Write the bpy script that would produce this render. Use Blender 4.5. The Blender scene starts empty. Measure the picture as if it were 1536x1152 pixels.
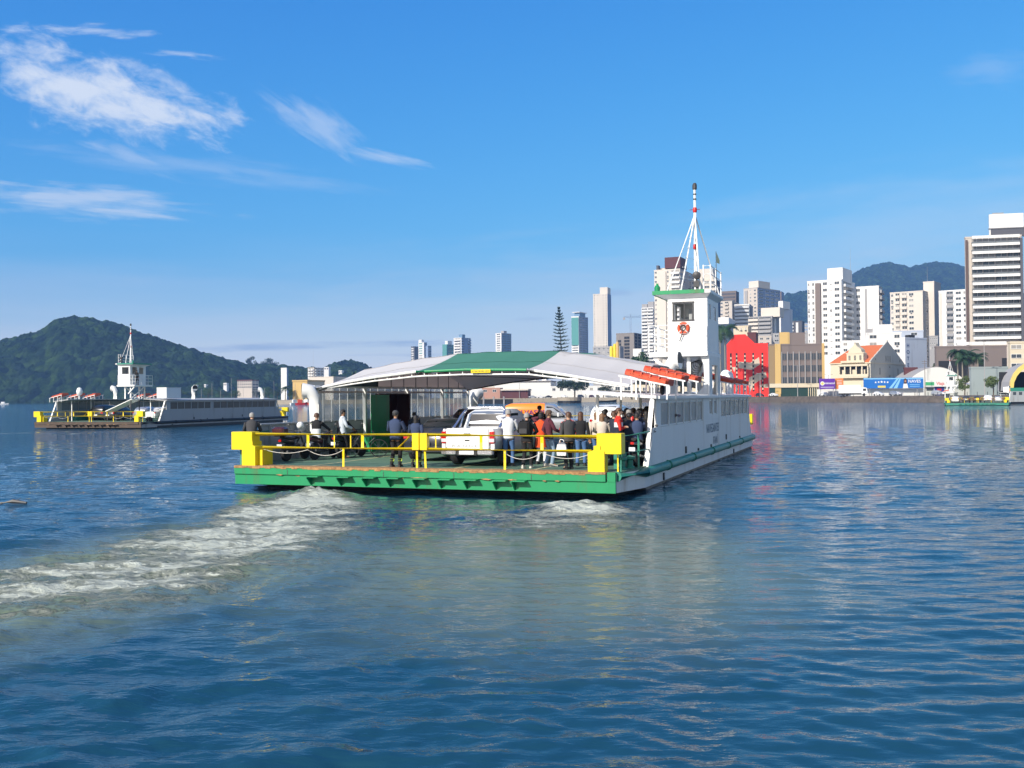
import bpy, bmesh, math, random
import numpy as np
from mathutils import Vector, Matrix
random.seed(7)
rng = np.random.default_rng(11)
PI = math.pi
R = math.radians
SC = bpy.context.scene
COL = SC.collection

# ------------------------------------------------------------------ camera
FP, CAMH = 1500.0, 2.9
cam_d = bpy.data.cameras.new("camera")
cam = bpy.data.objects.new("camera", cam_d)
COL.objects.link(cam)
cam_d.sensor_fit = 'HORIZONTAL'
cam_d.sensor_width = 36
cam_d.lens = 36 * FP / 1536
cam_d.clip_start = 0.1
cam_d.clip_end = 30000
CR = Matrix.Rotation(PI / 2 + math.atan(19.6 / FP), 4, 'X') @ Matrix.Rotation(-math.atan(0.0087), 4, 'Z')
cam.matrix_world = Matrix.Translation((0, 0, CAMH)) @ CR
SC.camera = cam
SC.render.resolution_x, SC.render.resolution_y = 1024, 768


def ray(px, py):
    return CR.to_3x3() @ Vector(((px - 768) / FP, -(py - 576) / FP, -1.0))


def at(px, py, Y):
    """world point seen at a photo pixel, standing at depth Y"""
    d = ray(px, py)
    return Vector((0, 0, CAMH)) + d * (Y / d.y)


def atz(px, py, z):
    d = ray(px, py)
    return Vector((0, 0, CAMH)) + d * ((z - CAMH) / d.z)


# ------------------------------------------------------------------ light
SUN_EL, SUN_DX, SUN_DY = R(31), -0.66, -0.75
SUN_ROT = math.atan2(SUN_DX, SUN_DY)
SC.view_settings.view_transform = 'Standard'
SC.view_settings.look = 'None'
SC.view_settings.gamma = 1
SC.view_settings.exposure = 0.30
SC.render.engine = 'CYCLES'
SC.cycles.max_bounces = 6
SC.cycles.volume_bounces = 0
SC.cycles.transparent_max_bounces = 12

sd = bpy.data.lights.new("sun", 'SUN')
sd.energy = 4.6
sd.angle = R(0.5)
sd.color = (1.0, 0.93, 0.82)
sun = bpy.data.objects.new("sun", sd)
COL.objects.link(sun)
sdir = Vector((math.sin(SUN_ROT) * math.cos(SUN_EL), math.cos(SUN_ROT) * math.cos(SUN_EL), math.sin(SUN_EL)))
sun.rotation_euler = sdir.to_track_quat('Z', 'Y').to_euler()
sun.location = (-60, -60, 60)

W = bpy.data.worlds.new("World")
SC.world = W
W.use_nodes = True
wn, wl = W.node_tree.nodes, W.node_tree.links
wn.clear()


def N(tree, typ, **kw):
    n = tree.nodes.new(typ)
    ins = kw.pop('ins', {})
    for k, v in kw.items():
        setattr(n, k, v)
    for k, v in ins.items():
        if hasattr(v, 'links') or isinstance(v, bpy.types.NodeSocket):
            tree.links.new(v, n.inputs[k])
        else:
            n.inputs[k].default_value = v
    return n


def M_(tree, op, a, b=None, c=None, clamp=False):
    n = tree.nodes.new('ShaderNodeMath')
    n.operation = op
    n.use_clamp = clamp
    for i, v in enumerate((a, b, c)):
        if v is None:
            continue
        if isinstance(v, bpy.types.NodeSocket):
            tree.links.new(v, n.inputs[i])
        else:
            n.inputs[i].default_value = v
    return n.outputs[0]


wt = W.node_tree
sky = N(wt, 'ShaderNodeTexSky', sky_type='NISHITA', sun_disc=False, sun_elevation=SUN_EL, sun_rotation=SUN_ROT)
sky.altitude = 0
sky.air_density = 1.0
sky.dust_density = 0.35
sky.ozone_density = 2.6
# grade the physical sky channel by channel towards the photograph's clear deep blue
sp = N(wt, 'ShaderNodeSeparateColor', ins={0: sky.outputs[0]})
gr = [M_(wt, 'MULTIPLY', M_(wt, 'POWER', sp.outputs[i], e), k) for i, (e, k) in enumerate(((1.77, 0.176), (0.97, 1.04), (0.46, 3.45)))]
hs = N(wt, 'ShaderNodeCombineColor', ins={0: gr[0], 1: gr[1], 2: gr[2]})
tc = N(wt, 'ShaderNodeTexCoord')
sx = N(wt, 'ShaderNodeSeparateXYZ', ins={0: tc.outputs['Generated']})
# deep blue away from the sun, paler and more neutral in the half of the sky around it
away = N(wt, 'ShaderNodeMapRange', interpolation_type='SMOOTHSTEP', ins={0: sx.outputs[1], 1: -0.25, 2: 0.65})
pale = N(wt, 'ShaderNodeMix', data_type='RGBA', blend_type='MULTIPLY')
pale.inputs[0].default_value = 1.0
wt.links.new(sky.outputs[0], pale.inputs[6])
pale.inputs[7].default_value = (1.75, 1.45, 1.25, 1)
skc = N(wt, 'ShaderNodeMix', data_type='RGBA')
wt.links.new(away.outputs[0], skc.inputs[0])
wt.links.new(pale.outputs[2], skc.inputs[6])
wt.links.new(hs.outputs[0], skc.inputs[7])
yy = M_(wt, 'MAXIMUM', sx.outputs[1], 0.02)
tx = M_(wt, 'DIVIDE', sx.outputs[0], yy)
tz = M_(wt, 'DIVIDE', sx.outputs[2], yy)
front = M_(wt, 'GREATER_THAN', sx.outputs[1], 0.05)
# clouds: each one a stretched, noise-broken bank at its own bearing and height in the sky
# (centre tan-azimuth, tan-elevation, half length, half height, tilt, opacity, noise scale, soft, stretch)
CLOUDS = [
    (-0.425, 0.314, 0.125, 0.036, -0.30, 0.92, 24, 0.45, 2.0),
    (-0.350, 0.290, 0.062, 0.020, -0.34, 0.9, 24, 0.34, 2.4),
    (-0.415, 0.372, 0.060, 0.007, -0.03, 0.5, 22, 0.30, 5),
    (-0.50, 0.373, 0.02, 0.006, 0.0, 0.6, 22, 0.30, 4),
    (-0.325, 0.347, 0.035, 0.004, -0.08, 0.4, 22, 0.35, 7),
    (-0.430, 0.200, 0.110, 0.016, -0.08, 0.62, 14, 0.45, 8),
    (-0.395, 0.190, 0.075, 0.005, -0.12, 0.6, 14, 0.35, 9),
    (-0.190, 0.275, 0.055, 0.016, -0.60, 0.42, 16, 0.45, 4),
    (-0.130, 0.243, 0.055, 0.007, -0.22, 0.5, 16, 0.40, 6),
    (-0.375, 0.243, 0.050, 0.010, -0.30, 0.36, 16, 0.45, 5),
    (-0.30, 0.232, 0.16, 0.012, -0.12, 0.22, 10, 0.5, 7),
    (0.045, 0.121, 0.062, 0.005, 0.02, 0.32, 14, 0.4, 8),
    (0.40, 0.165, 0.30, 0.045, 0.10, 0.32, 5, 0.9, 6),
    (0.30, 0.105, 0.45, 0.050, 0.03, 0.5, 5, 0.9, 7),
    (0.49, 0.325, 0.05, 0.018, 0.0, 0.16, 12, 0.5, 4),
]
GREY = [
    (-0.235, 0.052, 0.095, 0.005, 0.01, 0.75, 12, 0.4, 9),
    (-0.105, 0.056, 0.060, 0.004, 0.01, 0.7, 14, 0.4, 9),
    (-0.10, 0.043, 0.07, 0.002, 0.0, 0.4, 14, 0.4, 9),
    (0.105, 0.104, 0.022, 0.0035, 0.0, 0.45, 14, 0.4, 6),
    (0.02, 0.078, 0.02, 0.003, 0.0, 0.3, 14, 0.4, 6),
]


def cloud_mask(c, seed):
    cx, cz, a, b, ang, op, ns, soft, st = c
    dx = M_(wt, 'SUBTRACT', tx, cx)
    dz = M_(wt, 'SUBTRACT', tz, cz)
    ca, sa = math.cos(ang), math.sin(ang)
    u = M_(wt, 'ADD', M_(wt, 'MULTIPLY', dx, ca), M_(wt, 'MULTIPLY', dz, sa))
    v = M_(wt, 'SUBTRACT', M_(wt, 'MULTIPLY', dz, ca), M_(wt, 'MULTIPLY', dx, sa))
    un = M_(wt, 'DIVIDE', u, a)
    vn = M_(wt, 'DIVIDE', v, b)
    d = M_(wt, 'SQRT', M_(wt, 'ADD', M_(wt, 'MULTIPLY', un, un), M_(wt, 'MULTIPLY', vn, vn)))
    cv = N(wt, 'ShaderNodeCombineXYZ', ins={0: u, 1: M_(wt, 'MULTIPLY', v, st), 2: seed * 3.7})
    nz = N(wt, 'ShaderNodeTexNoise', ins={'Vector': cv.outputs[0], 'Scale': float(ns), 'Detail': 9.0,
                                          'Roughness': 0.60, 'Distortion': 0.25})
    # 1 inside, falls through edge; noise pushes the edge in and out
    e = M_(wt, 'ADD', M_(wt, 'SUBTRACT', 0.80, d), M_(wt, 'MULTIPLY', M_(wt, 'SUBTRACT', nz.outputs[0], 0.5), 3.2))
    mr = N(wt, 'ShaderNodeMapRange', interpolation_type='SMOOTHSTEP', ins={0: e, 1: -soft, 2: soft + 0.45})
    mr.clamp = True
    return M_(wt, 'MULTIPLY', mr.outputs[0], op)


def union(lst, base):
    acc = None
    for i, c in enumerate(lst):
        m = cloud_mask(c, base + i)
        acc = m if acc is None else M_(wt, 'MAXIMUM', acc, m)
    return M_(wt, 'MULTIPLY', acc, front)


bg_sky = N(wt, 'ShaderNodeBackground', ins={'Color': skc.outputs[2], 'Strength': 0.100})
bg_w = N(wt, 'ShaderNodeBackground', ins={'Color': (0.70, 0.75, 0.83, 1), 'Strength': 1.0})
bg_g = N(wt, 'ShaderNodeBackground', ins={'Color': (0.34, 0.46, 0.66, 1), 'Strength': 1.0})
# thin pale vapour lying along the whole horizon
vn_ = N(wt, 'ShaderNodeTexNoise', ins={'Vector': N(wt, 'ShaderNodeMapping', ins={'Vector': tc.outputs['Generated'], 'Scale': (1.5, 1.5, 14.0)}).outputs[0], 'Scale': 2.0, 'Detail': 5.0})
vh = M_(wt, 'ADD', sx.outputs[2], M_(wt, 'MULTIPLY', M_(wt, 'SUBTRACT', vn_.outputs[0], 0.5), 0.07))
vap = N(wt, 'ShaderNodeMapRange', interpolation_type='SMOOTHSTEP', ins={0: vh, 1: 0.0, 2: 0.155, 3: 0.88, 4: 0.0})
bg_v = N(wt, 'ShaderNodeBackground', ins={'Color': (0.80, 0.80, 0.82, 1), 'Strength': 1.0})
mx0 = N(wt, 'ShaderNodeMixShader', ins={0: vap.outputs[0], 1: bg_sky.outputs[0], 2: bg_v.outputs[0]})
mx1 = N(wt, 'ShaderNodeMixShader', ins={0: union(CLOUDS, 1), 1: mx0.outputs[0], 2: bg_w.outputs[0]})
mx2 = N(wt, 'ShaderNodeMixShader', ins={0: union(GREY, 30), 1: mx1.outputs[0], 2: bg_g.outputs[0]})
wo = N(wt, 'ShaderNodeOutputWorld', ins={0: mx2.outputs[0]})


# ------------------------------------------------------------------ helpers
def tag(o, label=None, cat=None, group=None, kind=None):
    if label:
        o['label'] = label
    if cat:
        o['category'] = cat
    if group:
        o['group'] = group
    if kind:
        o['kind'] = kind
    return o


def empty(name, loc=(0, 0, 0), rz=0.0, parent=None):
    o = bpy.data.objects.new(name, None)
    o.empty_display_size = 0.3
    o.location = loc
    o.rotation_euler = (0, 0, rz)
    o.parent = parent
    COL.objects.link(o)
    return o


def frame_of(d):
    d = Vector(d).normalized()
    up = Vector((0, 0, 1)) if abs(d.z) < 0.95 else Vector((0, 1, 0))
    a = d.cross(up).normalized()
    return a, d.cross(a).normalized() * -1


class MB:
    """collects shapes of ONE part and links them as one mesh"""

    def __init__(s, T=None):
        s.v, s.f, s.m, s.T = [], [], [], T
        s.cuts = []

    def add(s, vs, fs, mi=0):
        b = len(s.v)
        s.cuts.append((b, len(s.f)))
        if s.T is not None:
            vs = [s.T @ Vector(p) for p in vs]
        s.v += [tuple(p) for p in vs]
        s.f += [tuple(b + i for i in f) for f in fs]
        s.m += [mi] * len(fs)
        return s

    def box(s, x0, x1, y0, y1, z0, z1, mi=0, b=0.0):
        if b > 0:
            b = min(b, (x1 - x0) * .45, (y1 - y0) * .45, (z1 - z0) * .45)
            rings = []
            for z, i in ((z0, b), (z0 + b, 0), (z1 - b, 0), (z1, b)):
                c = b
                rings.append([(x0 + i + c, y0 + i, z), (x1 - i - c, y0 + i, z), (x1 - i, y0 + i + c, z),
                              (x1 - i, y1 - i - c, z), (x1 - i - c, y1 - i, z), (x0 + i + c, y1 - i, z),
                              (x0 + i, y1 - i - c, z), (x0 + i, y0 + i + c, z)])
            return s.rings(rings, mi=mi)
        vs = [(x, y, z) for z in (z0, z1) for x, y in ((x0, y0), (x1, y0), (x1, y1), (x0, y1))]
        return s.add(vs, [(3, 2, 1, 0), (4, 5, 6, 7), (0, 1, 5, 4), (1, 2, 6, 5), (2, 3, 7, 6), (3, 0, 4, 7)], mi)

    def rings(s, rings, cap=True, closed=True, mi=0):
        n = len(rings[0])
        vs = [p for r in rings for p in r]
        fs = []
        for i in range(len(rings) - 1):
            for j in range(n if closed else n - 1):
                k = (j + 1) % n
                fs.append((i * n + j, i * n + k, (i + 1) * n + k, (i + 1) * n + j))
        if cap:
            fs.append(tuple(reversed(range(n))))
            fs.append(tuple((len(rings) - 1) * n + j for j in range(n)))
        return s.add(vs, fs, mi)

    def tube(s, pts, r, n=8, mi=0, cap=True, sq=1.0):
        pts = [Vector(p) for p in pts]
        rs = r if isinstance(r, (list, tuple)) else [r] * len(pts)
        rings = []
        a = None
        for i, p in enumerate(pts):
            d = (pts[min(i + 1, len(pts) - 1)] - pts[max(i - 1, 0)]).normalized()
            if a is None:
                a, b = frame_of(d)
            else:
                a = (a - d * a.dot(d)).normalized()
                b = d.cross(a)
            rings.append([p + (a * math.cos(2 * PI * j / n) + b * math.sin(2 * PI * j / n) * sq) * rs[i] for j in range(n)])
        return s.rings(rings, cap=cap, mi=mi)

    def bar(s, p, q, w, h=None, mi=0):
        h = h or w
        p, q = Vector(p), Vector(q)
        a, b = frame_of(q - p)
        return s.rings([[c + a * w / 2 * i + b * h / 2 * j for i, j in ((-1, -1), (1, -1), (1, 1), (-1, 1))] for c in (p, q)], mi=mi)

    def prism(s, poly, axis, t0, t1, mi=0):
        """poly 2D extruded along axis: 'x' (poly = y,z), 'y' (poly = x,z), 'z' (poly = x,y)"""
        def P(a, b, t):
            return (t, a, b) if axis == 'x' else (a, t, b) if axis == 'y' else (a, b, t)
        return s.rings([[P(a, b, t0) for a, b in poly], [P(a, b, t1) for a, b in poly]], mi=mi)

    def lathe(s, c, prof, n=16, axis='z', mi=0, cap=True):
        c = Vector(c)
        rings = []
        for r, h in prof:
            ring = []
            for j in range(n):
                a, b = r * math.cos(2 * PI * j / n), r * math.sin(2 * PI * j / n)
                ring.append(c + Vector({'z': (a, b, h), 'x': (h, a, b), 'y': (a, h, b)}[axis]))
            rings.append(ring)
        return s.rings(rings, cap=cap, mi=mi)

    def ball(s, c, rx, ry=None, rz=None, n=10, m=7, mi=0):
        ry, rz = ry or rx, rz or rx
        c = Vector(c)
        rings = []
        for i in range(m + 1):
            t = -PI / 2 + PI * (i + 0.0) / m
            t = max(-1.5, min(1.5, t))
            rings.append([c + Vector((rx * math.cos(t) * math.cos(2 * PI * j / n), ry * math.cos(t) * math.sin(2 * PI * j / n), rz * math.sin(t))) for j in range(n)])
        return s.rings(rings, mi=mi)

    def torus(s, c, R_, r, axis='y', n=24, k=8, mi=0, a0=0, a1=2 * PI):
        c = Vector(c)
        pts = []
        full = abs(a1 - a0 - 2 * PI) < 1e-6
        cnt = n if full else n + 1
        rings = []
        for i in range(cnt):
            a = a0 + (a1 - a0) * i / n
            ca, sa = math.cos(a), math.sin(a)
            ring = []
            for j in range(k):
                b = 2 * PI * j / k
                rr, h = R_ + r * math.cos(b), r * math.sin(b)
                x, y = rr * ca, rr * sa
                ring.append(c + Vector({'z': (x, y, h), 'x': (h, x, y), 'y': (x, h, y)}[axis]))
            rings.append(ring)
        if full:
            rings.append(rings[0])
        return s.rings(rings, cap=not full, mi=mi)

    def mesh(s, name='m'):
        me = bpy.data.meshes.new(name)
        me.from_pydata(s.v, [], s.f)
        if any(s.m):
            me.polygons.foreach_set('material_index', s.m)
        me.update()
        bm = bmesh.new()
        bm.from_mesh(me)
        bmesh.ops.recalc_face_normals(bm, faces=bm.faces)
        bm.to_mesh(me)
        bm.free()
        return me

    def split(s, name, mats, parent=None, smooth=None, every=1, **tg):
        """each added shape (or each run of `every` shapes) becomes an object of its own"""
        c = s.cuts[::every] + [(len(s.v), len(s.f))]
        out = []
        for (v0, f0), (v1, f1) in zip(c, c[1:]):
            q = MB()
            q.v, q.m = s.v[v0:v1], s.m[f0:f1]
            q.f = [tuple(i - v0 for i in f) for f in s.f[f0:f1]]
            out.append(q.build(name, mats, parent, smooth=smooth, **tg))
        return out

    def build(s, name, mats, parent=None, loc=(0, 0, 0), rz=0, smooth=None, **tg):
        me = s.mesh(name)
        for m in (mats if isinstance(mats, (list, tuple)) else [mats]):
            me.materials.append(m)
        if smooth:
            shade(me, smooth)
        o = bpy.data.objects.new(name, me)
        o.location = loc
        o.rotation_euler = (0, 0, rz)
        o.parent = parent
        COL.objects.link(o)
        return tag(o, **tg)


def shade(me, ang=35):
    me.polygons.foreach_set('use_smooth', [True] * len(me.polygons))
    bm = bmesh.new()
    bm.from_mesh(me)
    lim = R(ang)
    for e in bm.edges:
        if len(e.link_faces) == 2:
            e.smooth = e.calc_face_angle(0) < lim
    bm.to_mesh(me)
    bm.free()


def copy_tree(o, parent=None, mats=None):
    c = o.copy()
    COL.objects.link(c)
    c.parent = parent
    if mats and o.type == 'MESH':
        for i, s in enumerate(c.material_slots):
            nm = s.material.name if s.material else None
            if nm in mats:
                s.link = 'OBJECT'
                s.material = mats[nm]
    for ch in o.children:
        copy_tree(ch, c, mats)
    return c


# ------------------------------------------------------------------ materials
MAT = {}


def pm(name, col, rough=0.6, var=0.12, scale=3.0, bump=0.0, metal=0.0, dirt=0.0, dirtcol=(0.12, 0.08, 0.05), spec=0.5,
       streak=False, coord='Object', emit=None, bscale=None):
    if name in MAT:
        return MAT[name]
    m = bpy.data.materials.new(name)
    m.use_nodes = True
    t = m.node_tree
    b = t.nodes['Principled BSDF']
    b.inputs['Roughness'].default_value = rough
    b.inputs['Metallic'].default_value = metal
    b.inputs['Specular IOR Level'].default_value = spec
    c = (*col, 1)
    tcn = N(t, 'ShaderNodeTexCoord')
    vec = tcn.outputs[coord]
    if streak:
        mp = N(t, 'ShaderNodeMapping', ins={'Vector': vec, 'Scale': (1, 1, 0.12)})
        vec = mp.outputs[0]
    nz = N(t, 'ShaderNodeTexNoise', ins={'Vector': vec, 'Scale': scale, 'Detail': 6.0, 'Roughness': 0.6})
    dark = (*(x * (1 - var) for x in col), 1)
    light = (*(min(1, x * (1 + var * 0.8)) for x in col), 1)
    mx = N(t, 'ShaderNodeMix', data_type='RGBA')
    t.links.new(nz.outputs[0], mx.inputs[0])
    mx.inputs[6].default_value = dark
    mx.inputs[7].default_value = light
    out = mx.outputs[2]
    if dirt > 0:
        n2 = N(t, 'ShaderNodeTexNoise', ins={'Vector': vec, 'Scale': scale * 1.7, 'Detail': 8.0, 'Roughness': 0.7})
        rm = N(t, 'ShaderNodeMapRange', ins={0: n2.outputs[0], 1: 0.62 - dirt * 0.22, 2: 0.78 - dirt * 0.12})
        m2 = N(t, 'ShaderNodeMix', data_type='RGBA')
        t.links.new(rm.outputs[0], m2.inputs[0])
        t.links.new(out, m2.inputs[6])
        m2.inputs[7].default_value = (*dirtcol, 1)
        out = m2.outputs[2]
    t.links.new(out, b.inputs['Base Color'])
    if bump > 0:
        n3 = N(t, 'ShaderNodeTexNoise', ins={'Vector': tcn.outputs[coord], 'Scale': bscale or scale * 4, 'Detail': 5.0})
        bp = N(t, 'ShaderNodeBump', ins={'Strength': bump, 'Distance': 0.02, 'Height': n3.outputs[0]})
        t.links.new(bp.outputs[0], b.inputs['Normal'])
    MAT[name] = m
    return m


def clear_mat(name, tint, opac, rough=0.15):
    m = bpy.data.materials.new(name)
    m.use_nodes = True
    t = m.node_tree
    t.nodes.clear()
    tr = N(t, 'ShaderNodeBsdfTransparent', ins={0: (0.92, 0.95, 0.96, 1)})
    b = N(t, 'ShaderNodeBsdfPrincipled', ins={'Base Color': (*tint, 1), 'Roughness': rough})
    tcn = N(t, 'ShaderNodeTexCoord')
    nz = N(t, 'ShaderNodeTexNoise', ins={'Vector': tcn.outputs['Object'], 'Scale': 1.2, 'Detail': 3.0})
    mr = N(t, 'ShaderNodeMapRange', ins={0: nz.outputs[0], 1: 0.35, 2: 0.65, 3: opac * 0.75, 4: min(1, opac * 1.2)})
    mx = N(t, 'ShaderNodeMixShader', ins={0: mr.outputs[0], 1: tr.outputs[0], 2: b.outputs[0]})
    N(t, 'ShaderNodeOutputMaterial', ins={0: mx.outputs[0]})
    MAT[name] = m
    return m


def np_noise(x, y, seed=0, octaves=5, rough=0.5):
    """value noise fBm, numpy, 0..1"""
    tot = np.zeros_like(x, dtype=float)
    amp, s = 1.0, 0.0
    g = np.random.default_rng(seed).random((256, 256))
    for o in range(octaves):
        xi, yi = np.floor(x).astype(int), np.floor(y).astype(int)
        fx, fy = x - xi, y - yi
        fx, fy = fx * fx * (3 - 2 * fx), fy * fy * (3 - 2 * fy)
        a = g[xi & 255, yi & 255]
        b = g[(xi + 1) & 255, yi & 255]
        c = g[xi & 255, (yi + 1) & 255]
        d = g[(xi + 1) & 255, (yi + 1) & 255]
        tot += amp * (a * (1 - fx) * (1 - fy) + b * fx * (1 - fy) + c * (1 - fx) * fy + d * fx * fy)
        s += amp
        amp *= rough
        x, y = x * 2.03 + 17.1, y * 2.03 + 5.3
    return tot / s


def np_mesh(name, V, F, mat, smooth=True, attrs=None, **tg):
    me = bpy.data.meshes.new(name)
    nf, k = F.shape
    me.vertices.add(len(V))
    me.vertices.foreach_set('co', V.astype(np.float32).ravel())
    me.loops.add(nf * k)
    me.loops.foreach_set('vertex_index', F.astype(np.int32).ravel())
    me.polygons.add(nf)
    me.polygons.foreach_set('loop_start', np.arange(0, nf * k, k, dtype=np.int32))
    me.polygons.foreach_set('loop_total', np.full(nf, k, dtype=np.int32))
    me.update(calc_edges=True)
    me.polygons.foreach_set('use_smooth', np.full(nf, smooth))
    for nm, arr in (attrs or {}).items():
        a = me.attributes.new(nm, 'FLOAT', 'POINT')
        a.data.foreach_set('value', arr.astype(np.float32))
    me.materials.append(mat)
    me.validate()
    o = bpy.data.objects.new(name, me)
    COL.objects.link(o)
    return tag(o, **tg)


def grid_faces(nr, nc):
    i = np.arange(nr - 1)[:, None] * nc + np.arange(nc - 1)[None, :]
    return np.stack([i, i + 1, i + nc + 1, i + nc], -1).reshape(-1, 4)
# ------------------------------------------------------------------ the ferry's own frame (shared by wake and ferry)
FANG = R(20.4)
FS = Vector((math.cos(FANG), -math.sin(FANG), 0))
FH = Vector((math.sin(FANG), math.cos(FANG), 0))
FO = Vector((-9.22, 33.35, 0))


def fw(u, v, z=0.0):
    return FO + FS * u + FH * v + Vector((0, 0, z))


# ------------------------------------------------------------------ water
def water_material():
    m = bpy.data.materials.new("river_water")
    m.use_nodes = True
    t = m.node_tree
    b = t.nodes['Principled BSDF']
    b.inputs['IOR'].default_value = 1.33
    tcn = N(t, 'ShaderNodeTexCoord')
    P = tcn.outputs['Object']
    foam = N(t, 'ShaderNodeAttribute', attribute_name='foam').outputs['Fac']
    silt = N(t, 'ShaderNodeAttribute', attribute_name='silt').outputs['Fac']
    # body colour: deep blue green, grey green where the propellers stir silt up
    n1 = N(t, 'ShaderNodeTexNoise', ins={'Vector': P, 'Scale': 0.35, 'Detail': 5.0, 'Distortion': 1.0})
    sm = N(t, 'ShaderNodeMapRange', ins={0: M_(t, 'ADD', silt, M_(t, 'MULTIPLY', M_(t, 'SUBTRACT', n1.outputs[0], 0.5), 0.5)), 1: 0.1, 2: 0.85})
    mc = N(t, 'ShaderNodeMix', data_type='RGBA')
    t.links.new(M_(t, 'MULTIPLY', sm.outputs[0], M_(t, 'MINIMUM', M_(t, 'MULTIPLY', silt, 6.0), 1.0)), mc.inputs[0])
    mc.inputs[6].default_value = (0.010, 0.056, 0.094, 1)
    mc.inputs[7].default_value = (0.140, 0.180, 0.125, 1)
    # foam: ridged lace broken by fine noise, thresholded by how strong the wash is
    mp = N(t, 'ShaderNodeMapping', ins={'Vector': P, 'Rotation': (0, 0, -0.25), 'Scale': (0.50, 1.0, 1.0)})
    mp2 = N(t, 'ShaderNodeMapping', ins={'Vector': P, 'Rotation': (0, 0, -0.35), 'Scale': (0.22, 1.0, 1.0)})
    f1 = N(t, 'ShaderNodeTexNoise', ins={'Vector': mp.outputs[0], 'Scale': 1.9, 'Detail': 10.0, 'Roughness': 0.70, 'Distortion': 1.8})
    f2 = N(t, 'ShaderNodeTexNoise', ins={'Vector': mp2.outputs[0], 'Scale': 1.1, 'Detail': 6.0, 'Roughness': 0.6, 'Distortion': 0.8})
    ridge = M_(t, 'SUBTRACT', 1.0, M_(t, 'MULTIPLY', M_(t, 'ABSOLUTE', M_(t, 'SUBTRACT', f1.outputs[0], 0.5)), 5.0))
    f3 = N(t, 'ShaderNodeTexNoise', ins={'Vector': mp.outputs[0], 'Scale': 6.5, 'Detail': 6.0, 'Roughness': 0.7, 'Distortion': 0.6})
    lace = M_(t, 'ADD', M_(t, 'MULTIPLY', ridge, 0.42), M_(t, 'SUBTRACT', M_(t, 'MULTIPLY', f2.outputs[0], 2.2), 0.62))
    lace = M_(t, 'ADD', lace, M_(t, 'MULTIPLY', M_(t, 'SUBTRACT', f3.outputs[0], 0.5), 1.5))
    fm = M_(t, 'ADD', lace, M_(t, 'MULTIPLY', M_(t, 'SUBTRACT', foam, 1.18), 1.2))
    fr = N(t, 'ShaderNodeMapRange', ins={0: fm, 1: 0.24, 2: 0.66})
    fac = M_(t, 'MULTIPLY', fr.outputs[0], M_(t, 'MINIMUM', M_(t, 'MULTIPLY', foam, 8.0), 1.0), clamp=True)
    m2 = N(t, 'ShaderNodeMix', data_type='RGBA')
    t.links.new(fac, m2.inputs[0])
    t.links.new(mc.outputs[2], m2.inputs[6])
    m2.inputs[7].default_value = (0.60, 0.64, 0.55, 1)
    t.links.new(m2.outputs[2], b.inputs['Base Color'])
    rg = N(t, 'ShaderNodeMapRange', ins={0: fac, 1: 0.0, 2: 1.0, 3: 0.035, 4: 0.8})
    rs_ = M_(t, 'ADD', rg.outputs[0], M_(t, 'MULTIPLY', M_(t, 'MINIMUM', silt, 1.0), 0.12))
    t.links.new(rs_, b.inputs['Roughness'])
    # fine ripples, stretched across the wind
    mr = N(t, 'ShaderNodeMapping', ins={'Vector': P, 'Rotation': (0, 0, 0.18), 'Scale': (0.40, 1.0, 1.0)})
    r1 = N(t, 'ShaderNodeTexNoise', ins={'Vector': mr.outputs[0], 'Scale': 2.4, 'Detail': 4.0, 'Roughness': 0.55, 'Distortion': 0.4})
    r2 = N(t, 'ShaderNodeTexNoise', ins={'Vector': mr.outputs[0], 'Scale': 8.0, 'Detail': 4.0, 'Roughness': 0.5})
    chop = N(t, 'ShaderNodeAttribute', attribute_name='chop').outputs['Fac']
    far = N(t, 'ShaderNodeAttribute', attribute_name='far').outputs['Fac']
    hgt = M_(t, 'ADD', M_(t, 'MULTIPLY', r1.outputs[0], M_(t, 'ADD', 0.020, M_(t, 'MULTIPLY', far, 0.20))),
             M_(t, 'MULTIPLY', r2.outputs[0], M_(t, 'ADD', 0.0085, M_(t, 'MULTIPLY', chop, 0.026))))
    hgt = M_(t, 'ADD', hgt, M_(t, 'MULTIPLY', M_(t, 'MULTIPLY', fac, f3.outputs[0]), 0.16))
    bp = N(t, 'ShaderNodeBump', ins={'Strength': 1.0, 'Distance': 1.0, 'Height': hgt})
    t.links.new(bp.outputs[0], b.inputs['Normal'])
    return m


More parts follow.
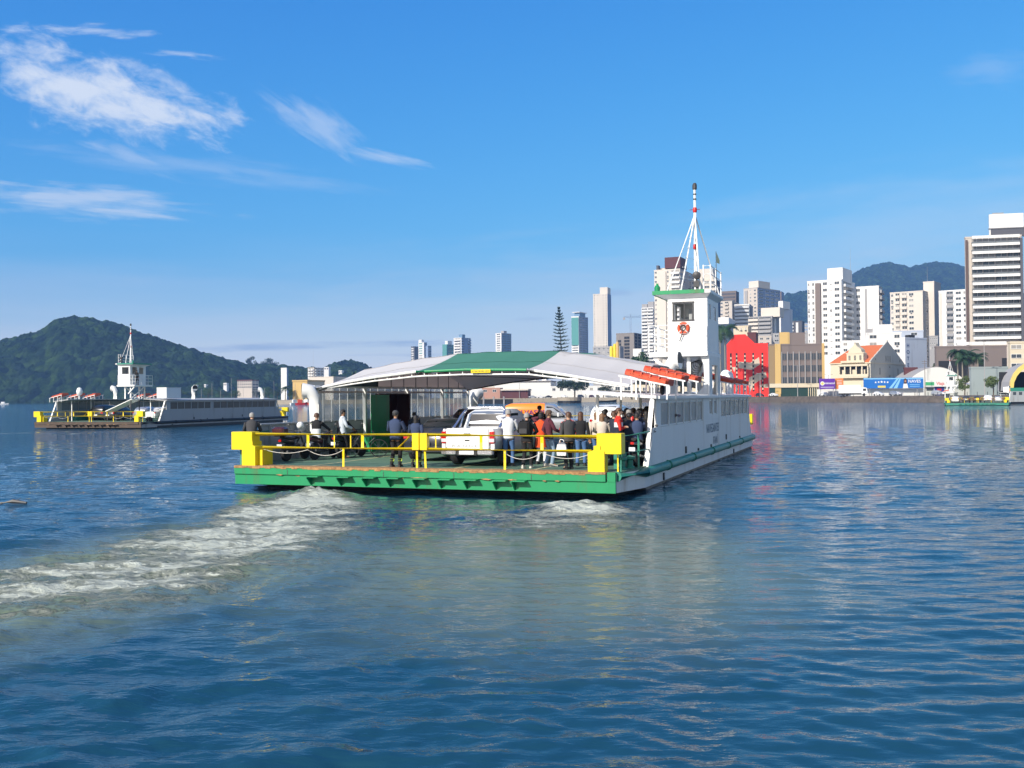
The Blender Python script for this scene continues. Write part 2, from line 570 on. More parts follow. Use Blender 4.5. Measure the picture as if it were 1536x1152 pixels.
def wake_fields(X, Y):
    """foam, silt, chop strengths over the water, all in metres around the ferry's stern"""
    foam = np.zeros_like(X)
    silt = np.zeros_like(X)
    hump = np.zeros_like(X)
    # port propeller wash: from under the stern, curving out towards the near left
    ctrl = [atz(468, 748, 0), atz(420, 784, 0), atz(330, 820, 0), atz(200, 858, 0), atz(40, 888, 0), atz(-200, 930, 0)]
    wid = [1.35, 2.5, 3.1, 3.3, 3.1, 3.0]
    stg = [1.45, 1.15, 1.02, 0.97, 0.93, 0.9]
    best = np.full_like(X, 9.0)
    fo = np.zeros_like(X)
    for i in range(len(ctrl) - 1):
        p, q = ctrl[i], ctrl[i + 1]
        d = q - p
        L = math.hypot(d.x, d.y)
        t = np.clip(((X - p.x) * d.x + (Y - p.y) * d.y) / L ** 2, 0, 1)
        dist = np.hypot(X - p.x - t * d.x, Y - p.y - t * d.y)
        w = wid[i] + (wid[i + 1] - wid[i]) * t
        s = stg[i] + (stg[i + 1] - stg[i]) * t
        fo = np.maximum(fo, s * np.exp(-(dist / w) ** 2.6))
        silt = np.maximum(silt, 1.0 * np.exp(-(dist / (w * 1.12)) ** 3))
    foam = fo * (0.86 + 0.34 * np_noise(X * .55, Y * .75, 61, 3))
    # starboard boil, broad and dying out early
    c = atz(862, 768, 0)
    du, dv = (X - c.x) * FS.x + (Y - c.y) * FS.y, (X - c.x) * FH.x + (Y - c.y) * FH.y
    foam = np.maximum(foam, 1.30 * np.exp(-((du / 1.9) ** 2 + ((dv - .3) / 1.4) ** 2)))
    foam = np.maximum(foam, 0.97 * np.exp(-((du / 3.2) ** 2 + ((dv + 1.4) / 3.0) ** 2)))
    c2 = atz(840, 835, 0)
    silt = np.maximum(silt, 0.95 * np.exp(-(((X - c2.x) / 4.6) ** 2 + ((Y - c2.y) / 6.5) ** 2) ** 1.5))
    c3 = atz(560, 870, 0)
    silt = np.maximum(silt, 0.42 * np.exp(-(((X - c3.x) / 3.5) ** 2 + ((Y - c3.y) / 4.5) ** 2) ** 1.3))
    # along the stern edge
    c4 = atz(640, 775, 0)
    silt = silt * (1 - 0.85 * np.exp(-(((X - c4.x) / 4.2) ** 2 + ((Y - c4.y) / 3.2) ** 2)))
    # ferry far left and its wash
    for (a, b, w, s) in (((100, 648), (-60, 652), 1.3, 0.8), ((185, 646), (90, 652), 1.2, 0.7)):
        p, q = atz(a[0], a[1], 0), atz(b[0], b[1], 0)
        d = q - p
        t = np.clip(((X - p.x) * d.x + (Y - p.y) * d.y) / (d.x ** 2 + d.y ** 2), 0, 1)
        dist = np.hypot(X - p.x - t * d.x, Y - p.y - t * d.y)
        foam = np.maximum(foam, s * np.exp(-(dist / w) ** 2))
    # starboard hull bow wash
    p = fw(13.6, 3)
    b0 = atz(468, 742, 0)
    hump = 0.20 * np.exp(-(((X - b0.x) / 1.1) ** 2 + ((Y - b0.y) / 0.9) ** 2)) \
        + 0.16 * np.exp(-(((X - c.x) / 1.4) ** 2 + ((Y - c.y - .6) / 1.0) ** 2))
    return foam, silt, hump


def waves(X, Y, res):
    """sum of travelling sines; components finer than the mesh can carry fade out"""
    Z = np.zeros_like(X)
    g = np.random.default_rng(5)
    left = 1 / (1 + np.exp((X + 1.0 + (Y - 14) * 0.10) / 1.6)) * np.exp(-np.maximum(Y - 24, 0) / 7)      # choppy wash water, near left
    wx = X + 0.5 * (np_noise(X * 0.35, Y * 0.35, 3, 3) - 0.5)
    wy = Y + 0.5 * (np_noise(X * 0.30 + 50, Y * 0.30, 4, 3) - 0.5)
    dist = np.hypot(X, Y)
    grow = np.clip((dist - 14) / 16, 0, 1)
    for k in range(100):
        lam = math.exp(g.uniform(math.log(0.12), math.log(1.55)))
        th = g.normal(PI / 2 - 0.20, 0.34 if lam > .4 else 0.6)
        sl = 0.0215 * (grow if lam > 0.85 else 1.0)
        amp = sl * lam / (2 * PI)
        kx, ky = math.cos(th) * 2 * PI / lam, math.sin(th) * 2 * PI / lam
        fade = np.clip(lam / (res * 3.0) - 0.7, 0, 1)
        Z += fade * amp * np.sin(kx * wx + ky * wy + g.uniform(0, 6.28))
    for k in range(46):
        lam = math.exp(g.uniform(math.log(0.15), math.log(1.8)))
        th = g.normal(PI / 2 + 0.35, 0.7)
        amp = 0.034 * lam / (2 * PI)
        kx, ky = math.cos(th) * 2 * PI / lam, math.sin(th) * 2 * PI / lam
        fade = np.clip(lam / (res * 4.0) - 0.6, 0, 1)
        Z += left * fade * amp * np.sin(kx * wx + ky * wy + g.uniform(0, 6.28))
    # the ferry's divergent wave trailing to the near left
    Zs = np.zeros_like(X)
    for (pa, pb, am, wd) in (((395, 757), (0, 815), 0.05, 0.45), ((520, 800), (-60, 975), 0.05, 0.5), ((620, 820), (60, 1010), 0.035, 0.5)):
        p, q = atz(pa[0], pa[1], 0), atz(pb[0], pb[1], 0)
        d = q - p
        L = math.hypot(d.x, d.y)
        t = ((X - p.x) * d.x + (Y - p.y) * d.y) / L ** 2
        s = ((X - p.x) * d.y - (Y - p.y) * d.x) / L
        s = s + 0.5 * (np_noise(X * .5, Y * .5, 9, 2) - .5)
        e = 1 / (1 + np.exp(-(t) * 14)) / (1 + np.exp((t - 1.4) * 6))
        Zs += am * e * np.exp(-(s / wd) ** 2) * (0.7 + 0.6 * np_noise(X * 1.1, Y * 1.1, 12, 2))
    Z = Z + 3.0 * Z * np.abs(Z) * 0.5 + Z * Z * 2.2      # crests a little sharper than troughs
    return Z + Zs, left


def make_water():
    r_in, r_out = 4.5, 620.0
    nr, nc = 820, 900
    rr = r_in * (r_out / r_in) ** (np.linspace(0, 1, nr))
    aa = np.linspace(R(-52), R(52), nc)
    RR, AA = np.meshgrid(rr, aa, indexing='ij')
    X, Y = RR * np.sin(AA), RR * np.cos(AA)
    res = RR * max(math.log(r_out / r_in) / nr, R(104) / nc)
    Z, left = waves(X, Y, res)
    foam, silt, hump = wake_fields(X, Y)
    turb = (np_noise(X * 2.2, Y * 2.2, 21, 5, 0.6) - 0.45)
    Z += hump * (0.25 + 1.5 * np_noise(X * 2.6, Y * 2.6, 8, 5, 0.65)) + np.clip(foam, 0, 1.1) * turb * 0.16
    edge = np.clip((620 - RR) / 200, 0, 1)
    # the water drops in a trough under the raked stern between the two propeller boils
    U = (X - FO.x) * FS.x + (Y - FO.y) * FS.y
    Vv = (X - FO.x) * FH.x + (Y - FO.y) * FH.y
    tro = 1 / (1 + np.exp(-(U + .3) * 3)) / (1 + np.exp((U - 13.6) * 3)) * np.exp(-((Vv - .2) / 1.5) ** 2)
    Z -= 0.20 * tro * np.clip(1 - foam * .9, 0, 1)
    Z *= edge
    far = np.clip((RR - 12) / 70, 0, 1)
    chop = np.clip(left * 0.8 + np.clip(foam, 0, 1) * 0.8 + silt * 0.5, 0, 1)
    V = np.stack([X.ravel(), Y.ravel(), Z.ravel()], -1)
    F = grid_faces(nr, nc)
    base = len(V)
    # the rest of the sheet: out to the horizon and all the way round
    oa = np.concatenate([aa[::30], [aa[-1]]])
    ext_r = [620, 1500, 4000, 9000]
    V2, F2 = [], []

    def ringgrid(rs, an):
        b = base + len(V2)
        for r_ in rs:
            for a_ in an:
                V2.append((r_ * math.sin(a_), r_ * math.cos(a_), 0.0))
        n = len(an)
        for i in range(len(rs) - 1):
            for j in range(n - 1):
                F2.append((b + i * n + j, b + i * n + j + 1, b + (i + 1) * n + j + 1, b + (i + 1) * n + j))
    ringgrid(ext_r, oa)
    ringgrid([0.01, 4.5, 30, 150, 620, 1500, 4000, 9000], np.linspace(R(52), R(308), 60))
    ringgrid([0.01, 4.5], np.linspace(R(-52), R(52), 30))
    n2 = len(V2)
    V = np.concatenate([V, np.array(V2)])
    F = np.concatenate([F, np.array(F2)])
    pad = lambda a, v: np.concatenate([a.ravel(), np.full(n2, v)])
    o = np_mesh("water", V, F, water_material(), True,
                {'foam': pad(foam, 0.), 'silt': pad(silt, 0.), 'chop': pad(chop, 0.), 'far': pad(far, 1.)}, kind='structure')
    return o


water = make_water()

# ------------------------------------------------------------------ land
ROCK = pm('riprap_rock', (0.11, 0.09, 0.075), 0.9, 0.9, 0.9, 0.8, coord='Object')
CONC = pm('old_concrete', (0.36, 0.31, 0.24), 0.85, 0.2, 0.6, 0.2, dirt=0.35, dirtcol=(0.15, 0.11, 0.07))
ASPH = pm('asphalt', (0.06, 0.06, 0.06), 0.9, 0.2, 0.5)
PAVE = pm('promenade_paving', (0.20, 0.19, 0.15), 0.85, 0.15, 0.5)
SHORE = [(-2400, 1300), (-420, 1300), (-335, 760), (-250, 600), (-116, 535), (29, 540), (62, 470), (100, 392), (132, 316), (185, 268), (320, 240), (900, 230)]


def shore_y(x):
    for (x0, y0), (x1, y1) in zip(SHORE, SHORE[1:]):
        if x0 <= x <= x1:
            return y0 + (y1 - y0) * (x - x0) / (x1 - x0)
    return SHORE[-1][1]


LZ = 2.2
xs = np.concatenate([np.linspace(-2400, -425, 12), np.linspace(-420, 190, 140), np.linspace(200, 900, 20), [6000]])
sy = np.array([shore_y(x) for x in xs])
rows = [0, 9, 9.3, 60, 400, 1500, 8000]
V = []
for k, dy in enumerate(rows):
    for x, y in zip(xs, sy):
        V.append((x, y + dy + 1.2, LZ))
o = np_mesh("ground", np.array(V), grid_faces(len(rows), len(xs)), PAVE, False, kind='structure')
# road behind the promenade
V = []
for dy in (6.5, 16):
    for x, y in zip(xs, sy):
        V.append((x, y + dy, LZ + 0.004))
np_mesh("road", np.array(V), grid_faces(2, len(xs)), ASPH, False, kind='structure')
# embankment: rock slope right of the basin, masonry wall on the far side
def embank(x0, x1, mat, prof, n, amp, name, **tg):
    X = np.linspace(x0, x1, n)
    Yb = np.array([shore_y(x) for x in X])
    V = []
    m = len(prof)
    for k, (dy, z) in enumerate(prof):
        for x, y in zip(X, Yb):
            V.append((x, y + dy, z))
    V = np.array(V)
    if amp:
        q = np_noise(V[:, 0] * 0.9, V[:, 1] * .6 + V[:, 2] * 2.1, 33, 3, 0.7) - 0.5
        inner = (V[:, 2] < LZ - 0.1)
        V[:, 1] += q * amp * inner
        V[:, 2] += q * amp * 0.8 * inner
    return np_mesh(name, V, grid_faces(m, n), mat, False, **tg)


embank(60, 330, ROCK, [(-2.4, -0.6), (-1.6, 0.4), (-0.9, 1.0), (-0.2, 1.6), (0.6, 2.18), (1.4, 2.22)], 900, 1.9, "rock_embankment",
       label="dark rough rock embankment below the right-hand promenade", cat="embankment")
embank(-250, 60, CONC, [(0.2, -0.6), (0.3, 1.2), (0.35, 2.24), (1.4, 2.24)], 200, 0, "sea_wall",
       label="brown concrete sea wall of the far bank seen under the canopy", cat="sea wall")

# hills: real slopes covered in forest
def forest_mat(name, a, b_):
    m = bpy.data.materials.new(name)
    m.use_nodes = True
    t = m.node_tree
    b = t.nodes['Principled BSDF']
    b.inputs['Roughness'].default_value = 0.95
    b.inputs['Specular IOR Level'].default_value = 0.1
    tcn = N(t, 'ShaderNodeTexCoord')
    n1 = N(t, 'ShaderNodeTexNoise', ins={'Vector': tcn.outputs['Object'], 'Scale': 0.035, 'Detail': 10.0, 'Roughness': 0.72})
    n2 = N(t, 'ShaderNodeTexVoronoi', ins={'Vector': tcn.outputs['Object'], 'Scale': 0.09})
    mr = N(t, 'ShaderNodeMapRange', ins={0: n1.outputs[0], 1: 0.38, 2: 0.64})
    mx = N(t, 'ShaderNodeMix', data_type='RGBA')
    t.links.new(mr.outputs[0], mx.inputs[0])
    mx.inputs[6].default_value = (*a, 1)
    mx.inputs[7].default_value = (*b_, 1)
    # every crown its own shade of green
    vr = N(t, 'ShaderNodeSeparateColor', ins={0: n2.outputs['Color']})
    m2 = N(t, 'ShaderNodeMix', data_type='RGBA', blend_type='MULTIPLY')
    m2.inputs[0].default_value = 1.0
    t.links.new(mx.outputs[2], m2.inputs[6])
    cc = N(t, 'ShaderNodeCombineColor', ins={0: M_(t, 'MULTIPLY_ADD', vr.outputs[0], 1.3, 0.4), 1: M_(t, 'MULTIPLY_ADD', vr.outputs[0], 1.2, 0.45), 2: M_(t, 'MULTIPLY_ADD', vr.outputs[1], 0.8, 0.6)})
    t.links.new(cc.outputs[0], m2.inputs[7])
    t.links.new(m2.outputs[2], b.inputs['Base Color'])
    h = M_(t, 'SUBTRACT', M_(t, 'MULTIPLY', n1.outputs[0], 1.0), M_(t, 'MULTIPLY', n2.outputs[0], 0.6))
    bp = N(t, 'ShaderNodeBump', ins={'Strength': 1.0, 'Distance': 22.0, 'Height': h})
    t.links.new(bp.outputs[0], b.inputs['Normal'])
    return m


FOREST = forest_mat('forest_canopy', (0.005, 0.018, 0.010), (0.042, 0.080, 0.026))


def hill(name, prof, Yr, Yf, Yb, nx, ny, amp, seed, tree=7.0):
    pxs = np.array([p[0] for p in prof], float)
    X, H_ = [], []
    P = [at(p[0], p[1], Yr) for p in prof]
    px = np.array([p.x for p in P])
    pz = np.array([p.z for p in P])
    xx = np.linspace(px[0], px[-1], nx)
    hh = np.interp(xx, px, pz)
    k = np.ones(9) / 9
    hh = np.convolve(np.pad(hh, 4, 'edge'), k, 'valid')
    tt = np.linspace(0, 1, ny)
    yyy = Yf + (Yb - Yf) * tt
    tr = (Yr - Yf) / (Yb - Yf)
    sh = np.where(tt < tr, np.sin(tt / tr * PI / 2) ** 0.9, np.cos((tt - tr) / (1 - tr) * PI / 2))
    Xg, Yg = np.meshgrid(xx, yyy)
    # straight sight lines fan out: keep the silhouette by scaling x with distance
    Xg = Xg * (Yg / Yr)
    Z = sh[:, None] * hh[None, :] * (Yg / Yr) ** 0.0
    big = np_noise(Xg / 160, Yg / 160, seed, 4) - 0.5
    Z += big * amp * np.sin(np.clip(sh, 0, 1) * PI)[:, None] * 2
    crown = np_noise(Xg / tree, Yg / tree, seed + 3, 3, 0.6)
    Z += (crown - 0.5) * tree * 1.25 * np.clip(sh * 6, 0, 1)[:, None]
    Z = np.where(sh[:, None] < 0.02, -1.0, Z)
    V = np.stack([Xg.ravel(), Yg.ravel(), Z.ravel()], -1)
    return np_mesh(name, V, grid_faces(ny, nx), FOREST, False, kind='structure')


hill("hill", [(-330, 560), (-200, 530), (-90, 520), (0, 514), (25, 507), (50, 499), (66, 494), (78, 485), (93, 479), (110, 477), (128, 477),
              (150, 481), (175, 489), (200, 496), (230, 507), (262, 518), (300, 530), (335, 541), (370, 547), (420, 549), (470, 554),
              (520, 575), (560, 600)],
     1500, 1290, 2100, 800, 300, 30, 41, 12.0)
hill("hill", [(430, 604), (470, 566), (490, 550), (505, 543), (525, 541), (545, 545), (560, 556), (590, 575), (640, 600)],
     1500, 1350, 1800, 160, 60, 6, 45, 8.0)
hill("mountains", [(930, 600), (1010, 560), (1100, 485), (1180, 449), (1205, 443), (1245, 428), (1278, 415), (1305, 404), (1330, 398), (1345, 400),
                   (1362, 405), (1380, 403), (1400, 398), (1420, 398), (1440, 403), (1455, 412), (1500, 430), (1600, 470), (1800, 560)],
     3600, 2600, 4250, 520, 220, 110, 49, 26.0)
# ------------------------------------------------------------------ ferry
WHITE = pm('white_ship_paint', (0.74, 0.74, 0.72), 0.42, 0.08, 0.8, 0.08, dirt=0.42, dirtcol=(0.46, 0.39, 0.30), streak=True)
WHITE2 = pm('clean_white_paint', (0.80, 0.80, 0.78), 0.4, 0.04, 1.5)
GREYW = pm('grey_white_ship_paint', (0.38, 0.38, 0.38), 0.5, 0.08, 0.8, 0.05, dirt=0.4, dirtcol=(0.16, 0.13, 0.10), streak=True)
BULW = pm('grey_bulwark_paint', (0.34, 0.36, 0.37), 0.55, 0.1, 1.0, dirt=0.3, dirtcol=(0.2, 0.17, 0.14), streak=True)
GREEN = pm('bright_green_paint', (0.006, 0.26, 0.095), 0.45, 0.2, 1.1, 0.12, dirt=0.34, dirtcol=(0.07, 0.15, 0.055), streak=True)
GREEN_D = pm('fender_green_paint', (0.03, 0.23, 0.16), 0.45, 0.15, 1.2, dirt=0.25, dirtcol=(0.05, 0.09, 0.07))
GREEN_T = pm('tarpaulin_green', (0.08, 0.27, 0.19), 0.75, 0.10, 0.5)
TARP_W = pm('tarpaulin_white', (0.74, 0.715, 0.70), 0.7, 0.06, 0.5, dirt=0.12, dirtcol=(0.45, 0.42, 0.40))
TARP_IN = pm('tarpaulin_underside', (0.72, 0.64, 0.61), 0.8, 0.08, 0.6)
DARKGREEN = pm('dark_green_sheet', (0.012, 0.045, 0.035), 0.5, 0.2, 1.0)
YELLOW = pm('yellow_paint', (0.80, 0.60, 0.002), 0.4, 0.05, 1.5, dirt=0.05, dirtcol=(0.35, 0.25, 0.03))
RUST = pm('rusty_edge', (0.42, 0.24, 0.10), 0.9, 0.5, 5.0, 0.5, dirt=0.75, dirtcol=(0.12, 0.055, 0.03))
RUST_B = pm('brown_worn_steel', (0.10, 0.072, 0.055), 0.85, 0.4, 2.0, 0.4, dirt=0.5, dirtcol=(0.07, 0.05, 0.04))
DECK = pm('green_deck_paint', (0.105, 0.20, 0.135), 0.75, 0.18, 0.7, 0.1, dirt=0.3, dirtcol=(0.09, 0.11, 0.09))
DECKL = pm('deck_line_paint', (0.52, 0.50, 0.28), 0.8, 0.3, 3.0)
BLACK = pm('black_hull_paint', (0.012, 0.013, 0.015), 0.5, 0.3, 1.0)
RUBBER = pm('black_rubber', (0.018, 0.018, 0.019), 0.8, 0.2, 4.0)
STEEL_D = pm('dark_steel', (0.045, 0.045, 0.05), 0.5, 0.2, 3.0)
ORANGE = pm('raft_orange', (0.60, 0.075, 0.022), 0.55, 0.12, 1.6, dirt=0.15, dirtcol=(0.5, 0.1, 0.05))
ORANGE2 = pm('faded_raft_red', (0.62, 0.10, 0.04), 0.6, 0.15, 1.6, dirt=0.3, dirtcol=(0.5, 0.2, 0.15))
GLASS_D = pm('dark_window_glass', (0.025, 0.032, 0.04), 0.06, 0.2, 1.0, spec=0.8)
PANE_S = pm('curtained_pane', (0.17, 0.20, 0.22), 0.25, 0.35, 1.6, spec=0.6)
ROPE = pm('pale_rope', (0.62, 0.60, 0.55), 0.9, 0.15, 20.0)
MAROON = pm('dark_maroon', (0.045, 0.008, 0.010), 0.6, 0.2, 2.0)
REDP = pm('red_paint', (0.60, 0.02, 0.015), 0.4, 0.1, 2.0)
BOOT = pm('stained_boot_top', (0.33, 0.30, 0.25), 0.7, 0.25, 1.4, dirt=0.5, dirtcol=(0.14, 0.11, 0.08), streak=True)
CLEAR = clear_mat('clear_plastic_curtain', (0.62, 0.60, 0.58), 0.42)
LETTER_B = pm('blue_grey_letter_paint', (0.22, 0.26, 0.31), 0.6, 0.2, 4.0)
FW_, FL = 13.0, 30.6
for m_, am in ((TARP_W, .25), (GREEN_T, .25), (TARP_IN, .5)):   # sun glows through the cloth
    t_ = m_.node_tree
    b_ = t_.nodes['Principled BSDF']
    tl = N(t_, 'ShaderNodeBsdfTranslucent')
    t_.links.new(b_.inputs['Base Color'].links[0].from_socket, tl.inputs[0])
    ms = N(t_, 'ShaderNodeMixShader', ins={0: am, 1: b_.outputs[0], 2: tl.outputs[0]})
    t_.links.new(ms.outputs[0], t_.nodes['Material Output'].inputs[0])
PANE_B = pm('brown_dark_pane', (0.06, 0.05, 0.045), 0.3, 0.5, 1.2)


def text_mesh(name, txt, size, mat, parent, M, ext=0.004, align='CENTER', sx=1.0, **tg):
    """letters as a thin real mesh, standing in the local XZ plane, facing -Y, then moved by matrix M"""
    cu = bpy.data.curves.new(name, 'FONT')
    cu.body = txt
    cu.size = size
    cu.extrude = ext
    cu.offset = size * 0.012
    cu.align_x = align
    cu.align_y = 'CENTER'
    tmp = bpy.data.objects.new(name, cu)
    COL.objects.link(tmp)
    dg = bpy.context.evaluated_depsgraph_get()
    me = bpy.data.meshes.new_from_object(tmp.evaluated_get(dg))
    bpy.data.objects.remove(tmp)
    me.materials.clear()
    me.materials.append(mat)
    me.transform(M @ Matrix.Rotation(PI / 2, 4, 'X') @ Matrix.Diagonal((sx, 1, 1, 1)))
    me.name = name
    o = bpy.data.objects.new(name, me)
    o.parent = parent
    COL.objects.link(o)
    return tag(o, **tg)


def ferry(loc, ang, label, side=1, canopy=False, style='a', names=True, detail=True):
    """double-ended car ferry. side=+1: pilot tower on the +x side, -1: on the -x side"""
    root = empty('car_ferry', loc, -ang)
    tag(root, label, 'ferry', 'double-ended car ferries')
    A = style == 'a'
    hullm, topm = (WHITE, WHITE) if A else (GREYW, GREYW) if style == 'b' else (GREEN_D, WHITE)
    sternm = GREEN if A else RUST_B if style == 'b' else GREEN_D
    fendm = GREEN_D if style != 'b' else BLACK
    deckm = DECK
    SX = (lambda x: x) if side > 0 else (lambda x: FW_ - x)

    def bx(mb, x0, x1, *a, **k):
        q = sorted((SX(x0), SX(x1)))
        return mb.box(q[0], q[1], *a, **k)
    # --- hull
    h = MB()
    plan = [(0.02, 0.06), (12.98, 0.06), (13.4, 2), (13.4, 28.6), (12.98, 30.54), (0.02, 30.54), (-0.4, 28.6), (-0.4, 2)]
    lowp = [(0.3, 1.3), (12.7, 1.3), (13.25, 3.0), (13.25, 27.6), (12.7, 29.3), (0.3, 29.3), (-0.25, 27.6), (-0.25, 3.0)]
    h.rings([[(x, y, 0.10) for x, y in plan], [(x, y, 0.66) for x, y in plan]])
    hull = h.build('hull', hullm, root)
    b = MB()
    b.rings([[(x * .98 + .13, y * .98 + .3, -1.0) for x, y in lowp], [(x, y, 0.095) for x, y in lowp]])
    b.build('hull_bottom', BLACK, hull)
    bs = MB()   # stained strip along the turn of the bilge on each side
    for s in (0, 1):
        X0 = 13.4 if s else -0.4
        d = -0.12 if s else 0.12
        bs.rings([[(X0 + d * .1, 2.1, .1), (X0 + d * .1, 28.5, .1)][::1] + [(X0 + d, 28.0, -.14), (X0 + d, 2.8, -.14)],
                  [(X0 + 3 * d, 2.1, .1), (X0 + 3 * d, 28.5, .1), (X0 + 4 * d, 28.0, -.14), (X0 + 4 * d, 2.8, -.14)]])
    bs.split('boot_top', BOOT if A else BLACK, hull)
    if style == 'b':   # black sheer band below the fender
        bb = MB()
        for X0, X1 in ((13.402, 13.43), (-.43, -.402)):
            bb.box(X0, X1, 2.1, 28.5, -.2, .26)
        bb.split('hull_band', BLACK, hull)
    for s in (0, 1):
        f = MB()
        X0 = 13.42 if s else -0.42
        xe = 13.0 if s else 0.0
        f.tube([(xe, 0.12, .57), (X0, 2.0, .57), (X0, 28.6, .57), (xe, 30.48, .57)], 0.15, 12)
        for y in (5.2, 9.8, 14.3, 18.9, 23.4):
            f.tube([(X0, y, .57), (X0, y + .12, .57)], 0.175, 12)
        f.build('fender', fendm, hull, smooth=40)
    if detail:
        d = MB()
        for y, z0, z1 in ((8.6, .78, 1.03), (18.6, .86, 1.1), (4.6, .12, .36), (11.2, .74, .84), (14.3, .74, .84), (23.2, .76, .84), (21.0, .10, .30)):
            d.box(13.405 if z0 < .7 else 13.395, 13.44, y, y + .16, z0, z1)
        d.split('drain_slot', BLACK, hull)
    # --- deck
    dk = MB()
    dk.rings([[(x, y, .664) for x, y in plan], [(x, y, .70) for x, y in plan]])
    deck = dk.build('deck', deckm, root)
    ln = MB()
    for x in (2.6, 5.1, 7.7, 10.3):
        ln.box(x, x + .1, .5, 30, .6, .705)
    ln.split('lane_line', DECKL, deck)
    # --- stern and bow plates
    for e, T in (('s', Matrix.Identity(4)), ('b', Matrix.Translation((FW_, FL, 0)) @ Matrix.Rotation(PI, 4, 'Z'))):
        p = MB(T)
        p.box(0.0, 12.72, -0.10, 0.05, .43, .655, b=.01)
        p.box(0.0, 13.0, -0.045, 0.055, .10, .428)
        p.box(12.76, 13.0, -0.06, 0.05, .432, .70)
        pl = p.build('ramp_plate' if e == 's' else 'bow_plate', sternm, root)
        r = MB(T)
        segs = np.linspace(0, 12.72, 64)
        rr = random.Random(4)
        for x0, x1 in zip(segs, segs[1:]):
            r.box(x0, x1, -0.112 - rr.random() * .006, 0.3 + rr.random() * .25, .612 + rr.random() * .05, .708)
        r.build('rusty_edge', RUST if A else RUST_B, pl)
        g = MB(T)
        for x in (2.9, 4.0, 4.9, 5.75, 6.65, 7.5, 8.35, 9.3, 9.9):
            g.prism([(-0.05, .425), (-0.34, .43), (-0.34, .38), (-0.05, .12)], 'x', x, x + .035)
            g.box(x, x + .42, -0.33, -0.05, .395, .428)
        g.split('bracket', sternm, pl, every=2)
        g = MB(T)
        for x in (2.05, 5.55, 7.95, 10.45):
            g.box(x, x + .018, -.106, -.101, .44, .61)
        g.split('plate_seam', STEEL_D, pl)
        rr2 = random.Random(9)
        g = MB(T)
        for k in range(9):
            x, w = .4 + rr2.random() * 12, .12 + rr2.random() * .5
            z = .41 + rr2.random() * .04
            g.prism([(x, z), (x + w * .5, z + .02), (x + w, z - .005), (x + w * .7, z - .03), (x + w * .3, z - .02)], 'y', -.049 if z < .43 else -.104, -.044 if z < .43 else -.099)
        g.split('rust_patch', RUST, pl)
        # gate
        gt = MB(T)
        xa, xb = 0.62, 12.4
        gt.tube([(xa, .25, 1.74), (6.55, .25, 1.745)], .058, 10)
        gt.tube([(6.85, .25, 1.745), (xb, .25, 1.72)], .058, 10)
        gt.tube([(0.9, .25, 1.30), (6.55, .25, 1.30)], .056, 10)
        gt.tube([(6.85, .25, 1.30), (12.2, .25, 1.29)], .056, 10)
        gt.box(6.42, 6.66, .16, .34, 1.27, 1.80, b=.01)
        gt.box(6.70, 6.95, .14, .32, 1.27, 1.80, b=.01)
        for x in (2.62, 4.63, 8.72, 10.68):
            gt.tube([(x, .25, 1.3), (x, .25, 1.74)], .05, 8)
        for x in (3.6, 4.2, 7.2):
            gt.tube([(x, .25, 1.3), (x, .25, 1.74)], .022, 6)
        gt.tube([(5.9, .25, 1.33), (6.3, .25, 1.68)], .03, 6)
        gt.tube([(6.55, .25, .7), (6.55, .25, 1.3)], .035, 8)
        gt.tube([(6.85, .25, .7), (6.82, .25, 1.3)], .035, 8)
        for x in (3.93, 9.49, 13.0):
            gt.tube([(x, .25, .7), (x, .25, 1.3)], .038 if x < 12 else .022, 8)
        gate = gt.build('gate', YELLOW, root, smooth=40)
        for i, (x0, x1) in enumerate(((-0.22, .60), (12.42, 13.16))):
            q = MB(T)
            q.box(x0, x1, .05, .50, 1.22, 1.82, b=.012)
            q.build('counterweight', YELLOW, gate)
        for i, (x0, x1) in enumerate(((.22, .74), (12.16, 12.66))):
            q = MB(T)
            y1 = .40 if i else .55
            q.prism([(x0, .70), (x1, .70), (x1, 1.30), (x1 - .12, 1.34), (x1 - .12, 1.46), (x0 + .18, 1.46), (x0 + .18, 1.34), (x0, 1.28)] if i else
                    [(x0, .70), (x1, .70), (x1, 1.34), (x1 - .1, 1.38), (x1 - .1, 1.5), (x1 - .26, 1.5), (x1 - .26, 1.34), (x0, 1.30)], 'y', .02, y1)
            if not i:
                q.box(x1 - .04, x1 + .16, .2, y1 + .25, .70, 1.22)
            pe = q.build('gate_post', YELLOW, gate)
        if e == 's' and detail:
            rp = MB(T)
            def sag(p, q, s, n=10):
                p, q = Vector(p), Vector(q)
                return [p.lerp(q, i / n) - Vector((0, 0, s * 4 * (i / n) * (1 - i / n))) for i in range(n + 1)]
            for p_, q_, s_ in (((.95, .22, 1.24), (2.62, .22, 1.24), .12), ((2.62, .22, 1.24), (3.93, .22, 1.24), .18),
                               ((9.49, .22, 1.22), (10.68, .22, 1.24), .2), ((10.68, .22, 1.24), (12.15, .22, 1.2), .15)):
                rp.tube(sag(p_, q_, s_), .010, 6)
            rp.split('gate_rope', ROPE, gate)
    # --- corner rails and bollards (green)
    for X0, s in ((13.05, 1), (-0.05, -1)):
        q = MB()
        q.tube([(X0, .35, .7), (X0, .35, 1.72)], .032, 8)
        q.tube([(X0 + s * .25, 1.6, .7), (X0 + s * .25, 1.6, 1.76)], .032, 8)
        q.tube([(X0, .35, 1.72), (X0 + s * .25, 1.6, 1.76), (X0 + s * .3, 2.9, 1.78)], .026, 8)
        q.tube([(X0, .35, 1.22), (X0 + s * .25, 1.6, 1.24), (X0 + s * .3, 2.9, 1.24)], .018, 8)
        q.build('corner_rail', GREEN_D, root, smooth=40)
        q = MB()
        xx = X0 - s * .15
